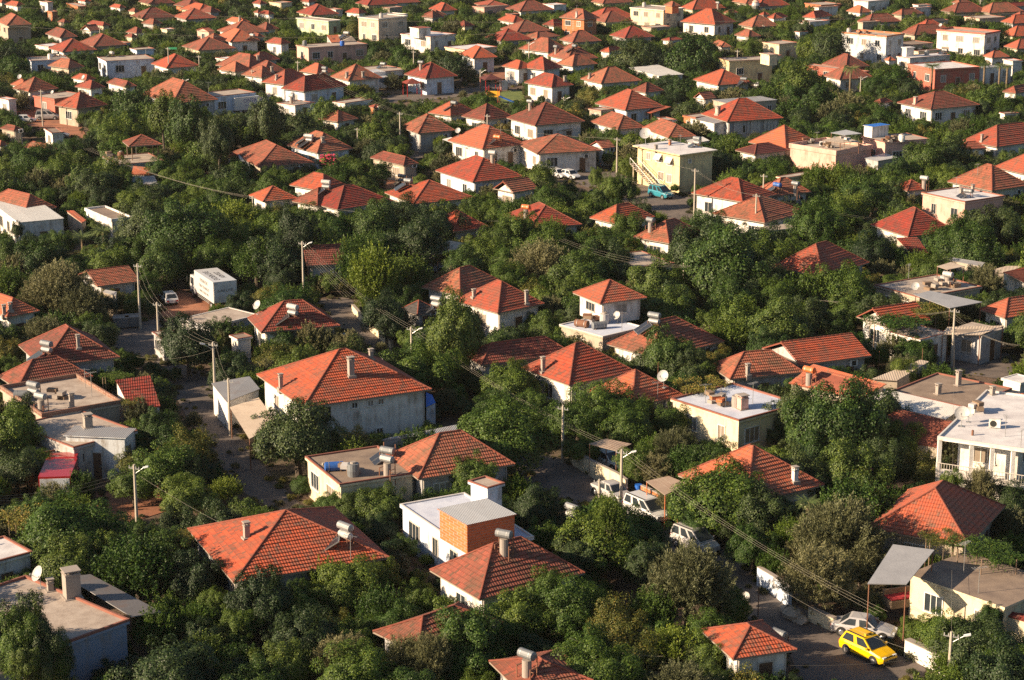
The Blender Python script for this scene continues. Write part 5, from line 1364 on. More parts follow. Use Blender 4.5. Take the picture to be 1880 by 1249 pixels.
rest = [i for i in rest if dict(srcs)[(TREES[i][0], i % len(KIND[TREES[i][0]]))] is not None]
scatter('woodland', rest, srcs, 'dense mass of smaller leafy trees and shrubs filling the gardens between the houses')
n0 = len(TREES); rw = random.Random(5)
for W4 in ROADS:
    n = len(W4)
    for i in range(n):
        a, b_ = W4[i - 1], W4[i]; L_ = (a - b_).length
        for k in range(int(L_ * 1.6)):
            p = a.lerp(b_, rw.random()); p = p + Vector((rw.gauss(0, .5), rw.gauss(0, .5), 0)); Rm = rw.choice((.12, .18, .25, .4)); TREES.append([rw.choice('yoo'), (p.x, p.y), Rm, Rm * .35, .8, False])
for _ in range(2500):
    y = rw.uniform(105, 330); x = rw.uniform(-1, 1) * (y * .262 + 6)
    if infoot((x, y), .1) or inroad((x, y)): continue
    Rm = rw.choice((.15, .25, .4, .6)); TREES.append([rw.choice('yoom'), (x, y), Rm, Rm * .4, .8, False])
wd = [i for i in range(n0, len(TREES)) if (TREES[i][0], i % len(KIND[TREES[i][0]])) in dict(srcs) and dict(srcs)[(TREES[i][0], i % len(KIND[TREES[i][0]]))] is not None]
scatter('roadside_weeds', wd, srcs, 'dry weeds and low tufts along the lane edges and yards')
# palms
def frond(mb, a, ln, droop, rs, m=0):
    pts = []
    for i in range(9):
        t = i / 8; r = ln * t * (1 - .15 * t); z = ln * (.55 * t - droop * t * t); pts.append(Vector((math.cos(a) * r, math.sin(a) * r, z)))
    for i in range(8):
        p, q = pts[i], pts[i + 1]; d = (q - p).normalized(); sd_ = Vector((-math.sin(a), math.cos(a), 0)); t = (i + .5) / 8; w = .34 * math.sin(math.pi * min(.97, t * .85 + .12))
        for sgn in (-1, 1):
            for k in range(3):
                b = p.lerp(q, (k + .1) / 3); c = p.lerp(q, (k + .65) / 3); tip = b.lerp(c, .5) + (sd_ * sgn * w + d * w * .55 + Vector((0, 0, -w * .35))) * (ln / 1.9)
                mb.face([b, c, tip], m)
def palm(px, py, rp, trunk_h=None, dark=False):
    Rm = 1.6
    for _ in range(6): c = P(px, py, trunk_h or 2.6); Rm = rp / sc_at(c)
    rs = random.Random(int(px)); rt = thing('palm_tree', '', 'palm', Vector((c.x, c.y, 0))); mb = MB()
    for i in range(44): frond(mb, i * 2.399, Rm * rs.uniform(.85, 1.15), .2 + .9 * (i / 44) ** 1.3, rs)
    mb.v = [(v[0] + c.x, v[1] + c.y, v[2] + c.z) for v in mb.v]; o = obj('crown', mb, ['l_palm'], rt)
    at = o.data.attributes.new('lv', 'FLOAT', 'POINT'); at.data.foreach_set('value', [rs.random() for _ in mb.v])
    tk = MB(); n = 8
    for i in range(n): tk.cyl((c.x, c.y, c.z * i / n - .1), (c.x, c.y, c.z * (i + 1) / n), .20, .15, 8)
    obj('trunk', tk, ['palmbark'], rt)
    ITEMS.append((rt, 'palm tree with arching fronds', '', Vector((c.x, c.y, c.z)), 'palm trees'))
for a in ((1485, 925, 32, 3.2), (151, 437, 30, 2.2), (190, 425, 26, 2.4), (1712, 122, 21, 5), (1562, 127, 21, 5), (1808, 120, 15, 5.2), (1836, 121, 15, 5.6), (1850, 123, 12, 5), (1688, 152, 11, 2.6), (1428, 142, 18, 3.4)): palm(*a)
# ---------------------------------------------------------------- solar heaters, chimneys, dishes
def put(o_root, loc, rz): o_root.location = loc; o_root.rotation_euler = (0, 0, rz)
def tank(mb, z, L=1.15, r=.26, x0=0, m=0, y=0):
    mb.cyl((x0 - L / 2, y, z), (x0 + L / 2, y, z), r, r, 14, m)
    for s in (-1, 1): mb.cyl((x0 + s * L / 2, y, z), (x0 + s * (L / 2 + .06), y, z), r * .98, r * .55, 14, m)
    for k in (-.3, .3): mb.cyl((x0 + k * L - .02, y, z), (x0 + k * L + .02, y, z), r * 1.03, r * 1.03, 14, 1)
PROTO = {}
def heater_proto(kind, tm):
    key = (kind, tm)
    if key in PROTO: return PROTO[key], False
    rt = bpy.data.objects.new('solar_water_heater', None); COL.objects.link(rt); rt['category'] = 'solar heater'
    fr = MB()
    for x in (-.5, .5):
        for y in (-.28, .28): fr.box(x - .025, y - .025, -.7, x + .025, y + .025, .62 if y < 0 else 1.25)
        fr.box(x - .02, -.28, .55, x + .02, .28, .59)
    fr.box(-.5, -.02, .3, .5, .02, .34)
    def ob(n, mb, mats, p=rt): return obj(n, mb, mats, p, False)
    ob('frame', fr, ['rusty'])
    if kind in ('A', 'E'):        # two stacked drums and panels
        t = MB(); tank(t, 1.18); ob('tank', t, [tm, 'alu'], rt).data.polygons.foreach_set('use_smooth', [False] * len(t.f))
        t = MB(); tank(t, .62, 1.0, .24); ob('tank', t, ['tankwhite' if tm == 'steel' else 'steel', 'alu'])
    elif kind == 'B':             # one drum over an upright boiler
        t = MB(); tank(t, 1.3, 1.0, .27); ob('tank', t, [tm, 'alu'])
        t = MB(); t.cyl((0, 0, -.3), (0, 0, .98), .27, .27, 14); ob('tank', t, ['concd', 'alu'])
    else:                         # a single drum
        t = MB(); tank(t, .78, 1.1, .27); ob('tank', t, [tm, 'alu'])
    if kind != 'B':
        for x in (-.52, .52):
            p = MB(); T = Matrix.Rotation(R(-42), 4, 'Z') @ Matrix.Translation((x * .86, -1.0, .08)) @ Matrix.Rotation(R(32), 4, 'X') @ Matrix.Scale(.86, 4)
            p.box(-.48, -.95, -.04, .48, .85, .04, 1, T); p.box(-.44, -.91, .042, .44, .81, .05, 0, T); ob('collector_panel', p, ['panel', 'alu'])
            l = MB(); T2 = Matrix.Rotation(R(-42), 4, 'Z') @ Matrix.Translation((x * .86, -.95, 0)); l.box(-.02, .5, -.6, .02, .54, .45, 0, T2); ob('panel_leg', l, ['rusty']); l = MB(); l.box(-.02, -.7, -.6, .02, -.66, -.28, 0, T2); ob('panel_leg', l, ['rusty'])
    PROTO[key] = rt; return rt, True
def heater(px, py, kind='A', tm='steel', yaw=-38, sc=1.0):
    loc, own, n = hit(px, py)
    rt, new = heater_proto(kind, tm)
    if not new: rt = dup(rt, loc, R(yaw))
    else: put(rt, loc, R(yaw))
    rt.scale = (sc,) * 3
    tn = dict(steel='galvanised', tankgrey='grey', tankwhite='white', tankorange='orange', tankblue='blue', tankgreen='green', coping='red')[tm]
    ph = {'A': 'solar heater with two stacked %s tanks', 'E': 'solar heater with two stacked %s tanks', 'B': 'rooftop %s tank over upright boiler', 'C': 'solar heater with one %s tank'}[kind] % tn
    ITEMS.append((rt, ph, '', loc, 'solar heaters on the roofs', own))
def chimney(px, py, w=.4, h=1.0, m='concd', cap=True):
    loc, own, n = hit(px, py)
    par = BLD[own]['roof'] if own is not None else None
    mb = MB(); x, y, z = loc; hw = w / 2
    yaw = R(27.6); T = Matrix.Translation(loc) @ Matrix.Rotation(yaw, 4, 'Z')
    mb.box(-hw, -hw, -.5, hw, hw, h, 0, T)
    if cap:
        for a, b in ((-1, -1), (1, -1), (1, 1), (-1, 1)): mb.box(a * hw * .8 - .04, b * hw * .8 - .04, h, a * hw * .8 + .04, b * hw * .8 + .04, h + .14, 0, T)
        mb.box(-hw - .06, -hw - .06, h + .14, hw + .06, hw + .06, h + .21, 1, T)
        mb.box(-hw - .04, -hw - .04, h - .1, hw + .04, hw + .04, h - .04, 1, T)
    mb.box(-hw - .12, -hw - .12, -.4, hw + .12, hw + .12, .05, 1, T)
    if par: o = obj('chimney', mb, [m, 'concd'], par)
    else:
        return
def dish_mesh():
    a = MB(); n = 16; rings = [(0, 0), (.2, .02), (.35, .07), (.46, .13)]
    def pt(r, z, i, o=0): return (r * math.cos(2 * math.pi * i / n), -z - o + 0, r * math.sin(2 * math.pi * i / n))
    for (r0, z0), (r1, z1) in zip(rings[:-1], rings[1:]):
        for i in range(n):
            j = (i + 1) % n
            if r0 == 0: a.face([pt(0, 0, 0), pt(r1, z1, i), pt(r1, z1, j)]); a.face([pt(0, 0, 0, -.015), pt(r1, z1, j, -.015), pt(r1, z1, i, -.015)])
            else: a.face([pt(r0, z0, i), pt(r1, z1, i), pt(r1, z1, j), pt(r0, z0, j)]); a.face([pt(r0, z0, j, -.015), pt(r1, z1, j, -.015), pt(r1, z1, i, -.015), pt(r0, z0, i, -.015)])
    return a
DP = None
def dish(px, py, sc=1.0, yaw=-35, white=True, h=.55, ground=None):
    global DP
    loc, own, n = hit(px, py)
    if ground: loc = P(px, py, ground); own = None
    if DP is None:
        rt = bpy.data.objects.new('satellite_dish', None); COL.objects.link(rt); rt['category'] = 'satellite dish'
        d = obj('reflector', dish_mesh(), ['tankwhite'], rt, False, True); d.location = (0, -.08, h + .3); d.rotation_euler = (R(-32), 0, 0)
        mt = MB(); mt.cyl((0, 0, -.5), (0, 0, h + .3), .025, .025, 6); mt.box(-.2, -.2, -.03, .2, .2, .02); obj('mast', mt, ['alu'], rt, False)
        ar = MB(); ar.cyl((0, -.1, h + .02), (0, -.55, h + .4), .015, .015, 5); ar.box(-.04, -.62, h + .36, .04, -.52, h + .46); obj('feed_arm', ar, ['alu'], rt, False)
        DP = rt
    else: rt = dup(DP, loc, 0)
    rt.location = loc; rt.rotation_euler = (0, 0, R(yaw)); rt.scale = (sc,) * 3
    ITEMS.append((rt, ('large ' if sc > 1.25 else 'white ') + 'satellite dish', '', loc, 'satellite dishes', own))
HD = """
b 515,465 A steel | b 715,1015 A steel | c 345,345 A steel | c 85,1225 B tankgrey | d 90,1095 B tankgrey | b 1425,520 B tankgrey | b 755,75 B steel | e 270,640 A tankgrey | e 195,880 A tankgrey | e 238,955 B steel
f 212,425 A tankwhite | f 525,595 A steel | f 755,1235 C tankgrey | f 1460,175 A tankwhite | f 1035,375 A steel | g 815,475 A tankgrey | g 825,760 B steel | g 1275,610 B tankgrey | g 400,430 C tankgrey
h 265,800 B tankorange | h 815,290 B tankgrey | h 1060,240 B tankwhite | j 385,255 A tankwhite | j 370,235 C steel | j 183,545 C tankwhite | j 505,595 A tankwhite | j 908,560 A tankgrey | j 1050,545 A tankgrey | j 1095,560 C tankgrey
j 1700,385 B tankwhite | j 1600,790 B tankwhite | j 1735,240 C tankorange | k 100,785 B tankorange | k 995,880 B tankgrey | k 1330,275 A tankgrey | i 350,245 C steel | i 695,390 B steel | i 775,395 B steel | i 448,705 B tankgrey | i 850,740 B tankgrey
l 105,590 C tankblue | l 235,610 B tankgrey | l 1085,165 B tankgrey | l 1165,180 B tankgrey | l 1400,180 C tankgrey | l 1530,430 B tankwhite | l 1475,635 C tankgrey | l 1600,600 B tankgrey | l 1160,570 B tankwhite | l 1145,680 C tankwhite | l 750,945 C tankgrey | l 180,380 B tankwhite
m 320,400 A tankgrey | m 405,410 C tankgrey | m 805,410 C tankwhite | m 1385,590 B tankwhite | m 375,600 C tankgrey | m 1705,640 B tankgrey | m 1745,640 B tankgrey | m 1815,280 C tankwhite | m 615,140 C tankwhite | m 545,150 C tankwhite | m 1330,190 C tankwhite
n 365,300 C tankgrey | n 440,300 C tankgrey | n 705,270 C tankgrey | n 650,265 C tankwhite | n 495,540 A tankgrey | n 525,550 C tankorange | n 915,490 C tankgrey | n 1185,500 B tankgrey | n 190,490 C tankgrey | n 1425,775 C tankgrey | n 1665,320 C tankwhite | n 255,745 B tankwhite
o 315,385 B tankgrey | o 450,360 C tankgrey | o 450,580 C tankwhite | o 130,790 B tankgrey | o 690,800 C tankgrey | o 1185,810 B tankgrey | o 1105,700 B tankwhite | o 1760,640 A tankgrey | o 1260,600 C tankgrey | o 1480,60 B steel | o 1225,270 C tankwhite | o 925,560 C tankwhite | o 725,320 C tankwhite | o 1665,600 C tankgrey
p 405,510 C tankgrey | p 1140,280 C tankorange | p 1285,385 C tankwhite | p 1215,385 C tankgrey | p 1310,390 C tankgrey | p 1415,665 C tankorange | p 1805,590 C tankgrey | p 615,190 C tankgreen | p 410,820 C coping | p 1405,190 C tankgrey | p 690,135 C tankgrey
"""
for chunk in HD.replace('\n', '|').split('|'):
    w = chunk.split()
    if len(w) != 4: continue
    ox, oy, f = TILE[w[0]]; x, y = [float(q) for q in w[1].split(',')]
    heater(ox + x / f, oy + y / f, w[2], w[3], -38 + random.uniform(-14, 14))
CD = """
a 1418,430,.35,.9 | a 415,770,.9,1.6 | a 290,735,.35,.6 | b 1445,860,.4,.8 | f 545,748,.45,1.35,concd | f 143,820,.28,1.0 | f 278,650,.3,.7 | f 660,655,.3,.7 | f 783,692,.3,.7 | f 1250,298,.3,.6 | g 178,725,.3,1.1 | g 83,335,.28,1.1 | g 1352,745,.3,.8 | g 1320,940,.7,1.0,w_pink | g 373,800,.28,.9
h 1122,805,.35,1.1 | h 1007,855,.35,.7 | h 1318,858,.3,.5 | h 1033,360,.25,.9 | d 185,105,.35,.9,w_white | j 480,238,.4,.5 | j 470,410,.4,.9,w_white | k 115,300,.3,.8 | k 1485,40,.4,.9 | k 1135,262,.3,.6,w_brick | k 1035,290,.35,.4 | l 1577,232,.3,.8 | l 1115,230,.6,.8,w_white | l 1195,215,.4,.8 | l 838,740,.35,.8 | l 1427,625,.3,.8 | l 1510,600,.3,.8
e 25,400,.3,.8 | e 60,375,.3,.6 | e 450,590,.25,1.0 | e 505,1045,.6,.9 | e 413,935,.35,1.1 | o 1102,740,.4,.9 | o 560,560,.4,.6 | o 380,580,.4,.6 | n 150,570,.4,.6 | n 655,555,.4,.7 | n 770,552,.4,.7 | n 1230,240,.6,1.1,w_white | n 1290,230,.6,1.1,w_white | n 1085,225,.5,.8 | p 1100,745,.5,.9,w_pink | p 1110,690,.4,.4,w_pink | n 780,705,.5,1.1,w_pink | n 265,730,.5,1.2,w_white | n 415,735,.5,1.2 | o 1675,395,.5,.6 | o 465,125,.3,1,w_white | m 1725,148,.4,.8 | m 325,232,.4,.8,w_brick
i 985,478,.3,.6 | m 1855,430,.4,.6 | n 115,515,.4,.7 | o 1480,820,.6,1.0,w_pink | g 1190,1140,.4,.8,w_white
"""
for chunk in CD.replace('\n', '|').split('|'):
    w = chunk.split()
    if len(w) != 2: continue
    ox, oy, f = TILE[w[0]]; q = w[1].split(','); chimney(ox + float(q[0]) / f, oy + float(q[1]) / f, float(q[2]), float(q[3]), q[4] if len(q) > 4 else 'concd')
DD = """
a 235,720,1.1 | b 805,130,.9 | b 890,130,1.1 | b 1335,780,1.1 | c 1345,830,.8 | e 575,935,1.0 | g 870,815,1.1 | g 605,450,.9 | g 355,410,.9 | h 1140,1040,1.2 | h 1180,1015,.9 | h 875,280,.9 | h 945,695,.7 | h 215,740,.9 | k 960,255,1.7 | k 1058,225,1.3 | k 905,255,1.1 | k 655,290,.8 | j 1075,95,.9 | j 1160,30,.9 | j 1455,195,.9 | n 1200,785,1.0 | n 765,115,.8 | m 800,560,1.1 | m 145,585,.9 | m 605,590,.9 | m 380,690,.7 | o 605,430,.8 | o 1280,650,1.0 | o 335,120,.8 | o 1585,335,.8 | l 1740,335,1.1 | l 1215,690,1.0 | p 1280,205,.8 | p 10,110,.9 | g 780,450,.8 | f 15,395,1.0 | p 1425,150,.8 | o 150,400,.7
"""
for chunk in DD.replace('\n', '|').split('|'):
    w = chunk.split()
    if len(w) != 2: continue
    ox, oy, f = TILE[w[0]]; q = [float(z) for z in w[1].split(',')]; dish(ox + q[0] / f, oy + q[1] / f, q[2], random.uniform(-55, -15))
AD = "a 390,690 | a 680,870 | a 112,560 | b 545,560 | b 650,960 | e 527,870 | e 490,820 | f 1395,700 | f 655,560 | g 835,880 | g 1108,905 | g 1225,930 | g 1380,910 | g 630,500 | g 1330,540 | h 905,740 | h 836,200 | h 1390,1100 | h 1480,1160 | h 660,740 | d 1155,640 | d 1240,750 | k 1210,300 | k 700,700 | k 500,230 | l 1130,250 | l 1545,480 | l 390,250 | l 515,310 | l 1390,610 | j 1760,180 | j 730,250 | o 465,110 | o 1010,590 | o 880,20 | n 490,310 | n 1010,270 | n 740,300 | m 455,420 | m 1050,410 | m 1500,680 | p 600,250 | p 850,255 | p 1130,400 | p 1500,230 | i 980,330 | i 1120,500"
AP = None
for chunk in AD.split('|'):
    w = chunk.split(); ox, oy, f = TILE[w[0]]; q = [float(z) for z in w[1].split(',')]; loc, own, n_ = hit(ox + q[0] / f, oy + q[1] / f)
    if own is None: continue
    if AP is None:
        AP = bpy.data.objects.new('rooftop_antenna', None); COL.objects.link(AP); AP['category'] = 'antenna'
        m_ = MB(); m_.cyl((0, 0, -.3), (0, 0, 2.1), .025, .02, 6); obj('mast', m_, ['alu'], AP, False)
        m_ = MB(); m_.cyl((-.5, 0, 2.0), (.5, 0, 2.0), .015, .015, 5); obj('boom', m_, ['alu'], AP, False)
        for k in range(6): m_ = MB(); x = -.45 + k * .18; m_.cyl((x, -.25 + .02 * k, 2.02), (x, .25 - .02 * k, 2.02), .01, .01, 4); obj('element', m_, ['alu'], AP, False)
        rt = AP
    else: rt = dup(AP, loc)
    rt.location = loc; rt.rotation_euler = (0, 0, random.uniform(0, 3)); rt.scale = (1, 1, random.uniform(.6, 1.05))
    ITEMS.append((rt, 'thin metal antenna mast', '', loc, 'antennas on the roofs', own))
# drums, crates and other rooftop clutter
def junk(tile, x, y, kind, c):
    ox, oy, f = TILE[tile]; loc, own, n_ = hit(ox + x / f, oy + y / f)
    cn = dict(barrel='blue', tankblue='dark blue', w_white='white', w_brick='orange', rusty='rusty', tankgrey='grey', tankorange='orange', tankwhite='white', concd='concrete', wood='wooden', cloth='pale')[c]
    if kind == 'drum':
        rt = bpy.data.objects.new('water_drum', None); COL.objects.link(rt); m_ = MB(); m_.cyl((0, 0, 0), (0, 0, .45), .42, .46, 14); m_.cyl((0, 0, .45), (0, 0, .95), .46, .42, 14); obj('drum', m_, [c], rt, False); m_ = MB(); m_.cyl((0, 0, .95), (0, 0, 1.08), .22, .2, 10); obj('lid', m_, ['concd'], rt, False); cat, ph = 'water drum', cn + ' water drum'
    elif kind == 'tub':
        rt = bpy.data.objects.new('lying_tank', None); COL.objects.link(rt); m_ = MB(); tank(m_, .34, 1.3, .34); obj('tank', m_, [c, 'alu'], rt, False); m_ = MB(); m_.box(-.5, -.3, -.02, -.4, .3, .12); m_.box(.4, -.3, -.02, .5, .3, .12); obj('cradle', m_, ['wood'], rt, False); cat, ph = 'tank', cn + ' tank lying on its cradle'
    elif kind == 'ac':
        rt = bpy.data.objects.new('air_conditioner', None); COL.objects.link(rt); m_ = MB(); m_.box(-.42, -.17, .08, .42, .17, .7); obj('casing', m_, [c], rt, False); m_ = MB(); m_.cyl((-.1, -.18, .38), (-.1, -.195, .38), .24, .24, 14); obj('fan_grille', m_, ['rubber'], rt, False); cat, ph = 'air conditioner', cn + ' air conditioning unit'
    else:
        rt = bpy.data.objects.new('crate_pile', None); COL.objects.link(rt); rs = random.Random(int(x))
        for k in range(5):
            m_ = MB(); T = Matrix.Translation((rs.uniform(-.5, .5), rs.uniform(-.4, .4), k * .13)) @ Matrix.Rotation(rs.uniform(0, 3), 4, 'Z'); m_.box(-.4, -.25, 0, .4, .25, .28, 0, T); obj('crate', m_, [rs.choice((c, 'wood', 'concd'))], rt, False)
        cat, ph = 'crate pile', 'untidy pile of %s crates' % cn
    rt.location = loc; rt.rotation_euler = (0, 0, random.uniform(-.6, .6)); rt['category'] = cat; ITEMS.append((rt, ph, '', loc, 'rooftop clutter', own))
for w in ("a 245,655 ac w_white|b 450,45 tub tankblue|b 520,60 pile cloth|b 560,75 drum tankgrey|b 350,40 drum w_white|g 400,470 tub rusty|g 500,480 tub tankgrey|g 530,450 drum tankwhite|g 455,440 pile rusty|g 1290,930 drum concd|g 1200,920 pile w_brick|g 1160,900 pile concd|h 1010,235 pile rusty|h 1040,230 drum tankwhite|h 1090,240 pile wood|h 960,255 pile concd|h 980,700 drum concd|h 1000,705 drum tankgrey|l 330,250 pile rusty|l 430,270 ac w_white|l 480,280 pile wood|l 600,240 pile cloth|l 900,235 pile rusty|l 960,230 pile wood|l 1000,235 drum w_white|i 800,350 pile wood|i 870,360 drum rusty|k 1010,300 ac w_white|e 130,880 tub tankgrey|e 330,880 pile wood|e 650,850 drum w_white|n 350,330 drum tankgrey|n 620,330 drum barrel|n 900,130 drum tankwhite|p 620,240 drum tankwhite|p 760,250 pile rusty|p 700,250 pile w_brick|p 1180,400 drum tankgrey|o 950,50 drum tankwhite|m 360,425 drum w_white|h 1230,960 pile cloth|h 1330,1050 ac w_white|n 1180,255 drum w_white").split('|'):
    t_, xy, kd, c = w.split(); x_, y_ = [float(q) for q in xy.split(',')]; junk(t_, x_, y_, kd, c)
# ---------------------------------------------------------------- poles and wires
POLES = []
def pole(px, yt, yb, lamp=0, arm=1, r=.11, mat='conc'):
    b = P(px, yb, 0); h = htop(b, yt); rt = thing('utility_pole', '', 'utility pole', b); mb = MB()
    mb.cyl((b.x, b.y, -.4), (b.x, b.y, h), r * 1.25, r * .75, 8); obj('shaft', mb, [mat], rt)
    if arm:
        a = MB(); T = Matrix.Translation((b.x, b.y, h - .3)) @ Matrix.Rotation(R(-25), 4, 'Z'); a.box(-.45, -.03, -.03, .45, .03, .03, 0, T); obj('crossarm', a, ['alu'], rt)
        for x in (-.4, -.15, .15, .4):
            i_ = MB(); p = T @ Vector((x, 0, .04)); i_.cyl(p, p + Vector((0, 0, .14)), .035, .025, 6); obj('insulator', i_, ['tankwhite'], rt)
    if lamp:
        l = MB(); sg = 1 if lamp > 0 else -1; e = Vector((b.x + sg * .75, b.y - .25, h - .12)); l.cyl((b.x, b.y, h - .7), e, .03, .025, 6); obj('lamp_arm', l, ['alu'], rt)
        hd = MB(); T = Matrix.Translation(e) @ Matrix.Rotation(R(-15 if sg > 0 else 195), 4, 'Z') @ Matrix.Rotation(R(-18), 4, 'Y'); hd.box(-.1, -.07, -.04, .32, .07, .05, 0, T); hd.box(-.02, -.055, -.07, .28, .055, -.04, 1, T); obj('lamp_head', hd, ['lamp', 'head'], rt)
    POLES.append((b, h)); ITEMS.append((rt, ('street lamp pole' if lamp else ('concrete utility pole' if mat == 'conc' else 'thin rusty post')), 'tall ' if h > 6.5 else '', b + Vector((0, 0, h * .5)), 'poles along the lanes')); return len(POLES) - 1
PD = [(258, 484, 604, 0), (292, 555, 640, 0), (396, 628, 752, -1), (423, 695, 800, 0), (253, 853, 990, 1), (558, 443, 556, 1), (756, 600, 680, 1), (595, 850, 925, 0), (1100, 880, 935, 0), (1140, 825, 930, 1),
      (1254, 483, 555, 1), (1747, 567, 672, 0), (1570, 555, 612, 0), (1740, 1160, 1275, 1), (1132, 253, 342, 0), (735, 206, 280, 0), (952, 405, 460, 0), (1274, 310, 412, 0), (1386, 356, 448, 0), (466, 360, 422, 0),
      (1738, 413, 458, 0), (1811, 278, 302, 0), (79, 165, 232, 0), (338, 145, 200, 1), (311, 87, 150, 0), (367, 102, 150, 0), (185, 48, 90, 0), (205, 0, 26, 0), (464, 128, 170, 0), (548, 112, 168, 0), (760, 93, 158, 0), (882, 128, 165, 1),
      (496, 30, 72, 0), (971, 77, 132, 1), (1151, 108, 145, 0), (1260, 52, 80, 0), (1353, 92, 138, 0), (1400, 46, 72, 0), (1122, 0, 24, 0), (1035, 178, 202, 1), (1599, 19, 55, 0), (1579, 140, 180, 1), (1798, 0, 36, 0), (1838, 215, 235, 0), (895, 210, 292, 0), (920, 455, 500, 0), (1365, 600, 640, 0), (1033, 745, 850, 0), (1400, 320, 395, 0), (657, 235, 275, 0)]
for q in PD: pole(*q)
RUST = [(567, 460, 555), (1691, 640, 700), (1612, 645, 700), (1636, 565, 600), (1207, 665, 740), (159, 680, 735), (213, 675, 730), (1391, 1060, 1150), (952, 845, 895), (125, 1035, 1060)]
for q in RUST:
    pole(q[0], q[1], q[2], 0, 0, .03, 'rusty')
def wire(a, b, n=3, sag=.6, gap=.38, r=.0055, nick=None):
    rt = None; cen = (a + b) / 2
    d = (b - a); perp = Vector((-d.y, d.x, 0)).normalized()
    rt = thing('overhead_line', '', 'overhead wires', Vector((cen.x, cen.y, cen.z)))
    for k in range(n):
        o = perp * (k - (n - 1) / 2) * gap; mb = MB(); prev = None; N = 14
        for i in range(N + 1):
            t = i / N; p = a.lerp(b, t) + o - Vector((0, 0, (sag + .12 * k) * 4 * t * (1 - t)))
            if prev is not None: mb.cyl(prev, p, r, r, 4, 0, False)
            prev = p
        obj('wire', mb, ['wire'], rt)
    ITEMS.append((rt, 'bundle of overhead wires' if n > 1 else 'single sagging cable', '', cen, 'overhead lines'))
def ptop(i, dz=-.12): b, h = POLES[i]; return Vector((b.x, b.y, h + dz))
for i, j, n in ((5, 6, 3), (6, 9, 3), (10, 12, 4), (12, 11, 3), (2, 1, 3), (2, 3, 2), (1, 0, 3), (17, 18, 2), (15, 29, 3), (13, 11, 1), (19, 16, 2), (20, 18, 2), (15, 14, 2), (31, 30, 2), (25, 24, 2), (14, 17, 2), (9, 13, 0)):
    if n: wire(ptop(i), ptop(j), n)
def wpx(p, hp, q, hq, n=1, sag=.5): wire(P(*p, hp), P(*q, hq), n, sag)
wpx((1140, 826), 5.5, (1620, 1125), 4.2, 3, .5); wpx((253, 862), 5.5, (-30, 915), 5.5, 3, .5); wpx((258, 875), 5.3, (552, 1026), 3.2, 1, .4)
wpx((1265, 490), 5.5, (1030, 440), 6, 3, .5); wpx((395, 640), 5.4, (250, 655), 4, 1, .5); wpx((0, 598), 3.5, (180, 585), 3, 1, .5); wpx((1400, 1060), 4, (1660, 1190), 2.5, 1, .4)
wpx((1450, 1222), 3, (1668, 1212), 2.3, 1, .12); wpx((565, 462), 5.2, (640, 545), 1.5, 4, .1); wpx((1047, 1172), 3.5, (1218, 1205), 3.2, 1, .3); wpx((1747, 578), 5.2, (1870, 635), 4, 3, .4)
wpx((0, 12), 8, (1880, 24), 8, 3, 2.5); wpx((0, 46), 8, (950, 60), 8, 3, 1.5); wpx((160, 272), 5, (460, 362), 5, 4, .6)
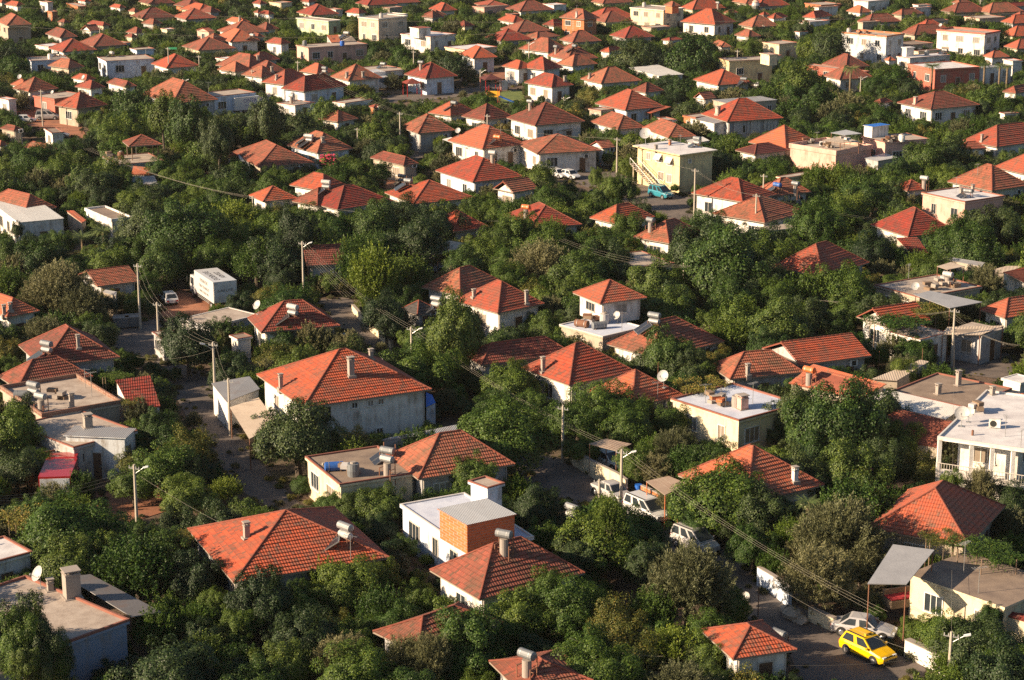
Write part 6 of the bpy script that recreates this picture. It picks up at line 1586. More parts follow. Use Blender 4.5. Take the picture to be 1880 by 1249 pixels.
# ---------------------------------------------------------------- vehicles (built along +X, nose at +X)
def car(loc, hd, col, style, ph, glass='glass'):
    """style: sedan, hatch, van, mpv, pickup"""
    S = dict(sedan=(4.5, 1.76, 1.45), hatch=(4.1, 1.74, 1.60), van=(4.2, 1.74, 1.82), mpv=(4.4, 1.76, 1.80), pickup=(4.5, 1.68, 1.45), small=(3.7, 1.6, 1.4))[style]
    Ln, Wd, Ht = S; rt = bpy.data.objects.new('parked_car', None); COL.objects.link(rt); rt['category'] = 'car' if style not in ('van', 'mpv') else 'van'
    hw = Wd / 2; x0, x1 = -Ln / 2, Ln / 2; gz = .30
    belt = Ht * .62 if style not in ('van', 'mpv') else Ht * .60
    hood = belt - .06
    # station list of the lower body: x, bottom, top, half width
    st = [(x0, .45, belt - .18, hw * .86), (x0 + .12, .30, belt - .03, hw * .94), (x0 + .6, gz, belt, hw), (0, gz, belt, hw), (x1 - 1.15, gz, belt - .02, hw), (x1 - .7, gz, hood - .04, hw * .985), (x1 - .25, .28, hood - .14, hw * .93), (x1, .42, hood - .28, hw * .80)]
    mb = MB()
    def ring(x, zb, zt, w): return [Vector((x, -w * .96, zb)), Vector((x, -w, zb + (zt - zb) * .35)), Vector((x, -w * .985, zb + (zt - zb) * .8)), Vector((x, -w * .90, zt)), Vector((x, 0, zt + .025)), Vector((x, w * .90, zt)), Vector((x, w * .985, zb + (zt - zb) * .8)), Vector((x, w, zb + (zt - zb) * .35)), Vector((x, w * .96, zb)), Vector((x, 0, zb))]
    rg = [ring(*s) for s in st]; n = 10
    for a, b in zip(rg[:-1], rg[1:]):
        for i in range(n): j = (i + 1) % n; mb.face([a[i], a[j], b[j], b[i]][::-1] if False else [a[i], b[i], b[j], a[j]][::-1])
    mb.face(rg[0]); mb.face(list(reversed(rg[-1])))
    # cabin: bottom and top outlines
    if style == 'sedan': cb, ct = (x0 + .55, x1 - 1.25), (x0 + 1.25, x1 - 2.0)
    elif style == 'pickup': cb, ct = (x0 + 1.3, x1 - 1.2), (x0 + 1.5, x1 - 1.8)
    elif style == 'small': cb, ct = (x0 + .2, x1 - 1.0), (x0 + .6, x1 - 1.5)
    elif style == 'hatch': cb, ct = (x0 + .15, x1 - 1.05), (x0 + .5, x1 - 1.85)
    else: cb, ct = (x0 + .06, x1 - .8), (x0 + .3, x1 - 1.75)
    bw, tw = hw * .90, hw * .74 if style not in ('van', 'mpv') else hw * .80
    zb, zt = belt - .02, Ht
    cl = [Vector((cb[0], -bw, zb)), Vector((cb[1], -bw, zb)), Vector((cb[1], bw, zb)), Vector((cb[0], bw, zb))]
    ch = [Vector((ct[0], -tw, zt - .05)), Vector((ct[1], -tw, zt - .05)), Vector((ct[1], tw, zt - .05)), Vector((ct[0], tw, zt - .05))]
    cx = (ct[0] + ct[1]) / 2
    for i in range(4): j = (i + 1) % 4; mb.face([cl[i], cl[j], ch[j], ch[i]])
    cr = [Vector((p.x + (.12 if p.x < cx else -.12), p.y * .86, zt)) for p in ch]
    for i in range(4): j = (i + 1) % 4; mb.face([ch[i], ch[j], cr[j], cr[i]])
    mb.face(cr)
    # sill cladding and bumpers
    dk = 1
    mb.box(x0 + .9, -hw * 1.0, gz - .06, x1 - .95, hw * 1.0, gz + .04, dk)
    if style in ('hatch',): mb.box(x1 - .2, -hw * .7, .26, x1 + .04, hw * .7, .5, dk); mb.box(x1 - .3, -hw * .55, hood - .33, x1 - .02, hw * .55, hood - .2, dk)
    else: mb.box(x1 - .2, -hw * .6, .34, x1 + .015, hw * .6, .46, dk)
    mb.box(x0 - .015, -hw * .6, .36, x0 + .2, hw * .6, .47, dk)
    body = obj('body', mb, [col, 'rubber'], rt, False)
    bv = body.modifiers.new('soft', 'BEVEL'); bv.width = .035; bv.segments = 2; bv.limit_method = 'ANGLE'; bv.angle_limit = R(28)
    # glazing, 8 mm proud of the cabin
    def pane(nm, pts, k=.86):
        c = sum(pts, Vector()) / len(pts); nn = (pts[1] - pts[0]).cross(pts[2] - pts[0]).normalized()
        if nn.dot(c - Vector((cx, 0, (zb + zt) / 2))) < 0: nn = -nn
        q = [c + (p - c) * k + nn * .012 for p in pts]; g = MB(); g.face(q); g.face([p - nn * .006 for p in reversed(q)]); obj(nm, g, [glass], rt, False)
    pane('windscreen', [cl[1], cl[2], ch[2], ch[1]], .88); pane('rear_window', [cl[3], cl[0], ch[0], ch[3]], .82)
    nw = 2 if style not in ('van', 'mpv') else 3
    if style == 'pickup': nw = 2
    for sgn in (0, 1):
        A, B = (cl[0], cl[1]) if not sgn else (cl[3], cl[2]); C, D = (ch[1], ch[0]) if not sgn else (ch[2], ch[3])
        for k in range(nw):
            a, b = (k + .06) / nw, (k + .94) / nw
            pane('side_window', [A.lerp(B, a), A.lerp(B, b), D.lerp(C, b), D.lerp(C, a)], .84)
    for x in (x0 + .82, x1 - .80):
        for sgn in (-1, 1):
            t = MB(); y = sgn * (hw - .10); t.cyl((x, y - .10, .32), (x, y + .12 if sgn > 0 else y + .10, .32), .32, .32, 18)
            w = obj('wheel', t, ['rubber'], rt, False); r = MB(); r.cyl((x, sgn * (hw + .005), .32), (x, sgn * (hw + .028), .32), .2, .17, 10); obj('rim', r, ['rim'], w, False)
            a = MB()   # dark wheel arch
            a.cyl((x, sgn * (hw - .14), .36), (x, sgn * (hw + .004), .36), .38, .38, 18); obj('wheel_arch', a, ['rubber'], rt, False)
    for xx in (x1 + .02, x0 - .035):
        pl = MB(); pl.box(xx, -.26, .40, xx + .015, .26, .51); obj('number_plate', pl, ['w_white'], rt, False)
    for sgn in (-1, 1):
        for xd in (-.55, .35):
            sm = MB(); sm.box(xd, sgn * hw * .985 - .006, gz + .12, xd + .018, sgn * hw * .985 + .006, belt - .1); sm.box(xd - .3, sgn * hw * .99 - .012, belt - .2, xd - .12, sgn * hw * .99 + .012, belt - .165); obj('door_seam', sm, ['rubber'], rt, False)
        h = MB(); h.box(x1 - .30, sgn * hw * .56 - .16, hood - .36, x1 - .02, sgn * hw * .56 + .16, hood - .18); obj('headlight', h, ['head'], rt, False)
        h = MB(); h.box(x0 - .02, sgn * hw * .68 - .13, belt - .34, x0 + .14, sgn * hw * .68 + .13, belt - .16); obj('tail_light', h, ['tail'], rt, False)
        m_ = MB(); m_.box(cb[1] - .35, sgn * (hw + .09) - .07, belt, cb[1] - .2, sgn * (hw + .09) + .07, belt + .14); obj('wing_mirror', m_, [col], rt, False)
        if style in ('hatch', 'mpv', 'van'):
            rr = MB(); rr.box(ct[0] + .1, sgn * tw * .9 - .02, Ht - .01, ct[1] - .1, sgn * tw * .9 + .02, Ht + .06); obj('roof_rail', rr, ['rubber'], rt, False)
    rt.location = loc; rt.rotation_euler = (0, 0, math.atan2(hd[1], hd[0])); rt.scale = (.88,) * 3
    tag(rt, ph, rt['category']); return rt
taxi = car(P(1593, 1206), (.60, -.80), 'c_yellow', 'hatch', 'yellow taxi parked across the lane corner beside silver sedan'); taxi.name = 'taxi'; taxi['category'] = 'taxi'
tb = MB(); tb.box(-.15, -.28, 1.6, .0, .28, 1.76); sg = obj('taxi_sign', tb, ['yellowp'], taxi, False)
def text(s, size, mat, parent, loc, rot, ext=.004, world=False):
    cu = bpy.data.curves.new('lettering', 'FONT'); cu.body = s; cu.size = size; cu.extrude = ext; cu.align_x = 'CENTER'; cu.align_y = 'CENTER'; cu.materials.append(M[mat]); cu.resolution_u = 2
    o = bpy.data.objects.new('lettering', cu); COL.objects.link(o); 
    dg = bpy.context.evaluated_depsgraph_get(); me = bpy.data.meshes.new_from_object(o.evaluated_get(dg)); bpy.data.objects.remove(o)
    o = bpy.data.objects.new('lettering', me); COL.objects.link(o); o.parent = parent; o.location = loc; o.rotation_euler = rot; return o
text('TAKSI', .16, 'blackpaint', sg, (.006, 0, 1.68), (R(90), 0, R(90)))
car(P(1586, 1166), (.93, -.36), 'c_silver', 'sedan', 'silver sedan behind the yellow taxi by cream porch')
car(P(1124, 915), (.55, -.83), 'c_dull', 'pickup', 'dusty white pickup between two poles on the street')
car(P(1187, 951), (.58, -.81), 'c_white', 'mpv', 'white minivan half hidden by trees below blue barrel')
car(P(1276, 1009), (.62, -.78), 'c_dull', 'van', 'shaded pale van with speckled roof in the lane')
car(P(1213, 363), (.60, -.80), 'c_teal', 'van', 'teal panel van below the yellow house stairs')
car(P(310, 556), (-.40, .92), 'c_white', 'small', 'small white sedan parked beside white box truck')
car(P(1024, 326), (.62, -.78), 'c_white', 'small', 'white car in front of white cottage')
car(P(1047, 328), (.62, -.78), 'c_white', 'small', 'pale hatchback partly behind citrus leaves')
car(P(1116, 357), (.8, -.6), 'c_red', 'small', 'dark red car in tree shade')
car(P(1100, 366), (.8, -.6), 'c_dblue', 'small', 'dark blue car next to dark red car')
car(P(88, 220), (1, .12), 'c_dull', 'mpv', 'pale minivan in shade near little garage')
car(P(108, 253), (1, .1), 'c_white', 'small', 'white car parked against little white garage')
car(P(782, 484), (.95, .3), 'c_white', 'small', 'white car parked under cream carport')
car(P(1118, 856), (.6, -.8), 'c_white', 'sedan', 'white car under brown slatted carport')
car(P(862, 150), (.9, .4), 'c_dblue', 'small', 'dark car in shade by playground street')
car(P(1666, 56), (1, .1), 'c_dblue', 'small', 'dark blue car between trees far up right')
car(P(361, 112), (.3, -.95), 'c_dull', 'small', 'pale car in shaded lane far up left')
car(P(48, 225), (1, .1), 'c_white', 'small', 'white car behind tiny tiled outhouse')
car(P(497, 40), (1, .1), 'c_white', 'small', 'white car by the far street pole')
def truck(loc, yaw, Lb, W_, H_, nick, cabc='c_white', boxc='c_white', zb=.95):
    rt = thing('box_truck', nick, 'truck', loc, yaw); hw = W_ / 2
    b = MB(); b.box(-Lb / 2, -hw, zb, Lb / 2, hw, H_); b.box(-Lb / 2 - .01, -hw - .01, H_ - .08, Lb / 2 + .01, hw + .01, H_ + .012, 1); bx_ = obj('cargo_box', b, [boxc, boxc], rt, False)
    rr = MB(); rr.box(-Lb / 2 - .03, -hw + .08, zb + .05, -Lb / 2 - .004, hw - .08, H_ - .15); obj('rear_door', rr, ['w_lgrey'], rt, False)
    f = MB(); f.box(-Lb / 2 + .1, -.45, zb - .28, Lb / 2 + 1.6, .45, zb - .02); obj('chassis', f, ['rubber'], rt, False)
    for s in (-1, 1):
        r = MB(); r.box(-Lb / 2 + 1.7, s * hw * .94 - .02, .55, Lb / 2 - .6, s * hw * .94 + .02, .62); r.box(-Lb / 2 + 1.7, s * hw * .94 - .02, .72, Lb / 2 - .6, s * hw * .94 + .02, .79); obj('side_rail', r, ['alu'], rt, False)
    c = MB(); x = Lb / 2 + .12; pr = [(x, .55), (x + 1.75, .55), (x + 1.8, 1.3), (x + 1.55, 2.35), (x + .1, 2.45), (x, 2.3)]
    lo = [Vector((p, -hw * .93, q)) for p, q in pr]; hi = [Vector((p, hw * .93, q)) for p, q in pr]
    c.face(lo); c.face(list(reversed(hi)))
    for i in range(6): j = (i + 1) % 6; c.face([lo[j], lo[i], hi[i], hi[j]])
    cb_ = obj('cab', c, [cabc], rt, False)
    g = MB(); g.face([Vector((x + 1.80, -hw * .8, 1.42)), Vector((x + 1.80, hw * .8, 1.42)), Vector((x + 1.60, hw * .76, 2.22)), Vector((x + 1.60, -hw * .76, 2.22))]); obj('windscreen', g, ['glass'], cb_, False)
    for s in (-1, 1):
        y = s * (hw * .93 + .008); g = MB(); g.face([Vector((x + .5, y, 1.42)), Vector((x + 1.45, y, 1.42)), Vector((x + 1.3, y, 2.15)), Vector((x + .5, y, 2.15))]); obj('side_window', g, ['glass'], cb_, False)
        m_ = MB(); m_.box(x + 1.5, s * (hw + .25) - .05, 1.6, x + 1.62, s * (hw + .25) + .05, 2.2); m_.box(x + 1.54, s * hw - .2 * (s < 0), 1.85, x + 1.57, s * hw + .3 * (s > 0) + .0, 1.88); obj('wing_mirror', m_, ['rubber'], cb_, False)
    for xx in (-Lb / 2 + 1.1, x + .85):
        for s in (-1, 1):
            t = MB(); t.cyl((xx, s * (hw - .32), .45), (xx, s * (hw - .04), .45), .45, .45, 18); w = obj('wheel', t, ['rubber'], rt, False); q = MB(); q.cyl((xx, s * (hw - .04), .45), (xx, s * (hw - .01), .45), .26, .2, 10); obj('rim', q, ['rim'], w, False)
    return rt
# big lettered removal truck: rear to the camera
H3 = 3.15
A_ = P(391.3, 519, H3); B_ = P(425.9, 512.6, H3); C_ = P(345.5, 489, H3)
yv = (C_ - A_).to_2d(); Ltot = min(yv.length, 6.2); yaw = math.atan2(yv.y, yv.x)
wv = Vector((math.cos(yaw - math.pi / 2), math.sin(yaw - math.pi / 2))); ctr = A_.to_2d() + yv.normalized() * Ltot / 2 + wv * 1.23
T1 = truck(Vector((ctr.x, ctr.y, 0)), yaw, Ltot, 2.46, H3, 'white removal box truck lettered on side and roof')
hwid = 1.23
for k, (s, z, sz) in enumerate((('EVDEN EVE', 2.55, .5), ('TOKA TE NAKLET', 1.95, .42), ('HAN A GOLD WA', 1.42, .36))):
    text(s, sz, 'blackpaint' if k else 'blackpaint', T1, (0, hwid + .006, z), (R(90), 0, R(180)))
text('EVDEN EVE', .85, 'blackpaint', T1, (-.2, .45, H3 + .02), (0, 0, 0)); text('ASMTEZ', .75, 'blackpaint', T1, (-.2, -.45, H3 + .02), (0, 0, 0))
text('NAKLIYE', .42, 'blackpaint', T1, (-Ltot / 2 - .036, 0, 2.2), (R(90), 0, R(-90)))
p = P(449, 209, 0); T2 = truck(Vector((p.x, p.y, 0)), R(36), 4.6, 2.2, 2.9, 'white truck with navy NER lettering before white flat house', zb=.8)
text('ONER', .95, 'navy', T2, (.5, -1.106, 2.25), (R(90), 0, 0)); text('0242 427 03', .4, 'navy', T2, (.5, -1.106, 1.5), (R(90), 0, 0))
p = P(690, 162, 0); T3 = truck(Vector((p.x, p.y, 0)), R(-62), 3.6, 2.3, 3.1, 'white truck facing the street beside brown hip roof', cabc='c_white')
p = P(110, 915, 0); T4 = truck(Vector((p.x, p.y, 0)), R(95), 4.2, 2.3, 2.4, 'dark red lorry in the shade of a grey wall', cabc='c_red', boxc='c_red', zb=.9)
# ---------------------------------------------------------------- walls, gates, stairs and small things
def ywall(pts, h, t, mat, nick, cat='wall', name='garden_wall'):
    W_ = [P(x, y, 0) for x, y in pts]; rt = None
    mb = MB()
    for a, b in zip(W_[:-1], W_[1:]):
        d = (b - a).normalized(); n_ = Vector((-d.y, d.x, 0)) * t / 2; a2 = a - d * t / 2 * 0; b2 = b
        lo = [a2 - n_, b2 - n_, b2 + n_, a2 + n_]; lo = [Vector((p.x, p.y, -.2)) for p in lo]; mb.solid(lo, [Vector((p.x, p.y, h)) for p in lo], 0)
        cp = [Vector((a.x, a.y, 0)) - n_ * 1.25, Vector((b.x, b.y, 0)) - n_ * 1.25, Vector((b.x, b.y, 0)) + n_ * 1.25, Vector((a.x, a.y, 0)) + n_ * 1.25]
        mb.solid([Vector((p.x, p.y, h + .001)) for p in cp], [Vector((p.x, p.y, h + .06)) for p in cp], 1)
    o = obj(name, mb, [mat, 'concd']); tag(o, nick, cat); return o
ywall([(648, 572), (672, 600), (720, 640)], .7, .25, 'w_cream', 'low cream kerb wall along the shaded lane')
ywall([(768, 676), (805, 700)], .7, .25, 'w_cream', 'short cream wall below the lone street tree')
ywall([(1048, 850), (1085, 875), (1135, 900), (1150, 912)], 1.3, .2, 'w_cream', 'cream street wall behind the dusty pickup')
ywall([(1178, 915), (1210, 930), (1240, 950), (1248, 970)], 1.0, .2, 'w_brick', 'orange brick wall beside the white minivan')
ywall([(1392, 1075), (1420, 1092), (1450, 1115)], 1.3, .25, 'w_lblue', 'pale retaining wall at the lane bend')
ywall([(1486, 1140), (1510, 1150), (1532, 1160)], .9, .3, 'w_cream', 'cream wall end beside the silver sedan')
ywall([(1664, 1205), (1700, 1222), (1738, 1240)], 1.1, .4, 'w_white', 'white kerbed planter wall beside the taxi')
ywall([(700, 672), (705, 700)], .8, .2, 'w_stone', 'stone wall stub under the trees')
ywall([(0, 508), (40, 512)], 1.2, .2, 'w_white', 'white yard wall at the left edge')
ywall([(770, 492), (810, 500), (850, 506)], 1.0, .2, 'w_lblue', 'pale wall under the cream carport')
ywall([(1415, 200), (1478, 204)], 1.5, .2, 'w_lblue', 'pale blue yard wall behind curtained porch')
ywall([(310, 520), (345, 512), (365, 520)], .8, .3, 'w_stone', 'earthy stone wall above the dirt yard')
# white two-storey house at the right edge: balcony, columns, awning
b = next(q for q in BLD if q['nick'] == 'white two-storey house with balcony'); rt = b['root']
F_ = min(FOOT, key=lambda k: ((k[0] + k[2]) / 2 - b['c']).length); e2_ = (F_[3] - F_[0]).normalized(); e1_ = (F_[1] - F_[0]).normalized(); LB = (F_[3] - F_[0]).length
for t in (.02, .2, .42, .64, .98):
    q = F_[0] + e2_ * LB * t + e1_ * .25; m_ = MB(); m_.box(q.x - .14, q.y - .14, -.1, q.x + .14, q.y + .14, 5.03); obj('column', m_, ['w_white'], rt)
m_ = MB(); c_ = [F_[0] + e2_ * .05, F_[0] + e2_ * .05 + e1_ * 1.3, F_[3] - e2_ * .05 + e1_ * 1.3, F_[3] - e2_ * .05]; m_.solid([v3(q, 2.35) for q in c_], [v3(q, 2.5) for q in c_]); obj('balcony_slab', m_, ['w_white'], rt)
m_ = MB(); N = 34
for i in range(N + 1):
    q = F_[0] + e2_ * LB * i / N + e1_ * .08; m_.cyl(v3(q, 2.5), v3(q, 3.3), .018, .018, 4)
m_.cyl(v3(F_[0] + e1_ * .08, 3.3), v3(F_[3] + e1_ * .08, 3.3), .03, .03, 6); obj('railing', m_, ['frame'], rt)
m_ = MB(); A0 = P(1855, 812, 3.6); m_.cyl(P(1786, 790, 5.6), Vector((P(1786, 790, 5.6).x, P(1786, 790, 5.6).y, 0)), .09, .09, 8); obj('drain_pipe', m_, ['rusty'], rt)
# yellow house: outside stair and white awnings
b = next(q for q in BLD if q['nick'] == 'yellow two-storey house with outside stair'); rt = b['root']
s0 = P(1163, 300, 3.0); s1 = P(1208, 352, 0.1)
d = (s1 - s0); n = 16
for i in range(n):
    m_ = MB(); a = s0 + d * (i / n); e1_ = Vector((d.x, d.y, 0)).normalized(); pp = Vector((-e1_.y, e1_.x, 0)) * .55
    lo = [a - pp, a + e1_ * .32 - pp, a + e1_ * .32 + pp, a + pp]; m_.solid([q - Vector((0, 0, .12)) for q in lo], lo); obj('stair_step', m_, ['r_conc'], rt)
m_ = MB(); pp = Vector((-d.y, d.x, 0)).normalized() * .55
for sgn in (-1, 1): m_.cyl(s0 + pp * sgn + Vector((0, 0, .8)), s1 + pp * sgn + Vector((0, 0, .8)), .04, .04, 6)
for i in range(0, 17, 2):
    for sgn in (-1, 1): q = s0 + d * (i / 16) + pp * sgn; m_.cyl(q, q + Vector((0, 0, .8)), .025, .025, 5)
obj('stair_railing', m_, ['wframe'], rt)
m_ = MB(); m_.cyl(s0 - Vector((0, 0, 3)), s0, .1, .1, 6); obj('stair_post', m_, ['w_cream'], rt)
def wall_window(px, py, z_guess, w, h, own, yaw_dir='L', awn=False, fr='wframe'):
    """a window on the lit left-hand wall of building own at a pixel"""
    F = FOOT[own]
    ins = .5 if BLD[own]['kind'] == 'hip' or 'yellow two' in BLD[own]['nick'] else .15
    e1_ = (F[1] - F[0]).normalized(); e2_ = (F[3] - F[0]).normalized(); c = F[0] + e1_ * ins + e2_ * ins
    p0, ex, nr = (c, -e2_, -e1_) if yaw_dir == 'L' else (c, e1_, -e2_)
    dd = rayd(px, py); N_ = Vector((nr.x, nr.y, 0)); t = (Vector((p0.x, p0.y, 0)) - CAM).dot(N_) / dd.dot(N_); q = CAM + dd * t
    win(BLD[own]['root'], q.to_2d(), ex, nr, q.z, w, h, fr, True)
    if awn:
        m_ = MB(); ax = Vector((ex.x, ex.y, 0)); a = q + N_ * .08 - ax * (w / 2 + .15) + Vector((0, 0, h / 2 + .15)); bb = a + ax * (w + .3); o_ = N_ * .55 - Vector((0, 0, .75))
        up_ = Vector((0, 0, .03)); m_.solid([a, bb, bb + o_, a + o_], [a + up_, bb + up_, bb + o_ + up_, a + o_ + up_]); obj('awning', m_, ['cloth'], BLD[own]['root'])
FI = {}
fi = 0
BK = [i for i, q in enumerate(BLD)]
def foot_of(nick):
    b = next(q for q in BLD if q['nick'] == nick); c = b['c']
    j = min(range(len(FOOT)), key=lambda k: ((FOOT[k][0] + FOOT[k][2]) / 2 - c).length); return b, j
def ww(nick, lst):
    b, j = foot_of(nick); bi = BLD.index(b)
    global FOOT
    for (px, py, w, h, dr, aw) in lst:
        save = FOOT; tmp = {bi: FOOT[j]}; FOOT = tmp
        wall_window(px, py, 0, w, h, bi, dr, aw); FOOT = save
ww('big house with huge red hip roof', [(591, 762, 1.5, 1.2, 'R', 0), (651, 744, .45, .4, 'R', 0), (680, 740, .45, .4, 'R', 0), (699, 737, .45, .4, 'R', 0), (697, 792, .5, .5, 'R', 0), (509, 738, .8, 1.1, 'L', 0)])
ww('yellow two-storey house with outside stair', [(1210, 291, 1.0, .9, 'L', 1), (1230, 297, 1.0, .9, 'L', 1), (1214, 323, 1.1, 1.0, 'L', 0), (1229, 328, 1.0, 1.0, 'L', 0), (1191, 287, .8, .9, 'L', 0), (1266, 296, .4, .4, 'R', 0)])
def small(name, cat, nick, fn, loc, rz=0):
    rt = thing(name, nick, cat, loc, rz); fn(rt); return rt
def mbobj(rt, nm, mats, f): m_ = MB(); f(m_); return obj(nm, m_, mats, rt, False)
# sun-bleached curtains round the porch of the big house
b, j = foot_of('large orange roof over curtained porch'); F_ = FOOT[j]; e1_ = (F_[1] - F_[0]).normalized(); e2_ = (F_[3] - F_[0]).normalized(); W_ = (F_[1] - F_[0]).length
rc_ = random.Random(2)
for i in range(14):
    if i in (0, 4, 9): continue
    t = .8 + (W_ - 1.6) * i / 14; q = F_[0] + e1_ * t + e2_ * .36; wd_ = (W_ - 1.6) / 14 * rc_.uniform(.7, 1.0); m_ = MB(); N = 8
    for k in range(N):
        a = q + e1_ * (wd_ * k / N) - e2_ * (.05 * (k % 2)); c_ = q + e1_ * (wd_ * (k + 1) / N) - e2_ * (.05 * ((k + 1) % 2)); m_.solid([v3(a, .9), v3(c_, .9), v3(c_ + e2_ * .02, .9), v3(a + e2_ * .02, .9)], [v3(a, 2.85), v3(c_, 2.85), v3(c_ + e2_ * .02, 2.85), v3(a + e2_ * .02, 2.85)])
    obj('curtain', m_, ['cloth'], b['root'])
# blue barrel, rubbish containers, boulders, rugs, playground, gazebos
def barrel(rt):
    mbobj(rt, 'drum', ['barrel'], lambda m_: [m_.cyl((0, 0, 0), (0, 0, .3), .27, .29, 14), m_.cyl((0, 0, .3), (0, 0, .6), .29, .29, 14), m_.cyl((0, 0, .6), (0, 0, .9), .29, .27, 14)])
    mbobj(rt, 'lid', ['barrel'], lambda m_: m_.cyl((0, 0, .9), (0, 0, .95), .28, .28, 14))
small('barrel', 'barrel', 'blue plastic barrel by the brick canopy pillar', barrel, P(1172, 912))
def bin_(rt):
    mbobj(rt, 'tub', ['tankgrey'], lambda m_: m_.solid([Vector((-.6, -.4, .15)), Vector((.6, -.4, .15)), Vector((.6, .4, .15)), Vector((-.6, .4, .15))], [Vector((-.75, -.52, 1.1)), Vector((.75, -.52, 1.1)), Vector((.75, .52, 1.1)), Vector((-.75, .52, 1.1))]))
    mbobj(rt, 'lid', ['concd'], lambda m_: [m_.box(-.78, -.55, 1.102, .78, .3, 1.17), m_.box(-.78, .3, 1.102, .78, .55, 1.25)])
    for x in (-.5, .5): mbobj(rt, 'wheel', ['rubber'], lambda m_: m_.cyl((x, -.3, .09), (x + .06, -.3, .09), .09, .09, 8))
small('waste_container', 'waste container', 'grey rubbish container farther from the tall pole', bin_, P(223, 603), R(10))
small('waste_container', 'waste container', 'grey rubbish container right against the tall pole', bin_, P(245, 601), R(10))
def rock_mesh(r, seed, T):
    rs = random.Random(seed); m_ = MB(); N1, N2 = 8, 5; V = []
    for i in range(N2 + 1):
        th = math.pi * i / N2; row = []
        for j in range(N1):
            ph = 2 * math.pi * j / N1; q = r * rs.uniform(.75, 1.2); row.append(T @ Vector((q * math.sin(th) * math.cos(ph), q * math.sin(th) * math.sin(ph), q * .7 * math.cos(th))))
        V.append(row)
    for i in range(N2):
        for j in range(N1): k = (j + 1) % N1; m_.face([V[i + 1][j], V[i + 1][k], V[i][k], V[i][j]])
    return m_
for (x, y, r, nk) in ((1458, 1130, .7, 'big pale boulder at the lane bend'), (1470, 1138, .5, 'pale boulder next to the cream wall end'), (1446, 1120, .5, 'boulder nearest the pale retaining wall'), (955, 805, .5, 'pale rounded stone by the dark yard'), (945, 800, .45, 'smaller pale stone by the dark yard')):
    p = P(x, y, r * .4); o = obj('boulder', rock_mesh(r, int(x), Matrix.Translation(p)), ['w_stone']); tag(o, nk, 'boulder')
def slide(rt):
    mbobj(rt, 'tower', ['yellowp'], lambda m_: [m_.box(-1, -.8, 1.2, 1, .8, 1.32), m_.box(-1, -.8, 1.32, -.92, .8, 2.0), m_.box(-1, .72, 1.32, 1, .8, 2.0)])
    for x in (-.95, .95):
        for y in (-.75, .75): mbobj(rt, 'post', ['c_red'], lambda m_: m_.cyl((x, y, 0), (x, y, 2.9), .06, .06, 6))
    mbobj(rt, 'chute', ['m_blue'], lambda m_: m_.solid([Vector((1, -.4, 1.2)), Vector((3.6, -.4, .25)), Vector((3.6, .4, .25)), Vector((1, .4, 1.2))], [Vector((1, -.4, 1.32)), Vector((3.6, -.4, .37)), Vector((3.6, .4, .37)), Vector((1, .4, 1.32))]))
    mbobj(rt, 'ladder', ['c_red'], lambda m_: [m_.box(-1.6 + k * .15, -.3, k * .3, -1.5 + k * .15, .3, k * .3 + .05) for k in range(4)])
small('playground_slide', 'slide', 'yellow play tower with blue slide', slide, P(906, 190), R(-12))
def kiosk(rt, w=1.5, roof='tm'):
    for x in (-w, w):
        for y in (-w, w): mbobj(rt, 'post', ['c_red'], lambda m_: m_.cyl((x * .85, y * .85, 0), (x * .85, y * .85, 2.3), .06, .06, 6))
    m_ = MB(); c = [Vector((-w, -w, 2.3)), Vector((w, -w, 2.3)), Vector((w, w, 2.3)), Vector((-w, w, 2.3))]; t_ = Vector((0, 0, 3.1))
    for i in range(4): slope(m_, c[i], c[(i + 1) % 4], t_, t_, 0)
    m_.face([q - Vector((0, 0, .05)) for q in reversed(c)], 0); obj('roof', m_, [roof], rt, False)
small('picnic_pavilion', 'pavilion', 'maroon roofed pavilion on the salmon pavement', lambda r: kiosk(r, 1.5, 'tr'), P(757, 176), R(20))
small('picnic_pavilion', 'pavilion', 'maroon pavilion above the play tower', lambda r: kiosk(r, 1.7, 'tm'), P(901, 168), R(20))
small('white_cabinet', 'cabinet', 'white utility cabinet on the playground lawn', lambda r: [mbobj(r, 'box', ['w_white'], lambda m_: m_.box(-.6, -.4, 0, .6, .4, 1.5)), mbobj(r, 'lid', ['wcoping'], lambda m_: m_.box(-.66, -.46, 1.502, .66, .46, 1.58))], P(925, 165), R(20))
# porch rugs and gate by the cream house
def rug(rt):
    mbobj(rt, 'red_rug', ['redcloth'], lambda m_: m_.box(-.9, -.5, .55, .9, .5, .62)); mbobj(rt, 'couch', ['wood'], lambda m_: [m_.box(-.95, -.55, 0, .95, .55, .5), m_.box(-.95, .4, .5, .95, .55, .95)])
small('porch_couch', 'couch', 'wooden couch with red rugs on the porch', rug, P(1652, 1110, 1.0), R(20))
b = next(q for q in BLD if q['nick'] == 'yellow two-storey house with outside stair')
# shop sign green and balloon-like fair gondola are far off
gs = thing('green_sign', 'green street sign board on the far left pole', 'sign', P(316, 89, 5)); mbobj(gs, 'board', ['tankgreen'], lambda m_: m_.box(-.9, -.04, -.2, .9, .04, .2)); mbobj(gs, 'bracket', ['alu'], lambda m_: m_.box(-1.3, -.03, -.03, -.9, .03, .03))
gn = thing('fair_gondola', 'round purple and white gondola over the far street', 'gondola', P(1387, 17, 2)); mbobj(gn, 'cabin', ['c_dull'], lambda m_: [m_.cyl((0, 0, 0), (0, 0, .9), .5, 1.0, 12), m_.cyl((0, 0, .9), (0, 0, 1.7), 1.0, .7, 12)]); mbobj(gn, 'canopy', ['w_pink'], lambda m_: m_.cyl((0, 0, 1.7), (0, 0, 2.3), .9, .2, 12)); mbobj(gn, 'post', ['alu'], lambda m_: m_.cyl((0, 0, -2.1), (0, 0, 0), .1, .1, 6))
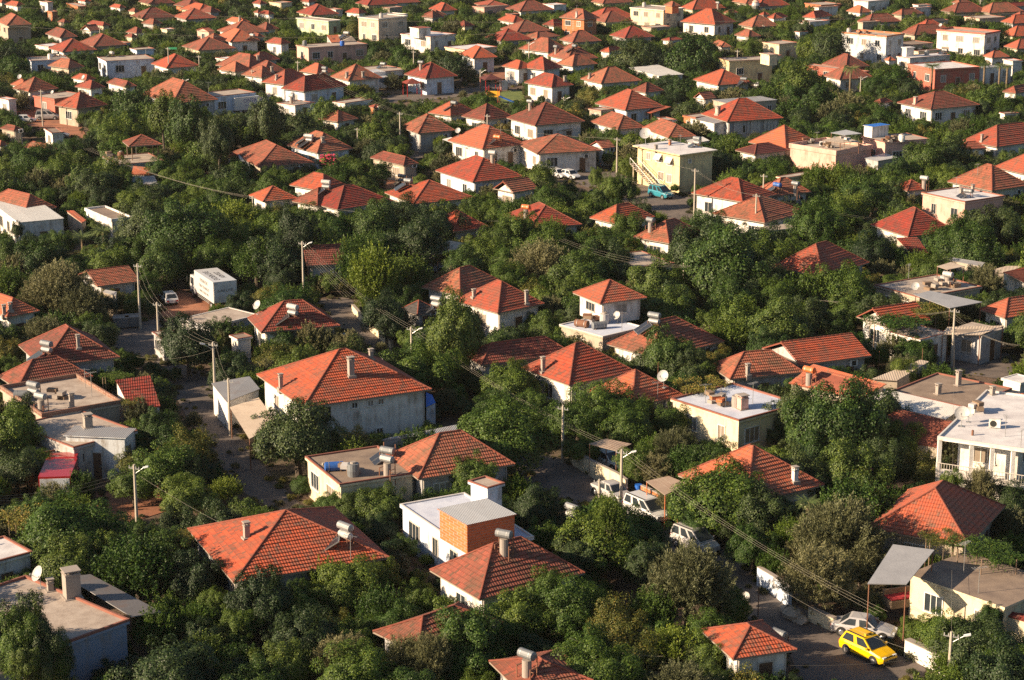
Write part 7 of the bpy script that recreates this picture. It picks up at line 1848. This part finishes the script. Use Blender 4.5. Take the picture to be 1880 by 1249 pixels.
# oleander in bloom
for (x, y, r, nk) in ((1578, 868, 14, 'pink flowering oleander among dark trees'), (603, 290, 12, 'red flowering shrub behind the shaded tiled house')):
    c = P(x, y, 2.6); Rm = r / sc_at(c); rt = thing('oleander_bush', nk, 'bush', Vector((c.x, c.y, 0)))
    var = KIND['m'][0]; o = bpy.data.objects.new('crown', var[1]); COL.objects.link(o); o.parent = rt; o.location = (0, 0, 1.9); o.scale = (1.5, 1.5, 1.7)
    m_ = MB(); rs = random.Random(3)
    for i in range(90):
        a = rs.uniform(0, 6.28); q = Rm * 1.3 * math.sqrt(rs.random()); p_ = Vector((q * math.cos(a), -1.1 + q * math.sin(a) * .4, 2.6 + rs.uniform(-.7, .7))); s = .09
        m_.box(p_.x - s, p_.y - s, p_.z - s, p_.x + s, p_.y + s, p_.z + s * .6)
    obj('blossom', m_, ['l_pink'], rt, False)
# ---------------------------------------------------------------- labels
ANCH = []
for i, q in enumerate(BLD):
    if not q['sub'] and not q.get('auto'): ANCH.append((q['px'][0], q['px'][1], q['nick'], q['c']))
def rel(p, own=None, nearest=0, phlen=4):
    x, y, d = proj(p); s = FPX / d
    L_ = sorted(ANCH, key=lambda a: ((a[0] - x) / s) ** 2 + ((a[1] - y) / s * 2.2) ** 2)
    L_ = [a for a in L_ if len(a[2].split()) + phlen <= 16]
    a = L_[nearest]; dx, dy = (a[0] - x) / s, (a[1] - y) / s * 2.2
    if abs(dx) > abs(dy) * 1.2: r = 'on the sunlit side of' if dx > 0 else 'on the shaded side of'
    else: r = 'behind' if dy > 0 else 'in front of'
    if len(r.split()) + len(a[2].split()) + phlen + 1 > 16: r = {'on the sunlit side of': 'sunward of', 'on the shaded side of': 'beyond'}.get(r, r)
    return r + ' ' + a[2]
used = set()
for o in bpy.data.objects:
    if o.get('label'): used.add(o['label'])
def art(t): return t
from collections import defaultdict
for q in BLD:
    if q.get('auto'): ITEMS.append((q['root'], {'tb': 'brown-tiled house', 'tr': 'red-tiled house', 'to': 'orange-tiled house'}[q['tm']], 'small ', Vector((q['c'].x, q['c'].y, 3)), 'houses of the town'))
for it in ITEMS:
    o, ph, sz, p = it[:4]; grp = it[4]; own = it[5] if len(it) > 5 else -1
    opts = []
    base = (sz + ph).strip(); nl = len(base.split())
    if own is not None and own != -1:
        nk = owner_nick(own) or 'a small tiled far house'
        opts += ['%s on %s' % (base, nk), '%s, smaller one on %s' % (base, nk)]
        opts[1] = '%s toward the ridge of %s' % (base, nk)
        opts.append('%s at the sunlit end of %s' % (base, nk)); opts.append('%s at the shaded end of %s' % (base, nk))
    else:
        for k in range(6): opts.append('%s %s' % (base, rel(p, None, k, nl)))
    for w in ('slender', 'fuller', 'taller', 'lower', 'sparse', 'dense'):
        if own in (None, -1): opts += ['%s %s %s' % (w, base, rel(p, None, k, nl + 1)) for k in (0,)]
    lab = next((q for q in opts if q not in used and len(q.split()) <= 16), None)
    if lab is None:
        a, b_ = rel(p, None, 0, nl), rel(p, None, 1, nl); lab = '%s %s' % (base, a)
        n_ = 6
        while lab in used and n_ < 30: lab = '%s %s' % (base, rel(p, None, n_, nl)); n_ += 1
    used.add(lab); o['label'] = lab; o['group'] = grp
for o in bpy.data.objects:
    if o.parent is None and o.get('label') and o['label'] == '': print('NOLABEL', o.name)
print('OBJECTS', len(bpy.data.objects))
